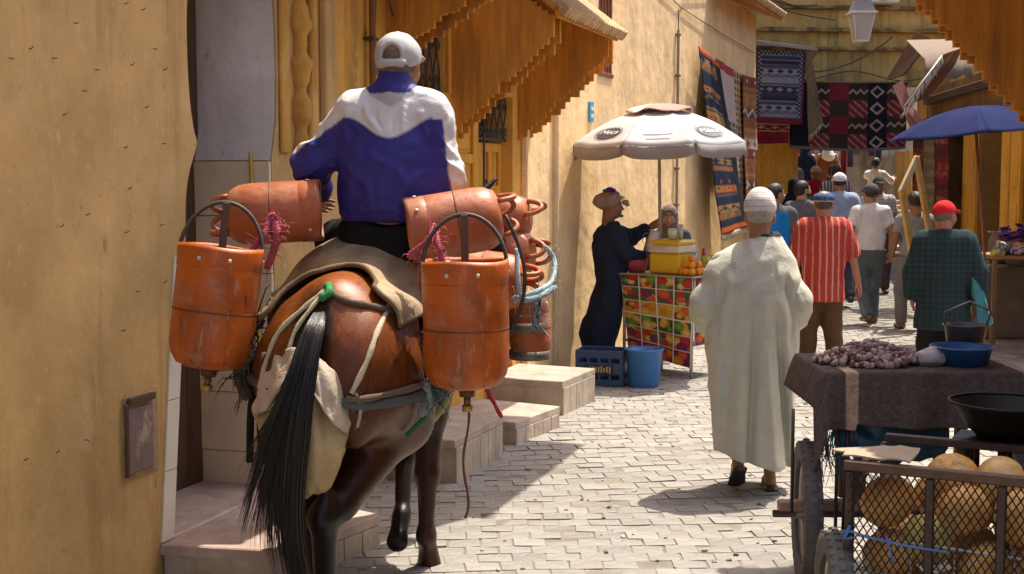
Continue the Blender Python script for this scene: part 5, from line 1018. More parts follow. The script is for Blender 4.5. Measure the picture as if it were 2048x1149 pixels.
person('person in turquoise top and grey headscarf', (5.42, 25.6, gz2(25.6)), R(-15), None, 1.58, LT, top=dict(col=(.02, .25, .38), sleeve=1.8, hem=.7), legs=dict(col=(.03, .03, .04)), hat=('hijab', (.22, .24, .30)), h=.016, group=far)
rl = lambda w_, d_: [(1.50, 0, 0, .07, .07), (1.44, 0, 0, .18, .1), (1.30, 0, 0, .24, .15), (1.0, 0, 0, .25, .18), (.5, 0, 0, .25 * w_, .2), (.06, 0, 0, .28 * w_, .22)]
person('woman in hooded navy robe on the far steps', (6.12, 28.3, gz2(28.3)), 0, None, 1.66, LT, robe=dict(lv=rl(1, 1), col=(.012, .016, .045)), hat=('hood', (.012, .016, .045)), h=.018, group=far)
person('person in brown robe with white hood on the far steps', (6.58, 28.3, gz2(28.3)), 0, None, 1.68, LT, robe=dict(lv=rl(1.1, 1), col=(.20, .07, .03)), hat=('hood', (.66, .64, .64)), h=.018, group=far)
person('man in white shirt reaching to the hung clothes', (7.25, 27.0, gz2(27)), R(-40), dict(elL=(-.3, .2, 1.35), wrL=(-.25, .42, 1.5), elR=(.26, .2, 1.25), wrR=(.2, .42, 1.3)), 1.60, TAN, top=dict(col=(.66, .63, .62), sleeve=1.5, hem=.78), legs=dict(col=(.08, .07, .06)), hair=(.02, .016, .014), h=.016, group=far)
person('woman in black robe by the orange door', (4.42, 21.2, gz(21.2)), R(-10), None, 1.62, LT, robe=dict(lv=rl(1, 1), col=(.010, .010, .012)), hat=('hijab', (.010, .010, .012)), h=.016, group=far)
person('person in bright blue shirt half hidden by the orange door', (4.72, 22.4, gz(22.4)), R(-5), walkA, 1.55, TAN, top=dict(col=(.01, .18, .42), sleeve=.7), legs=dict(col=(.04, .04, .05)), hair=(.02, .016, .014), h=.016, group=far)
person('man in olive jacket among the far walkers', (5.9, 25.0, gz(24)), 0, walkB, 1.72, TAN, top=dict(col=(.10, .10, .05), sleeve=1.8), legs=dict(col=(.05, .04, .03)), hair=(.02, .016, .014), h=.018, group=far)
# ---- women at the juice stand
def sty(y, l, r): return (y, l, r)
rows = [(437, 1216, 1240), (450, 1196, 1250), (465, 1186, 1256), (500, 1184, 1258), (530, 1190, 1258), (560, 1192, 1250), (600, 1180, 1250), (640, 1166, 1246), (668, 1158, 1240), (705, 1170, 1228)]
lv = robe_lv(rows, 1212, 208, side=True, depth=[.05, .14, .18, .2, .19, .19, .2, .21, .21, .2])
wo = person('woman in navy dress and patterned headwrap pouring juice', (.905, 13.0, 0), R(-88), dict(head=(0, .05, 1.615), neck=(0, .02, 1.46), shL=(-.16, .05, 1.40), shR=(.16, .05, 1.40), elL=(-.17, .27, 1.30), wrL=(-.12, .45, 1.40), elR=(.2, .18, 1.16), wrR=(.12, .38, 1.12), hipL=(-.08, 0, .88), hipR=(.08, 0, .88)), 1.70, (.20, .09, .05),
       robe=dict(lv=lv, col=(.018, .023, .045), amp=.018, fs=(9, 9, 4), name='dress', caps=[((-.15, .05, 1.37), (-.17, .26, 1.29), .085, .075, .06), ((-.17, .26, 1.29), (-.13, .40, 1.37), .068, .06, .04), ((.16, .05, 1.37), (.2, .18, 1.16), .085, .07, .06), ((.2, .18, 1.16), (.14, .33, 1.13), .065, .05, .04)]), hat=('wrap', (.25, .18, .155)), shoes=(.02, .02, .02))
def hat_plume(root):                                    # bright plastic flowers tied in the headwrap
    for (x, y, z, r_, c) in ((0, .0, 1.72, .028, (.02, .14, .07)), (0.02, .03, 1.735, .03, (.10, .02, .28)), (-.02, .06, 1.725, .03, (.16, .03, .32)), (0, .10, 1.70, .022, (.32, .10, .45)), (.02, .12, 1.675, .02, (.6, .55, .5)), (0, .15, 1.655, .024, (.62, .62, .05)), (.01, .185, 1.615, .028, (.3, .22, .17)), (.02, .2, 1.59, .02, (.3, .22, .17)), (-.03, .14, 1.52, .016, (.0, .40, .12)), (-.03, .15, 1.48, .02, (.0, .38, .1))):
        s = SDF(); s.ell((x, y, z), (r_, r_ * 1.3, r_ * .8)); rg = np.random.default_rng(int(1000 * (y + z)))
        for k in range(4): d = unit(rg.normal(0, 1, 3)) * r_ * 1.2; s.cap((x, y, z), np.array((x, y, z)) + d, r_ * .5, r_ * .2, .01)
        V, Q, C = _mk(s, .007, c); b = B(); b.add(V, Q, C); obj('head_ornament', b, CLOTH, root, True, local=True)
hat_plume(wo)
person('woman in taupe headscarf behind the juice stand drinking', (1.60, 13.75, 0), R(172), dict(elL=(-.24, .06, 1.14), wrL=(-.08, .2, 1.36), elR=(.24, .06, 1.14), wrR=(.2, .22, 1.0)), 1.56, LT, top=dict(col=(.05, .05, .06), sleeve=1.8, hem=.5, flare=.03), legs=dict(col=(.03, .03, .03)), hat=('hijab', (.17, .125, .12)), look=(0, R(-4)))
# ================================================================ STANDS, CARTS, RUGS, SMALL THINGS
def lerp(a, b, t): return np.asarray(a, float) * (1 - t) + np.asarray(b, float) * t
# ---- juice stand
FL, FR_, BR_ = np.array([1.075, 12.83]), np.array([1.655, 12.36]), np.array([1.965, 12.75]); BL = FL + BR_ - FR_
c0 = (FL + BR_) / 2; ang = math.atan2(*(FR_ - FL)[::-1]); SM = np.array([[math.cos(ang), -math.sin(ang), 0], [math.sin(ang), math.cos(ang), 0], [0, 0, 1]])
ex = SM[:, 0]; ey = SM[:, 1]
stand = empty('juice_stand', 'juice stand table with fruit printed oilcloth under the white parasol', 'stall', (*c0, 0))
b = B(); b.box((*c0, .915), (.78, .53, .03), SM, .004, (.3, .2, .1)); obj('table_top', b, WOODH, stand)
for q in (FL, FR_, BR_, BL): b = B(); b.cyl((*q, 0), (*q, .90), .016, n=10, col=(.42, .40, .37)); obj('leg', b, METAL, stand, True)
for z in (.30,): b = B(); b.box((*c0, z), (.74, .50, .02), SM, .004, (.2, .16, .12)); obj('shelf', b, WOODH, stand)
def fruit(u, v, nc, nr, seed):
    cu, cv = u * nc, v * nr; i = np.floor(cu).astype(int); j = np.floor(cv).astype(int); fu, fv = cu - i, cv - j; out = np.zeros(u.shape + (3,))
    bgs = np.array([(.02, .06, .03), (.05, .04, .06), (.30, .10, .02), (.04, .10, .02), (.10, .02, .03), (.45, .30, .06), (.02, .10, .12)]); fg = np.array([(.55, .20, .01), (.42, .02, .03), (.60, .36, .02), (.16, .02, .10), (.10, .28, .04), (.55, .08, .03), (.58, .42, .10)])
    hh = (i * 7 + j * 13 + seed) % 97; out[:] = bgs[(hh * 5) % 7]
    for k in range(4):
        a = np.sin(hh * 12.9 + k * 4.1) * .5 + .5; c = np.sin(hh * 7.7 + k * 2.3) * .5 + .5; r_ = .18 + .16 * (np.sin(hh * 3.3 + k) * .5 + .5); dd = np.hypot(fu - (.25 + .5 * a), fv - (.25 + .5 * c)); m = dd < r_
        col = fg[(hh * 3 + k * 2) % 7] * (1.15 - .5 * (dd / r_))[..., None]; out[m] = col[m]
    edge = (fu < .035) | (fu > .965) | (fv < .03) | (fv > .97); out[edge] = (.62, .58, .52); return out
def cloth_sheet(par, name, TL, TR, BLp, BRp, nu, nv, cf, m=CLOTH, wave=.012, wf=5, seed=0, sol=.006, sag=0, **kw):
    U, V_ = np.meshgrid(np.linspace(0, 1, nu), np.linspace(0, 1, nv), indexing='ij'); TL, TR, BLp, BRp = [np.asarray(q, float) for q in (TL, TR, BLp, BRp)]
    P = (TL * (1 - U[..., None]) + TR * U[..., None]) * (1 - V_[..., None]) + (BLp * (1 - U[..., None]) + BRp * U[..., None]) * V_[..., None]
    n = unit(np.cross(TR - TL, BLp - TL)); w_ = wave * (np.sin(U * wf * 6.28 + seed + V_ * 1.5) * (.3 + .7 * V_) + .7 * vnoise(np.stack([U * 4 + seed, V_ * 4, U * 0], -1).reshape(-1, 3)).reshape(U.shape))
    P = P + n * w_[..., None]
    if sag: P[..., 2] -= sag * 4 * U * (1 - U) * (.4 + .6 * V_)
    b = B(); b.grid(P, cf(U, V_) if callable(cf) else cf); return obj(name, b, m, par, True, sol=sol, **kw)
OIL = mat('oilcloth', vcol=True, rough=.35, var=.05, scale=4, bump=.1, bscale=12)
f3 = lambda q, z, o=0: np.array([*q, z]) - ey * o
cloth_sheet(stand, 'oilcloth_front', f3(FL, .945, .025) - ex * .03, f3(FR_, .945, .025) + ex * .02, f3(FL, .22, .04) + ex * .07, f3(FR_, .10, .04) + ex * .01, 110, 120, lambda u, v: fruit(u, v, 4, 6, 3), OIL, .008, 2)
cloth_sheet(stand, 'oilcloth_side', np.array([*FR_, .945]) + ex * .025, np.array([*BR_, .945]) + ex * .025, np.array([*FR_, .30]) + ex * .04, np.array([*BR_, .34]) + ex * .04, 60, 80, lambda u, v: fruit(u, v, 3, 5, 9), OIL, .008, 2)
b = B(); b.box((*c0, .935), (.83, .59, .008), SM, .002, (.35, .25, .12)); obj('oilcloth_top', b, OIL, stand)
def tp(u, v, z=.94): q = FL + (FR_ - FL) * u + (BL - FL) * v; return np.array([*q, z])
# cooler
cq = tp(.52, .42); co = empty('cool_box', 'yellow cool box with white band on the juice stand', 'cool box', cq); YL = (.62, .40, .015)
b = B(); s_ = [(1, 0), (1.08, .22)]; 
b.box(cq + (0, 0, .105), (.34, .26, .20), SM, .02, YL); obj('box', b, PLASTIC, co); b = B(); b.box(cq + (0, 0, .24), (.365, .285, .068), SM, .012, (.62, .57, .46)); obj('band', b, PLASTIC, co); b = B(); b.box(cq + (0, 0, .30), (.37, .29, .055), SM, .02, YL); obj('lid', b, PLASTIC, co)
b = B(); b.tube([cq - ey * .15 - ex * .19 + (0, 0, .23), cq - ey * .17 - ex * .12 + (0, 0, .245), cq - ey * .165 + (0, 0, .262), cq - ey * .16 + ex * .03 + (0, 0, .268)], .007, 6, col=(.5, .46, .4)); obj('handle', b, PLASTIC, co, True)
def pot(name, label, cat, pos, prof, col, m=PLASTIC, group=None, M3=None, handle=None, n=24):
    root = empty(name, label, cat, pos, 0, group); M = np.eye(4); M[:3, 3] = pos
    if M3 is not None: M[:3, :3] = M3
    b = B(); b.lathe(prof, n, M, col); obj('shell', b, m, root, True)
    rt = max(p[0] for p in prof); zt = max(p[1] for p in prof); b = B(); a = np.linspace(0, 2 * math.pi, 25)
    b.tube([M[:3, :3] @ np.array((rt * math.cos(x), rt * math.sin(x), zt)) + M[:3, 3] for x in a], rt * .035, 6, False, np.array(col) * 1.1); obj('rim', b, m, root, True)
    if handle: b = B(); b.tube([M[:3, :3] @ np.array(q) + M[:3, 3] for q in handle], rt * .05, 6, col=handle_col); obj('handle', b, m, root, True)
    return root
handle_col = (.2, .2, .2)
pot('basin', 'pink plastic basin at the left end of the juice stand', 'basin', tp(.03, .35), [(0, .004), (.08, 0), (.115, .14), (.118, .145), (.105, .14), (.07, .02), (0, .02)], (.48, .10, .12))
ob = SDF(); ob.ell((0, 0, 0), (.038, .038, .036)); V, Q = ob.mesh(.007); bo = B(); bo.add(V, Q, (.66, .24, .012)); ome = bo.mesh('orange', True); ome.materials.append(mat('peel', vcol=True, rough=.45, var=.12, scale=20, bump=.2, bscale=160, bdist=.003))
ost = [(.80, .15, 0), (.87, .12, 0), (.94, .13, 0), (.80, .35, 0), (.88, .32, 0), (.95, .34, 0), (.83, .54, 0), (.92, .55, 0), (.835, .22, .062), (.91, .2, .062), (.85, .42, .062), (.92, .42, .062), (.875, .3, .12)]
ord_ = ['front left', 'front centre', 'front right corner', 'second row left', 'second row centre', 'second row right', 'back left', 'back right', 'second layer left', 'second layer right', 'second layer rear left', 'second layer rear right', 'topmost']
for (u, v, z), nm in zip(ost, ord_):
    o = inst('orange', ome, None, tp(u, v, .978 + z), (0, 0, u * 9), label='ripe orange in the pile beside the cool box, ' + nm, category='orange', group='oranges on the juice stand')
# jugs, cups
wp = at(1303, 500, 12.78); pot('jug', 'pale plastic jug lifted by the woman pouring juice', 'jug', wp - (0, 0, .02), [(0, 0), (.05, .0), (.062, .05), (.058, .12), (.048, .19), (.052, .2), (.045, .19), (.05, .05), (0, .02)], (.46, .42, .40), M3=np.array(Matrix.Rotation(R(10), 3, 'Y')), handle=[(-.06, 0, .17), (-.10, 0, .16), (-.105, 0, .08), (-.062, 0, .05)])
cz = .94 + .33
for (px, u, col, h_, r_, nm, nme_) in ((1335, .55, (.55, .62, .50), .10, .055, 'carton', 'white and green bowl on the cool box lid'), (1352, .66, (.45, .40, .37), .14, .022, 'bottle', 'slim grey bottle on the cool box lid')):
    p = tp(u, .42, .94 + .33); pot(nm, nme_, nm, p, [(0, 0), (r_ * .8, 0), (r_, h_ * .6), (r_ * .95, h_), (r_ * .8, h_), (r_ * .7, .02), (0, .02)], col)
b = B(); pos = tp(.545, .36, 1.30); b.box(pos, (.085, .005, .05), SM, 0, (.05, .28, .08)); b.v[-1][:, 1] -= .055
for (u, v, r_, h_, col, nm, lab) in ((.74, .75, .035, .20, (.25, .42, .45), 'bottle', 'pale blue bottle behind the oranges'), (.86, .85, .045, .17, (.50, .52, .06), 'cup', 'yellow green cup behind the oranges'), (.80, .92, .03, .24, (.42, .03, .03), 'bottle', 'red sauce bottle at the back of the stand'), (.96, .8, .04, .13, (.55, .5, .42), 'cup', 'cream cup at right rear of the stand'), (.92, .98, .045, .18, (.32, .38, .05), 'cup', 'olive green cup at the back of the stand')):
    pot(nm, lab, nm, tp(u, v), [(0, 0), (r_, 0), (r_ * 1.05, h_ * .6), (r_ * (.5 if nm == 'bottle' else 1.15), h_), (r_ * .4, h_), (r_ * .6, .02), (0, .02)], col)
# parasol
def parasol(label, base, topz, rad, drop, col, under, n=8, tilt=(0, 0), val=.1, rot=0, pole_top=None, pole_col=(.35, .28, .18), vent=None, seed=1, valm=None):
    root = empty('parasol', label, 'parasol', base); base = np.array(base, float); ax = unit((tilt[0], tilt[1], 1)); M = np.eye(3); M[:, 2] = ax; M[:, 0] = unit(np.cross((0, 1, 0), ax)); M[:, 1] = np.cross(ax, M[:, 0]); apex = base + ax * (topz - base[2])
    b = B(); b.cyl(base, apex, .017, .015, 12, pole_col); obj('pole', b, WOODV, root, True)
    def surf(r, a):                                       # r 0..1, a in panel units
        k = np.floor(a); f = a - k; th0 = (k + rot) * 2 * math.pi / n; th1 = th0 + 2 * math.pi / n; e0 = np.stack([np.cos(th0), np.sin(th0)], -1); e1 = np.stack([np.cos(th1), np.sin(th1)], -1)
        xy = (e0 * (1 - f)[..., None] + e1 * f[..., None]) * (r * rad)[..., None]; z = -drop * (r ** 1.9) + (.05 * rad * 4 * f * (1 - f) * -1) * r * (1 - .5 * r)
        return np.concatenate([xy, z[..., None]], -1)
    for k in range(n):
        U, F_ = np.meshgrid(np.linspace(.015, 1, 14), np.linspace(k, k + .9999, 13), indexing='ij'); P = surf(U, F_); nz = .006 * vnoise((P * 6 + seed).reshape(-1, 3)).reshape(U.shape); P[..., 2] += nz
        b = B(); b.grid(P @ M.T + apex, col); obj('panel', b, SHEER if valm is None else valm, root, True, sol=.003)
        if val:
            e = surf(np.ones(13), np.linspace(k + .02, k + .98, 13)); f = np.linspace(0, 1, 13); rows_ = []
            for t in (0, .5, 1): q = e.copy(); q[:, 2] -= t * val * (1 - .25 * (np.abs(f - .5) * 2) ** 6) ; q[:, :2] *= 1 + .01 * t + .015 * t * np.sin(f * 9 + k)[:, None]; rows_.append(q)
            b = B(); b.grid(np.array(rows_) @ M.T + apex, np.array(col) * (.55, .49, .46)); obj('valance', b, SHEER if valm is None else valm, root, True, sol=.003)  # valance colour darkened to taupe, standing in for backlit shade
        e = surf(np.linspace(.03, .98, 8), np.full(8, k + .0001)); b = B(); b.tube((e - (0, 0, .015)) @ M.T + apex, .005, 5, col=(.3, .3, .3)); obj('rib', b, METAL, root, True)
        m_ = surf(np.array([.5]), np.array([k + .0001]))[0]; b = B(); b.tube([(m_ - (0, 0, .02)) @ M.T + apex, apex - ax * drop * 1.0], .004, 4, col=(.3, .3, .3)); obj('strut', b, METAL, root, True)
    if vent is not None:
        U, F_ = np.meshgrid(np.linspace(.0, .40, 8), np.linspace(0, n - .0001, 64), indexing='ij'); P = surf(U, F_); P[..., 2] += .045 + .02 * np.sin(F_ * 6.28 / n * 5) * U * 2; P[..., :2] += .0; b = B(); cc = np.where((np.sin(F_ * 1.1 + 1)[..., None] > .1), np.array(vent), np.array(vent) * (1.5, 2.0, 1.9)); b.grid(P @ M.T + apex, np.clip(cc, 0, .75)); obj('vent_cap', b, CLOTH, root, True, sol=.004)
    return root, surf, M, apex
SHEER = mat('parasol_cloth', vcol=True, rough=.7, var=.06, scale=6, bump=.12, bscale=20)
_t = SHEER.node_tree; _b = _t.nodes['Principled BSDF']; _tr = _t.nodes.new('ShaderNodeBsdfTranslucent'); _tr.inputs[0].default_value = (.55, .42, .36, 1); _mx = _t.nodes.new('ShaderNodeMixShader'); _mx.inputs[0].default_value = .22; _o = _t.nodes['Material Output']
_t.links.new(_b.outputs[0], _mx.inputs[1]); _t.links.new(_tr.outputs[0], _mx.inputs[2]); _t.links.new(_mx.outputs[0], _o.inputs[0])
pb = tp(.33, .55, 0)
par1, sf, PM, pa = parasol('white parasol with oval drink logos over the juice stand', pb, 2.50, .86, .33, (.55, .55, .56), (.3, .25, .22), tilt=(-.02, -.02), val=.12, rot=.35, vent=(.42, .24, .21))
def logo(par, panel, txt):
    def P(u, v): q = sf(np.array([v]), np.array([panel + u]))[0]; return (q + (0, 0, .012)) @ PM.T + pa
    for r0, r1, c in ((.0, 1.0, (.03, .03, .03)), (1.10, 1.17, (.06, .06, .06))):
        a = np.linspace(0, 2 * math.pi, 41); A = np.array([P(.5 + .27 * r0 * math.cos(x), .80 - .095 * r0 * math.sin(x)) for x in a]); Bp = np.array([P(.5 + .27 * r1 * math.cos(x), .80 - .095 * r1 * math.sin(x)) for x in a]); b = B(); b.grid(np.array([A, Bp]), c); b.v[-1][:, 2] += .002; obj('logo_oval', b, PAINT, par)
    cu = bpy.data.curves.new('txt', 'FONT'); cu.body = txt; cu.align_x = 'CENTER'; cu.align_y = 'CENTER'; cu.shear = .25; to = bpy.data.objects.new('txt', cu); COL.objects.link(to); bpy.context.view_layer.update()
    me = bpy.data.meshes.new_from_object(to.evaluated_get(bpy.context.evaluated_depsgraph_get())); bpy.data.objects.remove(to)
    v = np.array([q.co[:] for q in me.vertices]); w_ = max(np.ptp(v[:, 0]), .01); v = v / w_ * .44; f = [tuple(p.vertices) for p in me.polygons]
    b = B(); b.add([P(.5 + q[0], .80 - q[1] * .42) + (0, -.004, .006) for q in v], f, (.72, .72, .72)); obj('logo_lettering', b, PAINT, par)
# the two panels that face the camera carry the logos
angs = [((k + .5 + .35) * 45) % 360 for k in range(8)]
for k, a in enumerate(angs):
    if min(abs(a - 235), abs(a - 325)) < 23: logo(par1, k, 'Méca')
    if abs(a - 280) < 23:
        for v, w_ in ((.80, .5), (.87, .36)):
            b = B()
            for i in range(14): u0 = .5 - w_ / 2 + w_ * i / 14; q = [sf(np.array([v + dv]), np.array([k + u]))[0] + (0, 0, .012) for u, dv in ((u0, 0), (u0 + w_ / 20, 0), (u0 + w_ / 20, .03), (u0, .03))]; b.add(np.array(q) @ PM.T + pa, [(0, 1, 2, 3)], (.72, .72, .73))
            obj('faint_lettering', b, PAINT, par1, kind='stuff')
# blue crate and bucket before the stand
cr0 = gnd(1205, 768); cr = empty('plastic_crate', 'dark blue plastic bottle crate on the ground by the wall', 'crate', cr0); ca = R(-16); CM = np.array(Matrix.Rotation(ca, 3, 'Z')); cx_, cy_ = CM[:, 0], CM[:, 1]; BLU = (.015, .05, .13)
for (o_, sz) in ((-cy_ * .15, (.42, .018)), (cy_ * .15, (.42, .018)), (-cx_ * .21, (.018, .30)), (cx_ * .21, (.018, .30))):
    for z, h_ in ((.03, .06), (.16, .10), (.285, .07)): b = B(); b.box(cr0 + o_ + (0, 0, z), (*sz, h_), CM, .004, BLU); obj('side_band', b, PLASTIC, cr)
    for k in range(5):
        al = cx_ if sz[0] > .1 else cy_; L_ = max(sz); b = B(); b.box(cr0 + o_ * .985 + al * (k - 2) * (L_ - .03) / 4 + (0, 0, .155), (.022, .022, .30), CM, .003, BLU); obj('rib', b, PLASTIC, cr)
b = B(); b.box(cr0 + (0, 0, .012), (.41, .29, .02), CM, .003, BLU); obj('base', b, PLASTIC, cr)
b = B(); b.box(cr0 - cy_ * .163 + (0, 0, .15), (.26, .005, .085), CM, 0, (.02, .02, .03)); lg = obj('logo_panel', b, PAINT, cr); b = B()
for k in range(9): b.box(cr0 - cy_ * .168 + cx_ * (-.10 + k * .025) + (0, 0, .15 + .004 * (k % 2)), (.013, .004, .04 + .01 * (k % 3)), CM, 0, (.42, .34, .20))
obj('logo_letters', b, PAINT, lg, kind='stuff')
bk0 = gnd(1288, 773); pot('bucket', 'bright blue plastic bucket in front of the juice stand', 'bucket', bk0, [(0, .0), (.125, 0), (.135, .02), (.165, .32), (.172, .325), (.172, .335), (.155, .33), (.125, .03), (0, .02)], (.04, .16, .42))
for k, (x, y) in enumerate(((1142, 752), (1150, 745))): pass
# ---- rugs
def kil(u, v, seed, cols, nb, rep):
    j = np.floor(v * nb).astype(int); fv = v * nb - j; out = np.array(cols)[(j * 3 + seed) % len(cols)]; k = (j * 5 + seed) % 4; a = np.abs(((u * rep + .25 * (j % 2)) % 1) - .5) * 2; c2 = np.array(cols)[(j * 3 + seed + 2) % len(cols)]; c3 = np.array(cols)[(j + seed + 4) % len(cols)]
    z = np.where(k == 0, np.abs(fv - .15 - .7 * a) < .14, np.where(k == 1, (np.abs(fv - .5) + .5 * a) < .42, np.where(k == 2, (np.abs(fv - .5) < .16), np.abs(fv - .5) * 1.6 + a < .8))); out = np.where(z[..., None], c2, out); z2 = np.abs(fv - .5) + .6 * a < .2; out = np.where((z2 & (k != 2))[..., None], c3, out); e = (fv < .06); return np.where(e[..., None], np.array(cols[-1]), out)
def rug(label, TL, TR, BLp, BRp, cf, nu=60, nv=100, fringe=None, wave=.02, wf=1.5, seed=0, sag=0, group='rugs hung out for sale'):
    root = empty('rug', label, 'rug', (np.asarray(BLp) + np.asarray(BRp)) / 2, 0, group); o = cloth_sheet(root, 'pile', TL, TR, BLp, BRp, nu, nv, cf, WOOL, wave, wf, seed, .015, sag)
    if fringe is not None:
        b = B(); n = int(np.linalg.norm(np.asarray(BRp) - BLp) / .022); rg = np.random.default_rng(seed + 3); ux = unit(np.asarray(BRp) - BLp)
        for k in range(n): p = lerp(BLp, BRp, (k + .5) / n); b.tube([p, p + (rg.normal(0, .01), rg.normal(0, .008), -.05), p + ux * rg.normal(0, .015) + (0, rg.normal(0, .01), -.10)], [.006, .006, .003], 4, col=fringe)
        obj('fringe', b, CLOTH, root, True, kind='stuff')
    return root
DKB, RED, ORG, CRM_, NVY, OLV, MAR, WHT = (.02, .025, .04), (.26, .03, .03), (.42, .13, .03), (.52, .45, .36), (.02, .03, .07), (.16, .12, .05), (.16, .02, .03), (.55, .5, .45)
lw = lambda px, py, p: (lambda t, z: LW2(t, p, z))(*LW2.hit(px, py, p))
c1 = [DKB, OLV, NVY, RED, ORG, (.30, .16, .06), NVY, DKB]
rug('dark rug with orange motifs sliding down off the cream wall', lw(1400, 92, .12), lw(1436, 128, .10), lw(1444, 470, .30), lw(1493, 452, .28), lambda u, v: np.where((v > .965)[..., None] | (v < .03)[..., None], np.array((.45, .10, .03)), np.where((u > .8)[..., None], np.array(DKB), kil(u, v, 2, [DKB, (.14, .10, .05), NVY, (.36, .10, .04), DKB, (.30, .17, .07), NVY], 26, 2.5))), fringe=CRM_, seed=1)
rug('pale cream rug with small brown squares on the wall', lw(1434, 118, .06), lw(1466, 140, .06), lw(1460, 420, .08), lw(1482, 440, .08), lambda u, v: np.where((((u * 6) % 1 > .3) & ((v * 26) % 1 > .35) & (v > .35))[..., None], np.array((.12, .07, .05)), np.where((v < .06)[..., None], np.array((.32, .05, .08)), np.array((.52, .42, .38)) * (1 - .35 * (((v * 60) % 1 > .5) ^ ((u * 14) % 1 > .5)))[..., None])), seed=2)
rug('tan rug with rows of dark marks beside the cream rug', lw(1464, 138, .05), lw(1488, 150, .05), lw(1478, 450, .07), lw(1496, 450, .07), lambda u, v: np.where((((u * 4) % 1 > .4) & ((v * 24) % 1 > .45))[..., None], np.array((.10, .05, .03)), np.array((.40, .28, .17))), seed=3)
rug('rust coloured banded rug at the end of the cream wall', lw(1486, 150, .10), lw(1514, 158, .10), lw(1490, 440, .10), lw(1516, 440, .10), lambda u, v: kil(u, v, 1, [(.28, .12, .06), (.22, .05, .04), (.34, .20, .10), (.12, .07, .05), (.30, .14, .07), CRM_, (.24, .10, .05)], 14, 2), seed=4)
fd = lambda px, py, p: (lambda q: q)(onplane(px, py, FD(0, p, 0), FD.n))
# framed navy rug on its shelf
b = B(); sh = empty('rug_shelf', 'small tin lean-to roof holding the navy rug', 'awning', fd(1570, 90, .9))
A_, B2 = fd(1503, 80, 1.0), fd(1634, 96, 1.0); b.add([A_, B2, B2 + (0, .9, .12), A_ + (0, .9, .12), A_ - (0, 0, .05), B2 - (0, 0, .05), B2 + (0, .9, .07), A_ + (0, .9, .07)], [(0, 1, 2, 3), (4, 7, 6, 5), (0, 4, 5, 1), (1, 5, 6, 2), (2, 6, 7, 3), (3, 7, 4, 0)], (.30, .28, .26)); obj('tin_sheet', b, METAL, sh)
for q in (A_, B2): b = B(); b.tube([q - (0, 0, .04), q + (0, .98, -.35)], .018, 6, col=(.2, .14, .08)); obj('bracket', b, WOODH, sh)
def navy(u, v):
    e = (u < .12) | (u > .88) | (v < .06) | (v > .90); o = kil(u, v, 3, [(.05, .055, .10), (.035, .035, .06), (.16, .16, .22), (.03, .03, .05), (.10, .10, .15), (.22, .2, .22), (.04, .045, .08), (.25, .24, .27)], 16, 5); bd = np.where((np.sin(u * 80) * np.sin(v * 110) > .2)[..., None], np.array((.24, .24, .30)), np.array((.03, .03, .055))); o = np.where(e[..., None], bd, o); return np.where((v > .92)[..., None], np.array((.14, .02, .03)), np.where((u < .04)[..., None] | (u > .96)[..., None], np.array((.10, .03, .05)), o))
rug('navy rug with white woven bands hanging under the tin shelf', fd(1513, 100, .92), fd(1612, 104, .92), fd(1508, 246, .95), fd(1604, 250, .95), navy, 80, 110, seed=5, wave=.01)
rug('brown folded rug end with fringe hanging beside the navy rug', fd(1612, 104, .98), fd(1622, 106, .96), fd(1618, 272, 1.02), fd(1645, 245, 1.0), lambda u, v: np.array((.17, .125, .075)) * (1 - .3 * (vnoise(np.stack([u * 20, v * 30, u * 0], -1).reshape(-1, 3)).reshape(u.shape) > .55))[..., None], fringe=CRM_, seed=6)
def big(u, v):
    i = np.floor(u * 6).astype(int); jj = np.floor(v * 4).astype(int); fu = u * 6 - i; fv = v * 4 - jj; k = (i + jj) % 2; o = np.where((k == 0)[..., None], np.array((.17, .025, .03)), np.array((.045, .03, .022))); o = np.where(((i == 0) | (i == 4))[..., None], np.array((.016, .016, .024)), o)
    zg = np.abs(fv - .5 - .22 * (np.abs(((fu * 2.5) % 1) - .5) * 2 - .5)) < .07; o = np.where((zg & (k == 1) & (jj % 2 == 0))[..., None], np.array((.36, .28, .22)), o)
    dg = np.abs(((fu + fv * np.where(i % 2 == 0, 1, -1)) * 2.2) % 1 - .5) < .13; o = np.where((dg & (k == 0) & (jj % 2 == 1))[..., None], np.where((((fu * 10) % 1) > .4)[..., None], np.array((.32, .24, .17)), np.array((.25, .08, .04))), o)
    dm = np.abs(np.abs(fu - .5) + np.abs(fv - .5) - .32) < .07; o = np.where((dm & (i == 4))[..., None], np.array((.36, .28, .22)), o); return np.where((v > .965)[..., None], np.array((.4, .35, .3)) * .4, o)
rug('wide maroon and black kilim hanging across the passage', fd(1582, 164, .42), fd(1812, 166, .42), fd(1580, 296, .46), fd(1810, 298, .46), big, 150, 90, seed=7, wave=.03, sag=.05)
rug('small red kilim hanging below the navy rug', fd(1508, 248, .6), fd(1578, 250, .6), fd(1508, 290, .62), fd(1576, 288, .62), lambda u, v: kil(u, v, 0, [(.24, .03, .035), (.16, .02, .03), (.36, .16, .08), (.2, .02, .03), CRM_], 3, 2.5), 50, 30, seed=8)
b = B(); b.tube([fd(1580, 164, .44), fd(1700, 166, .44), fd(1815, 165, .44)], .02, 8, col=(.12, .08, .05)); rp = obj('rug_pole', b, WOODH, hD, True)
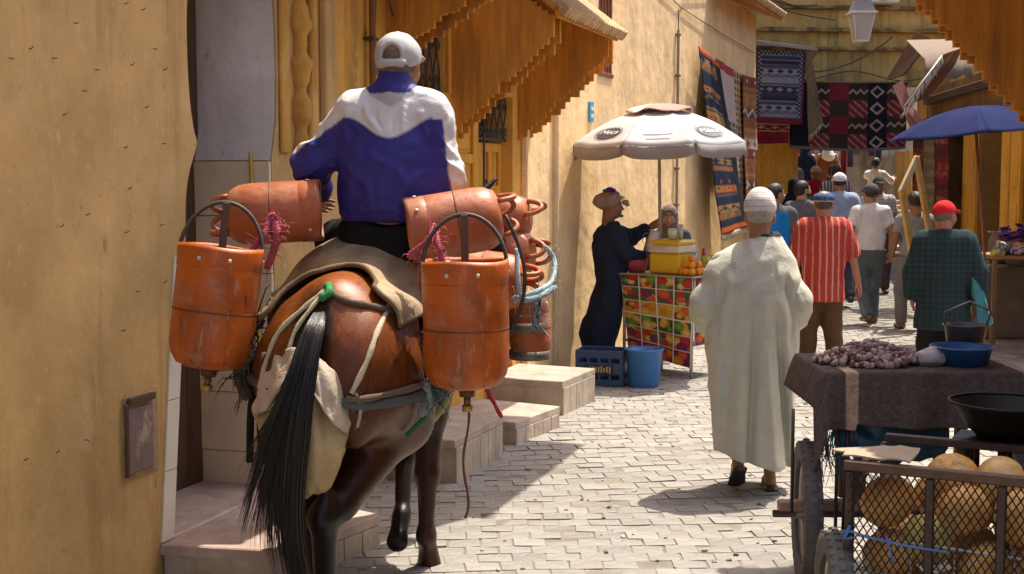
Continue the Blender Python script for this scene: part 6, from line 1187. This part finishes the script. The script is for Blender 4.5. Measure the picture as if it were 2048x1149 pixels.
# right hand rugs and drapes in front of the shops
fe = lambda px, py, p: onplane(px, py, FE(0, p, 0), FE.n)
for i, (x0, x1, y0, y1, cs, lab) in enumerate(((1828, 1846, 240, 500, [(.16, .03, .03), (.05, .03, .03), (.26, .10, .05), (.1, .02, .03)], 'narrow dark red rug hanging at the shop corner'), (1850, 1866, 252, 480, [(.24, .17, .08), (.18, .12, .06), (.30, .22, .12)], 'narrow tan rug hanging by the shop corner'), (1872, 1896, 262, 500, [(.24, .03, .03), (.12, .03, .04), (.3, .12, .06), (.08, .03, .03)], 'red patterned rug hanging left of the shop door'))):
    rug(lab, fe(x0, y0, .25), fe(x1, y0 + 4, .25), fe(x0, y1, .3), fe(x1, y1, .3), lambda u, v, cs=cs, i=i: kil(u, v, i, cs + [cs[0]], 18, 2), 24, 70, seed=10 + i)
# awnings on the right
aw = empty('fringed_awning', 'sloping rug awning with pale fringe beneath the wooden canopy', 'awning', at(1850, 160, 17)); T0, T1 = at(1808, 214, 17.0), at(1884, 112, 17.4); cloth_sheet(aw, 'cloth', T0, T1, T0 + (.45, .5, .12), T1 + (.45, .5, .15), 30, 20, lambda u, v: np.broadcast_to(np.array((.20, .10, .06)), u.shape + (3,)), WOOL, .03, 1)
b = B(); rg = np.random.default_rng(2)
for k in range(46): p = lerp(T0, T1, (k + .5) / 46); b.tube([p, p + (rg.normal(0, .012), 0, -.08), p + (rg.normal(-.02, .02), 0, -.16)], [.009, .008, .003], 4, col=(.55, .50, .42))
obj('fringe', b, CLOTH, aw, True, kind='stuff'); b = B(); b.tube([T0, T1], .012, 6, col=(.5, .45, .38)); obj('hem', b, CLOTH, aw, True)
aw2 = empty('scalloped_awning', 'faded pale awning with scalloped edge above the blue parasol', 'awning', at(1890, 140, 18.5)); U_ = np.linspace(0, 1, 40); T = [lerp(at(1850, 120, 18.6), at(1945, 118, 18.6), u) for u in U_]; Bt = [lerp(at(1850, 148, 18.4), at(1945, 148, 18.4), u) - (0, 0, .07 * abs(math.sin(u * 3.14 * 2.5))) for u in U_]; up_ = [q + (0, .9, .35) for q in T]
b = B(); b.grid(np.array([up_, T, Bt]), (.20, .15, .115)); obj('cloth', b, CLOTH, aw2, True, sol=.01)
bd_ = empty('plank_awning', 'brown sheet and boards propped above the right hand rugs', 'awning', at(1830, 130, 19)); 
for k, (p0, p1, p2, p3) in enumerate((((1772, 160, 20.5), (1832, 62, 20.3), (1862, 78, 20.2), (1806, 150, 20.3)), ((1785, 172, 19), (1806, 160, 19), (1838, 250, 18.6), (1822, 256, 18.6)), ((1812, 220, 18.4), (1826, 214, 18.4), (1850, 244, 18.2), (1838, 252, 18.2)))):
    q = [at(*p) for p in (p0, p1, p2, p3)]; n_ = unit(np.cross(q[1] - q[0], q[3] - q[0])) * .05; b = B(); b.add(q + [x + n_ for x in q], [(0, 1, 2, 3), (4, 7, 6, 5), (0, 4, 5, 1), (1, 5, 6, 2), (2, 6, 7, 3), (3, 7, 4, 0)], ((.17, .085, .04), (.20, .06, .045), (.16, .05, .04))[k]); obj('board', b, WOODV, bd_)
# ---- blue parasol and stall
ub_ = gnd(1982, 694); par2, *_ = parasol('blue canvas parasol over the right hand stall', ub_, 2.62, 1.02, .28, (.012, .018, .07), (.05, .05, .15), n=6, tilt=(-.10, .0), val=0, rot=.28, pole_col=(.26, .09, .05), valm=mat('blue_canvas', vcol=True, rough=.95, var=.08, scale=7, bump=.1, spec=.08))
st0 = gnd(2035, 690); stl = empty('market_table', 'wooden stall table piled with goods under the blue parasol', 'table', st0); 
b = B(); b.box(st0 + (.1, .1, .98), (1.0, .7, .04), None, .006, (.32, .17, .06)); obj('table_top', b, WOODH, stl)
for x, y in ((-.36, -.22), (.56, -.22), (-.36, .42), (.56, .42)): b = B(); b.box(st0 + (x, y, .48), (.05, .05, .96), None, .006, (.2, .12, .06)); obj('leg', b, WOODV, stl)
rg = np.random.default_rng(9); gl = ['yellow', 'blue grey', 'white', 'lilac', 'pale', 'orange', 'grey', 'violet']; gc = [(.55, .5, .05), (.12, .2, .34), (.5, .48, .5), (.25, .22, .4), (.45, .42, .44), (.5, .2, .05), (.2, .2, .22), (.14, .05, .22)]
for k in range(16):
    p = st0 + np.array((-.32 + .055 * k, -.2 + .09 * (k % 4), 1.03 + .03 * (k % 3))); s = SDF(); s.ell((0, 0, 0), (.075, .07, .045))
    for q in range(5): d = unit(rg.normal(0, 1, 3) * (1, 1, .4)) * .07; s.cap((0, 0, 0), d, .03, .022, .02)
    V, Q, C = _mk(s, .012, gc[k % 8], lambda V, C: np.where((vnoise(V * 30 + k) > .3)[:, None], np.array(gc[(k + 3) % 8]), C)); V = folds(V, Q, .012, (25, 25, 25), k); b = B(); b.add(V + p, Q, C)
    obj('bundle', b, CLOTH, None, True, orig=p, label='crumpled %s bundle of goods, number %s from the pole end of the table' % (gl[k % 8], ['first', 'second', 'third', 'fourth', 'fifth', 'sixth', 'seventh', 'eighth', 'ninth', 'tenth', 'eleventh', 'twelfth', 'thirteenth', 'fourteenth', 'fifteenth', 'sixteenth'][k]), cat='bundle', group='goods on the stall table')
sk = gnd(2020, 668); stool = empty('stool', 'folding stool with beige seat beneath the stall table', 'stool', sk); b = B(); b.box(sk + (.05, 0, .52), (.5, .3, .035), None, .01, (.38, .29, .18)); obj('seat', b, WOODH, stool)
for sx in (-1, 1):
    for sy in (-.12, .12): b = B(); b.tube([sk + (.05 + sx * .2, sy, 0), sk + (.05 - sx * .2, sy, .5)], .012, 6, col=(.03, .03, .03)); obj('leg', b, METAL, stool, True)
for (px, py, d, r_, h_, c, lab) in ((1962, 560, 15.8, .17, .55, (.22, .19, .16), 'grey stone planter block behind the stall'), (1972, 512, 15.6, .13, .34, (.14, .11, .10), 'dark clay jar on the stone block behind the parasol pole'), (2000, 512, 15.6, .14, .36, (.16, .12, .11), 'second dark clay jar right of the parasol pole'), (2036, 512, 15.4, .16, .30, (.15, .12, .12), 'wide dark pot at the right edge of the stall')):
    p = at(px, py, d); z0 = p[2]
    if 'block' in lab: root = empty('stone_block', lab, 'block', (p[0] + .3, p[1], 0)); b = B(); b.box((p[0] + .32, p[1], .42), (1.25, .5, .86), None, .03, c); obj('block', b, mat('rough_stone', (.20, .17, .14), .9, var=.3, scale=5, bump=.6, bscale=18), root)
    else: pot('clay_jar', lab, 'jar', (p[0], p[1], .855), [(0, 0), (r_ * .8, 0), (r_, h_ * .45), (r_ * .9, h_ * .8), (r_ * .7, h_ * .9), (r_ * .75, h_), (r_ * .6, h_), (r_ * .6, h_ * .5), (0, .05)], c, PAINT)
p = at(2035, 470, 15.0); b = B(); rg = np.random.default_rng(1)
for k in range(70): d = unit(rg.normal(0, 1, 3) * (1, 1, .7)); q = p + d * rg.uniform(.05, .2) * (1, 1, .6); b.box(q, (.09, .07, .006), np.array(Matrix.Rotation(rg.uniform(0, 3), 3, 'Z') @ Matrix.Rotation(rg.uniform(-1, 1), 3, 'X')), 0, (.12, .05, .22) if k % 3 else (.2, .1, .32))
root = empty('flower_bunch', 'bunch of violet dried flowers on the wide dark pot', 'flowers', (p[0], p[1], 1.15)); obj('petals', b, CLOTH, root, kind='stuff'); b = B(); b.tube([(p[0], p[1], 1.1), p], .02, 6, col=(.1, .12, .05)); obj('stems', b, PAINT, root)
bp_ = gnd(1962, 690); pot('bucket', 'blue tub standing under the stall behind the man in plaid', 'tub', gnd(1968, 640), [(0, 0), (.15, 0), (.19, .34), (.2, .36), (.17, .34), (.13, .03), (0, .03)], (.03, .12, .25))
sk_ = gnd(2040, 668) + (.1, -.2, 0); s = SDF(); s.ell((0, 0, .1), (.2, .14, .11)).ell((.1, 0, .16), (.1, .1, .09), .06); V, Q, C = _mk(s, .014, (.24, .13, .08)); V = folds(V, Q, .012, (10, 10, 10), 3); b = B(); b.add(V + sk_, Q, C); obj('sack', b, CLOTH, None, True, orig=sk_, label='brown sack slumped on the ground below the stall', cat='sack')
# shopping bag on the plaid jacket man
cloth_p = np.array((3.56, 11.1, 0)); b = B(); G = patch([[at(1940, 545, 11.0), at(1955, 560, 11.0), at(1962, 575, 11.0)], [at(1948, 600, 10.95), at(1965, 610, 10.95), at(1974, 620, 10.95)], [at(1956, 655, 10.95), at(1972, 652, 10.95), at(1984, 648, 10.95)]], 16, 12, .01, 5); b.grid(G, (.05, .16, .19)); root = empty('shopping_bag', 'teal cloth bag hanging at the side of the man in plaid', 'bag', at(1965, 655, 11.0)); obj('bag_side', b, CLOTH, root, True, sol=.05)
b = B(); b.tube([at(1940, 545, 11.0), at(1944, 560, 11.0), at(1962, 575, 11.0)], .008, 5, col=(.05, .14, .16)); obj('strap', b, CLOTH, root, True)
# ---- wooden frame carried along
wf = empty('wooden_frame', 'pale wooden door frame carried upright by the man in grey', 'frame', at(1835, 600, 15.85)); A4 = [at(1803, 383, 15.85), at(1833, 318, 16.0), at(1868, 520, 16.1), at(1842, 628, 15.9)]
for k in range(4):
    p, q = A4[k], A4[(k + 1) % 4]; d = unit(q - p); n_ = unit(np.cross(A4[1] - A4[0], A4[3] - A4[0])); sdx = np.cross(n_, d); b = B(); M3 = np.stack([d, sdx, n_], 1); b.box((p + q) / 2, (np.linalg.norm(q - p) + .05, .075, .045 + .004 * (k % 2)), M3, .005, (.48, .30, .10) if k % 2 else (.56, .44, .28)); obj('frame_member', b, WOODH, wf)
# ---- street lantern
ln = empty('street_lantern', 'white metal street lantern hanging over the far street', 'lantern', at(1722, 84, 18.0)); lc = at(1722, 84, 18.0); LC = (.62, .60, .57)
def frus(z0, z1, w0, w1, col, m, nm, par=ln): b = B(); v = [(lc[0] + sx * w_, lc[1] + sy * w_, lc[2] + z) for z, w_ in ((z0, w0), (z1, w1)) for sx, sy in ((-1, -1), (1, -1), (1, 1), (-1, 1))]; b.add(v, [(0, 1, 5, 4), (1, 2, 6, 5), (2, 3, 7, 6), (3, 0, 4, 7), (0, 3, 2, 1), (4, 5, 6, 7)], col); return obj(nm, b, m, par)
frus(.0, .02, .085, .085, LC, PAINT, 'base'); frus(.02, .36, .08, .135, (.40, .37, .34), PLASTIC, 'glass_body'); frus(.36, .385, .17, .17, LC, PAINT, 'collar'); frus(.385, .56, .15, .09, (.22, .21, .20), PAINT, 'roof'); frus(.56, .60, .10, .05, LC, PAINT, 'cap')
for sx, sy in ((-1, -1), (1, -1), (1, 1), (-1, 1)): b = B(); b.tube([(lc[0] + sx * .083, lc[1] + sy * .083, lc[2] + .01), (lc[0] + sx * .14, lc[1] + sy * .14, lc[2] + .37)], .009, 5, col=LC); obj('corner_bar', b, PAINT, ln, True)
b = B(); q = LW2(LW2.hit(1420, 0)[0] + .0, .0, lc[2] + .75); b.tube([lc + (0, 0, .6), lc + (0, 0, .75), lerp(lc + (0, 0, .78), q, .5), q], .018, 8, col=(.05, .05, .05)); obj('bracket', b, METAL, ln, True)
# ---- yellow flowering plant on the far steps
yp = at(1683, 360, 26.8); yp[2] = gz2(26.8); pl = empty('potted_shrub', 'yellow green flowering shrub in a blue pot on the far steps', 'plant', yp); b = B(); b.lathe([(0, 0), (.13, 0), (.17, .28), (.14, .27), (0, .25)], 18, Matrix.Translation(Vector(yp)), (.02, .16, .36)); obj('pot', b, PLASTIC, pl, True); rg = np.random.default_rng(3); b = B()
for k in range(420): d = unit(rg.normal(0, 1, 3)); q = yp + (0, 0, .66) + d * rg.uniform(.08, .3) * (1, 1, 1.3); b.box(q, (.06, .03, .004), np.array(Matrix.Rotation(rg.uniform(0, 6), 3, 'Z') @ Matrix.Rotation(rg.uniform(-1.2, 1.2), 3, 'X')), 0, (.50, .46, .02) if k % 3 else (.14, .22, .03))
obj('foliage', b, CLOTH, pl, kind='stuff'); b = B()
for k in range(6): b.tube([yp + (0, 0, .2), yp + (.05 * math.cos(k), .05 * math.sin(k), .5), yp + (.15 * math.cos(k), .15 * math.sin(k), .85)], [.012, .009, .004], 5, col=(.1, .08, .03))
obj('stems', b, PAINT, pl, True, kind='stuff')
# ================================================================ CARTS AT THE RIGHT FRONT
TYRE = mat('tyre', (.11, .104, .096), .8, var=.3, scale=12, bump=.3, bscale=40, dirt=[((.16, .13, .10), 8, .5, .7, .6, (1, 1, 1))])
def wheel(par, c, r, w_, yaw=R(-6)):                  # axle along x, turned by yaw
    cw_ = np.array(c, float); c = np.zeros(3); Yw = np.array(Matrix.Rotation(yaw, 3, 'Z'))
    def fin(b_): b_.v = [v @ Yw.T + cw_ for v in b_.v]; return b_
    b = B(); prof = [(r - .09, -w_ * .35), (r - .05, -w_ * .5), (r - .015, -w_ * .45), (r, 0), (r - .015, w_ * .45), (r - .05, w_ * .5), (r - .09, w_ * .35), (r - .09, -w_ * .35)]
    M = np.eye(4); M[:3, :3] = np.array([[0, 0, 1], [1, 0, 0], [0, 1, 0]]); M[:3, 3] = c; b.lathe(prof, 48, M); wo_ = obj('wheel', fin(b), TYRE, par, True)
    kb = B(); kb.box((0, 0, 0), (w_ * .34, .022, .016), None, .003); kme = kb.mesh('tread_block'); kme.materials.append(TYRE); b = B()
    for k in range(40):
        a = k * 2 * math.pi / 40
        for s_ in (-1, 0, 1):
            Rm = np.array(Matrix.Rotation(a + (.08 if s_ == 0 else 0), 3, 'X')); b.box(c + Rm @ np.array((s_ * w_ * .33, 0, r - .004 - .012 * abs(s_))), (w_ * .26, .024, .018), Rm, .003)
    obj('tread', fin(b), TYRE, wo_, kind='stuff')
    b = B(); a = np.linspace(0, 2 * math.pi, 33); b.tube([c + (0, math.cos(x) * (r - .095), math.sin(x) * (r - .095)) for x in a], .014, 6, False, (.35, .33, .3)); obj('rim', fin(b), METAL, wo_, True); b = B()
    for k in range(18): x = k * 2 * math.pi / 18; b.tube([c + ((-1) ** k * .025, 0, 0), c + (0, math.cos(x) * (r - .1), math.sin(x) * (r - .1))], .003, 4, col=(.4, .38, .35))
    obj('spoke', fin(b), METAL, wo_, kind='stuff'); b = B(); b.cyl(c - (.05, 0, 0), c + (.05, 0, 0), .03, n=12, col=(.2, .18, .16)); obj('hub', fin(b), METAL, wo_, True)
ct = empty('vegetable_cart', 'two wheeled cart covered by a grey blanket with garlic on top', 'cart', (1.8, 6.2, 0))
X0, X1, Y0, Y1, ZT = 1.36, 2.30, 5.92, 6.52, 1.0
b = B(); b.box(((X0 + X1) / 2, (Y0 + Y1) / 2, ZT - .03), (X1 - X0 - .02, Y1 - Y0 - .02, .05), None, .006, (.2, .13, .07)); obj('deck', b, WOODH, ct)
for x in (X0 + .24, X1 - .24):
    for y in (Y0 + .2, Y1 - .1): b = B(); b.box((x, y, .66), (.05, .05, .66), None, .005, (.14, .09, .05)); obj('post', b, WOODV, ct)
b = B(); b.box((1.62, Y0 + .04, .405), (.85, .06, .045), None, .006, (.30, .19, .12)); obj('cross_bar', b, WOODH, ct); b = B(); b.cyl((1.2, 6.1, .33), (2.4, 6.1, .33), .018, n=8, col=(.08, .06, .05)); obj('axle', b, METAL, ct, True)
wheel(ct, (1.355, 6.10, .335), .335, .085); wheel(ct, (2.33, 6.10, .335), .335, .085)
for (a_, c_) in (((1.235, 5.86, .40), (1.235, 5.86, .86)), ((1.44, 5.9, .2), (1.44, 5.9, .88)), ((1.47, 5.9, .2), (1.49, 5.9, .9))): b = B(); b.tube([a_, c_], .008, 6, col=(.06, .05, .045)); obj('rod', b, METAL, ct, True)
# blanket
def blc(u, v):
    o = np.broadcast_to(np.array((.105, .082, .072)), u.shape + (3,)).copy(); s_ = ((u > .155) & (u < .205)) | ((u > .90) & (u < .945)); o[s_] = (.44, .32, .21); return o * (1 + .3 * vnoise(np.stack([u * 90, v * 60, u * 0], -1).reshape(-1, 3)).reshape(u.shape))[..., None]
bl_ = empty('blanket', 'coarse grey brown blanket with a tan stripe hanging over the cart', 'blanket', (1.8, 5.9, .7))
nu, nv = 130, 56; U, V_ = np.meshgrid(np.linspace(0, 1, nu), np.linspace(0, 1, nv), indexing='ij'); x = X0 - .05 + (X1 - X0 + .10) * U; top_n = .45
P = np.zeros((nu, nv, 3)); hang = .20 + .04 * np.sin(U * 3) + .03 * (U < .2); f = V_ / top_n
yt = Y1 - (Y1 - Y0 + .035) * np.clip(f, 0, 1); zt = ZT + .012 - np.clip(f - 1, 0, 9) / (1 / top_n - 1) * hang; out_ = np.clip(f - 1, 0, 9) * .03 + .02 * np.sin(U * 17 + 1) * np.clip(f - 1, 0, 1) + .012 * np.sin(U * 31) * np.clip(f - 1, 0, 1)
sid = np.clip((.07 - U) / .07, 0, 1); P[..., 0] = x + .02 * sid; P[..., 1] = yt - out_; P[..., 2] = zt - .15 * sid ** 1.3 * (V_ < 2) - .05 * sid * np.clip(f - 1, 0, 1); sid2 = np.clip((U - .94) / .06, 0, 1); P[..., 2] -= .12 * sid2
b = B(); b.grid(P, blc(U, V_)); obj('cloth', b, WOOL, bl_, True, sol=.012)
# blue netting under the blanket
tn = empty('blue_netting', 'torn blue plastic netting hanging under the blanket', 'netting', (1.6, 5.95, .7)); b = B(); b.grid(patch([[(1.40, 5.97, .80), (1.6, 5.96, .80), (1.95, 5.97, .80)], [(1.46, 5.95, .70), (1.65, 5.93, .66), (1.95, 5.95, .68)], [(1.55, 5.98, .64), (1.7, 5.96, .60), (1.9, 5.97, .62)]], 30, 20, .02, 3), (.015, .07, .12)); obj('sheet', b, PLASTIC, tn, True, sol=.004); b = B(); rg = np.random.default_rng(6)
for k in range(90): p = np.array((rg.uniform(1.38, 1.62), 5.95 + rg.normal(0, .01), .74)); b.tube([p, p + (rg.normal(0, .015), rg.normal(0, .01), -.1), p + (rg.normal(.02, .04), rg.normal(0, .02), -rg.uniform(.12, .26))], [.003, .0025, .001], 3, col=(.02, .16, .30) if k % 3 else (.05, .05, .06))
obj('loose_threads', b, PLASTIC, tn, kind='stuff')
# garlic and shallots heap
b = B(); rg = np.random.default_rng(12); gb = SDF(); gb.ell((0, 0, 0), (.022, .022, .017)).cap((0, 0, 0), (.004, 0, .03), .010, .003, .012); GV, GQ = gb.mesh(.006, 1)
for k in range(560):
    a = rg.uniform(0, 6.28); r_ = rg.uniform(0, 1) ** .6; xx = 1.66 + r_ * .26 * math.cos(a); yy = 6.18 + r_ * .19 * math.sin(a); z = ZT + .03 + .085 * (1 - r_ ** 1.5) * rg.uniform(.6, 1.05); Rm = np.array(Matrix.Rotation(rg.uniform(0, 6), 3, 'Z') @ Matrix.Rotation(rg.uniform(-2, 2), 3, 'X')); c = np.array([(.36, .28, .24), (.20, .08, .075), (.25, .13, .10), (.42, .36, .31), (.14, .05, .05)][rg.integers(0, 5)])
    b.add(GV * rg.uniform(.5, .85) @ Rm.T + (xx, yy, z), GQ, c * rg.uniform(.8, 1.15))
hp = obj('garlic_heap', b, mat('bulb_skin', vcol=True, rough=.6, var=.25, scale=60, bump=.3, bscale=90), None, True, orig=(1.66, 6.18, ZT), label='heap of garlic and red shallots on the blanket', cat='garlic', kind='stuff')
handle_col = (.25, .24, .23)
pot('basin', 'blue plastic basin on the blanket beside the garlic', 'basin', (2.06, 6.13, ZT + .02), [(0, .0), (.11, 0), (.135, .075), (.142, .08), (.13, .078), (.10, .012), (0, .012)], (.02, .09, .25))
pot('bucket', 'dull grey metal pail standing behind the blue basin', 'bucket', (2.15, 6.36, ZT + .02), [(0, .0), (.075, 0), (.098, .15), (.103, .155), (.09, .15), (.07, .012), (0, .012)], (.12, .12, .115), METAL, handle=[(-.098, 0, .15), (-.11, -.03, .22), (0, -.05, .27), (.11, -.03, .22), (.098, 0, .15)])
s = SDF(); s.ell((0, 0, .03), (.07, .06, .035)).ell((.03, 0, .05), (.04, .04, .03), .03); V, Q, C = _mk(s, .009, (.42, .38, .37)); V = folds(V, Q, .012, (25, 25, 25), 3); b = B(); b.add(V + (1.90, 6.1, ZT + .02), Q, C); obj('plastic_bag', b, PLASTIC, None, True, orig=(1.90, 6.1, ZT + .02), label='crumpled clear plastic bag between garlic and blue basin', cat='plastic bag')
# melon crate
cA, cB = np.array([1.17, 4.60]), np.array([1.17 + .87, 4.60 - .45]); ce = unit(np.append(cB - cA, 0)); cn_ = np.array([-ce[1], ce[0], 0]); L0 = np.linalg.norm(cB - cA); mc = empty('melon_cart', 'wheeled wire cage cart full of orange melons', 'cart', (*((cA + cB) / 2), 0)); KM = np.stack([ce, cn_, [0, 0, 1]], 1)
def kp(u, v, z): return np.array([*cA, 0]) + ce * u + cn_ * v + np.array((0, 0, z))
DP = .56; ZA, ZB = .30, .885; IR = (.07, .05, .042)
def kbar(u, v, z, su, sv, sz, nm='frame_bar', col=IR, m=None): b = B(); b.box(kp(u, v, z), (su, sv, sz), KM, .004, col); return obj(nm, b, m or METAL, mc)
kbar(L0 / 2, 0, ZB, L0 + .04, .035, .035, col=(.12, .075, .055)); kbar(L0 / 2, 0, ZA, L0, .03, .03); kbar(0, DP / 2, ZB - .04, .03, DP - .04, .03); kbar(L0 / 2, DP, ZB, L0, .03, .03); kbar(0, DP / 2, ZA + .04, .03, DP - .04, .03)
for u in (0.0, .27, .50, .74, L0): kbar(u, 0.004 if u in (0.0, L0) else -.004, (ZA + ZB) / 2, .03, .028, ZB - ZA - .04)
for u in (0.0, L0): kbar(u, DP, (ZA + ZB) / 2, .03, .03, ZB - ZA - .04)
kbar(L0 / 2, DP / 2, ZA - .03, L0 - .02, DP - .02, .03, 'floor_board', (.2, .13, .07), WOODH)
b = B(); sp = .026; hh_ = ZB - ZA; sl = 1.6
for sgn in (1, -1):
    n = int((L0 + hh_ / sl) / sp) + 1
    for k in range(n):
        u0 = -hh_ / sl + k * sp if sgn > 0 else k * sp; u1 = u0 + sgn * hh_ / sl; za, zb = ZA, ZB
        if sgn < 0: u1 = u0 - hh_ / sl
        pts = []
        for t in (0, 1): pts.append([u0 + (u1 - u0) * t, ZA + hh_ * t])
        (ua, z_a), (ub2, z_b) = pts
        def clip(u, z, uo, zo):
            for lim in (0, L0):
                if (lim == 0 and u < 0) or (lim == L0 and u > L0): t = (lim - uo) / (u - uo + 1e-9); z = zo + (z - zo) * t; u = lim
            return u, z
        if (ua < 0 and ub2 < 0) or (ua > L0 and ub2 > L0): continue
        a2 = clip(ua, z_a, ub2, z_b); c2 = clip(ub2, z_b, ua, z_a); b.tube([kp(a2[0], -.012 - .003 * sgn, a2[1]), kp(c2[0], -.012 - .003 * sgn, c2[1])], .0024, 4, False, (.055, .045, .04))
obj('wire_mesh', b, METAL, mc, kind='stuff')
wg = B(); WC = (.55, .52, .48)
for z in (.50, .62, .40): b = B(); b.tube([kp(.02, .035, z + .012), kp(L0 - .02, .035, z - .012)], .0045, 6, col=WC); obj('white_wire', b, PAINT, mc, True)
for k in range(19): u = .06 + k * .048; b = B(); b.tube([kp(u, .04, .33), kp(u, .04, .60 if k % 3 else .63)], .0032, 5, col=WC); obj('white_wire', b, PAINT, mc, True)
b = B(); b.tube([kp(-.02, -.02, .655), kp(.02, -.03, .66), kp(.06, -.02, .645), kp(.2, -.02, .63), kp(.34, -.02, .625)], .004, 6, col=(.12, .25, .5)); b.tube([kp(.01, -.03, .68), kp(-.01, -.03, .63), kp(.02, -.035, .64)], .006, 6, col=(.10, .22, .48)); b.tube([kp(.13, -.02, .66), kp(.15, -.03, .60), kp(.16, -.025, .56)], .004, 5, col=(.14, .2, .4)); obj('blue_tie', b, CLOTH, mc, True, kind='stuff')
b = B(); b.grid(patch([[kp(-.03, .0, ZB + .03), kp(.10, -.0, ZB + .032), kp(.20, .0, ZB + .03)], [kp(-.05, .12, ZB + .02), kp(.10, .12, ZB + .035), kp(.20, .12, ZB + .03)], [kp(-.12, .22, ZB + .0), kp(.08, .24, ZB + .03), kp(.19, .24, ZB + .03)]], 12, 12, .004, 3), (.36, .29, .21)); obj('cardboard_flap', b, CLOTH, mc, False, sol=.006)
wheel(mc, kp(-.07, .10, .31), .31, .085)
wheel(mc, kp(L0 + .07, .10, .31), .31, .085)
# melons
mes = []
for k in range(3):
    s = SDF(); s.ell((0, 0, 0), (.098, .098, .088)); V, Q = s.mesh(.0125, 1); an = np.arctan2(V[:, 1], V[:, 0]); rr = np.hypot(V[:, 0], V[:, 1]); V = V * (1 + .012 * np.cos(an * 10) * np.clip(rr / .09, 0, 1) + .012 * vnoise(V * 9 + k * 3))[:, None]
    V[:, 2] -= .012 * np.exp(-(rr / .02) ** 2) * np.sign(V[:, 2]); base = np.array([(.62, .32, .085), (.62, .38, .13), (.54, .45, .13)][k]); C = base * (1 + .12 * np.cos(an * 10 + 3.14))[:, None]; C = C * (1 - .5 * np.exp(-(rr / .016) ** 2))[:, None]; b = B(); b.add(V, Q, C); me = b.mesh('melon', True); me.materials.append(mat('melon_rind', vcol=True, rough=.5, var=.22, scale=14, bump=.7, bscale=60, bdist=.006, dirt=[((.66, .52, .30), 26, .5, .62, .5, (1, 1, 1)), ((.22, .11, .03), 5, .55, .75, .5, (1, 1, 1))])); mes.append(me)
mp_ = [(.11, .12, .385, 0), (.31, .12, .385, 0), (.52, .12, .385, 1), (.73, .12, .385, 0), (.90, .13, .385, 1), (.11, .33, .385, 0), (.32, .33, .385, 0), (.54, .33, .385, 0), (.76, .33, .385, 0), (.12, .12, .555, 0), (.245, .135, .62, 2), (.44, .12, .545, 0), (.62, .125, .56, 1), (.83, .13, .55, 0), (.14, .36, .555, 0), (.36, .34, .55, 0), (.6, .34, .55, 0), (.84, .34, .55, 0), (.10, .14, .74, 0), (.36, .16, .73, 0), (.55, .13, .73, 0), (.74, .15, .73, 1), (.90, .16, .73, 0), (.24, .37, .73, 0), (.46, .36, .74, 0), (.70, .37, .74, 0), (.30, .27, .81, 0), (.47, .24, .82, 1), (.66, .27, .81, 0)]
wd_ = ['front', 'rear']; lay = {.385: 'bottom', .555: 'second', .545: 'second', .56: 'second', .55: 'second', .62: 'raised second', .74: 'third', .73: 'third', .81: 'top', .82: 'top'}
cnt = {}
for (u, v, z, k) in mp_:
    key = (lay[z], wd_[v > .3]); cnt[key] = cnt.get(key, 0) + 1; nth = ['first', 'second', 'third', 'fourth', 'fifth'][cnt[key] - 1]
    inst('melon', mes[k], None, kp(u, v, z), (RNG.uniform(-1, 1), RNG.uniform(-1, 1), RNG.uniform(0, 6)), (1.0,) * 3, label='%s melon in the wire cage, %s layer, %s row, %s from left' % (['orange', 'paler orange', 'yellowish'][k], *key, nth), category='melon', group='melons in the wire cage')
# black pan standing on a small iron trivet at the cage's back
pz = 1.0; pc = kp(.42, DP + .12, 0); tv = empty('pan_stand', 'black iron stand behind the melon cage carrying the pan', 'stand', pc)
for sx in (-.12, .0, .12): 
    for sy in (-.06, .08): b = B(); b.box(pc + ce * sx + cn_ * sy + (0, 0, pz / 2 - .06), (.035, .025, pz - .12), KM, .004, (.02, .018, .016)); obj('leg', b, METAL, tv)
b = B(); b.box(pc + (0, 0, pz - .11), (.36, .2, .02), KM, .004, (.03, .025, .022)); obj('shelf', b, METAL, tv)
pot('pan', 'wide black cooking pan at the right edge above the melons', 'pan', pc + (.0, .0, pz - .10), [(0, .0), (.10, 0), (.15, .05), (.20, .13), (.207, .133), (.195, .128), (.14, .06), (.09, .014), (0, .012)], (.012, .011, .011), METAL)
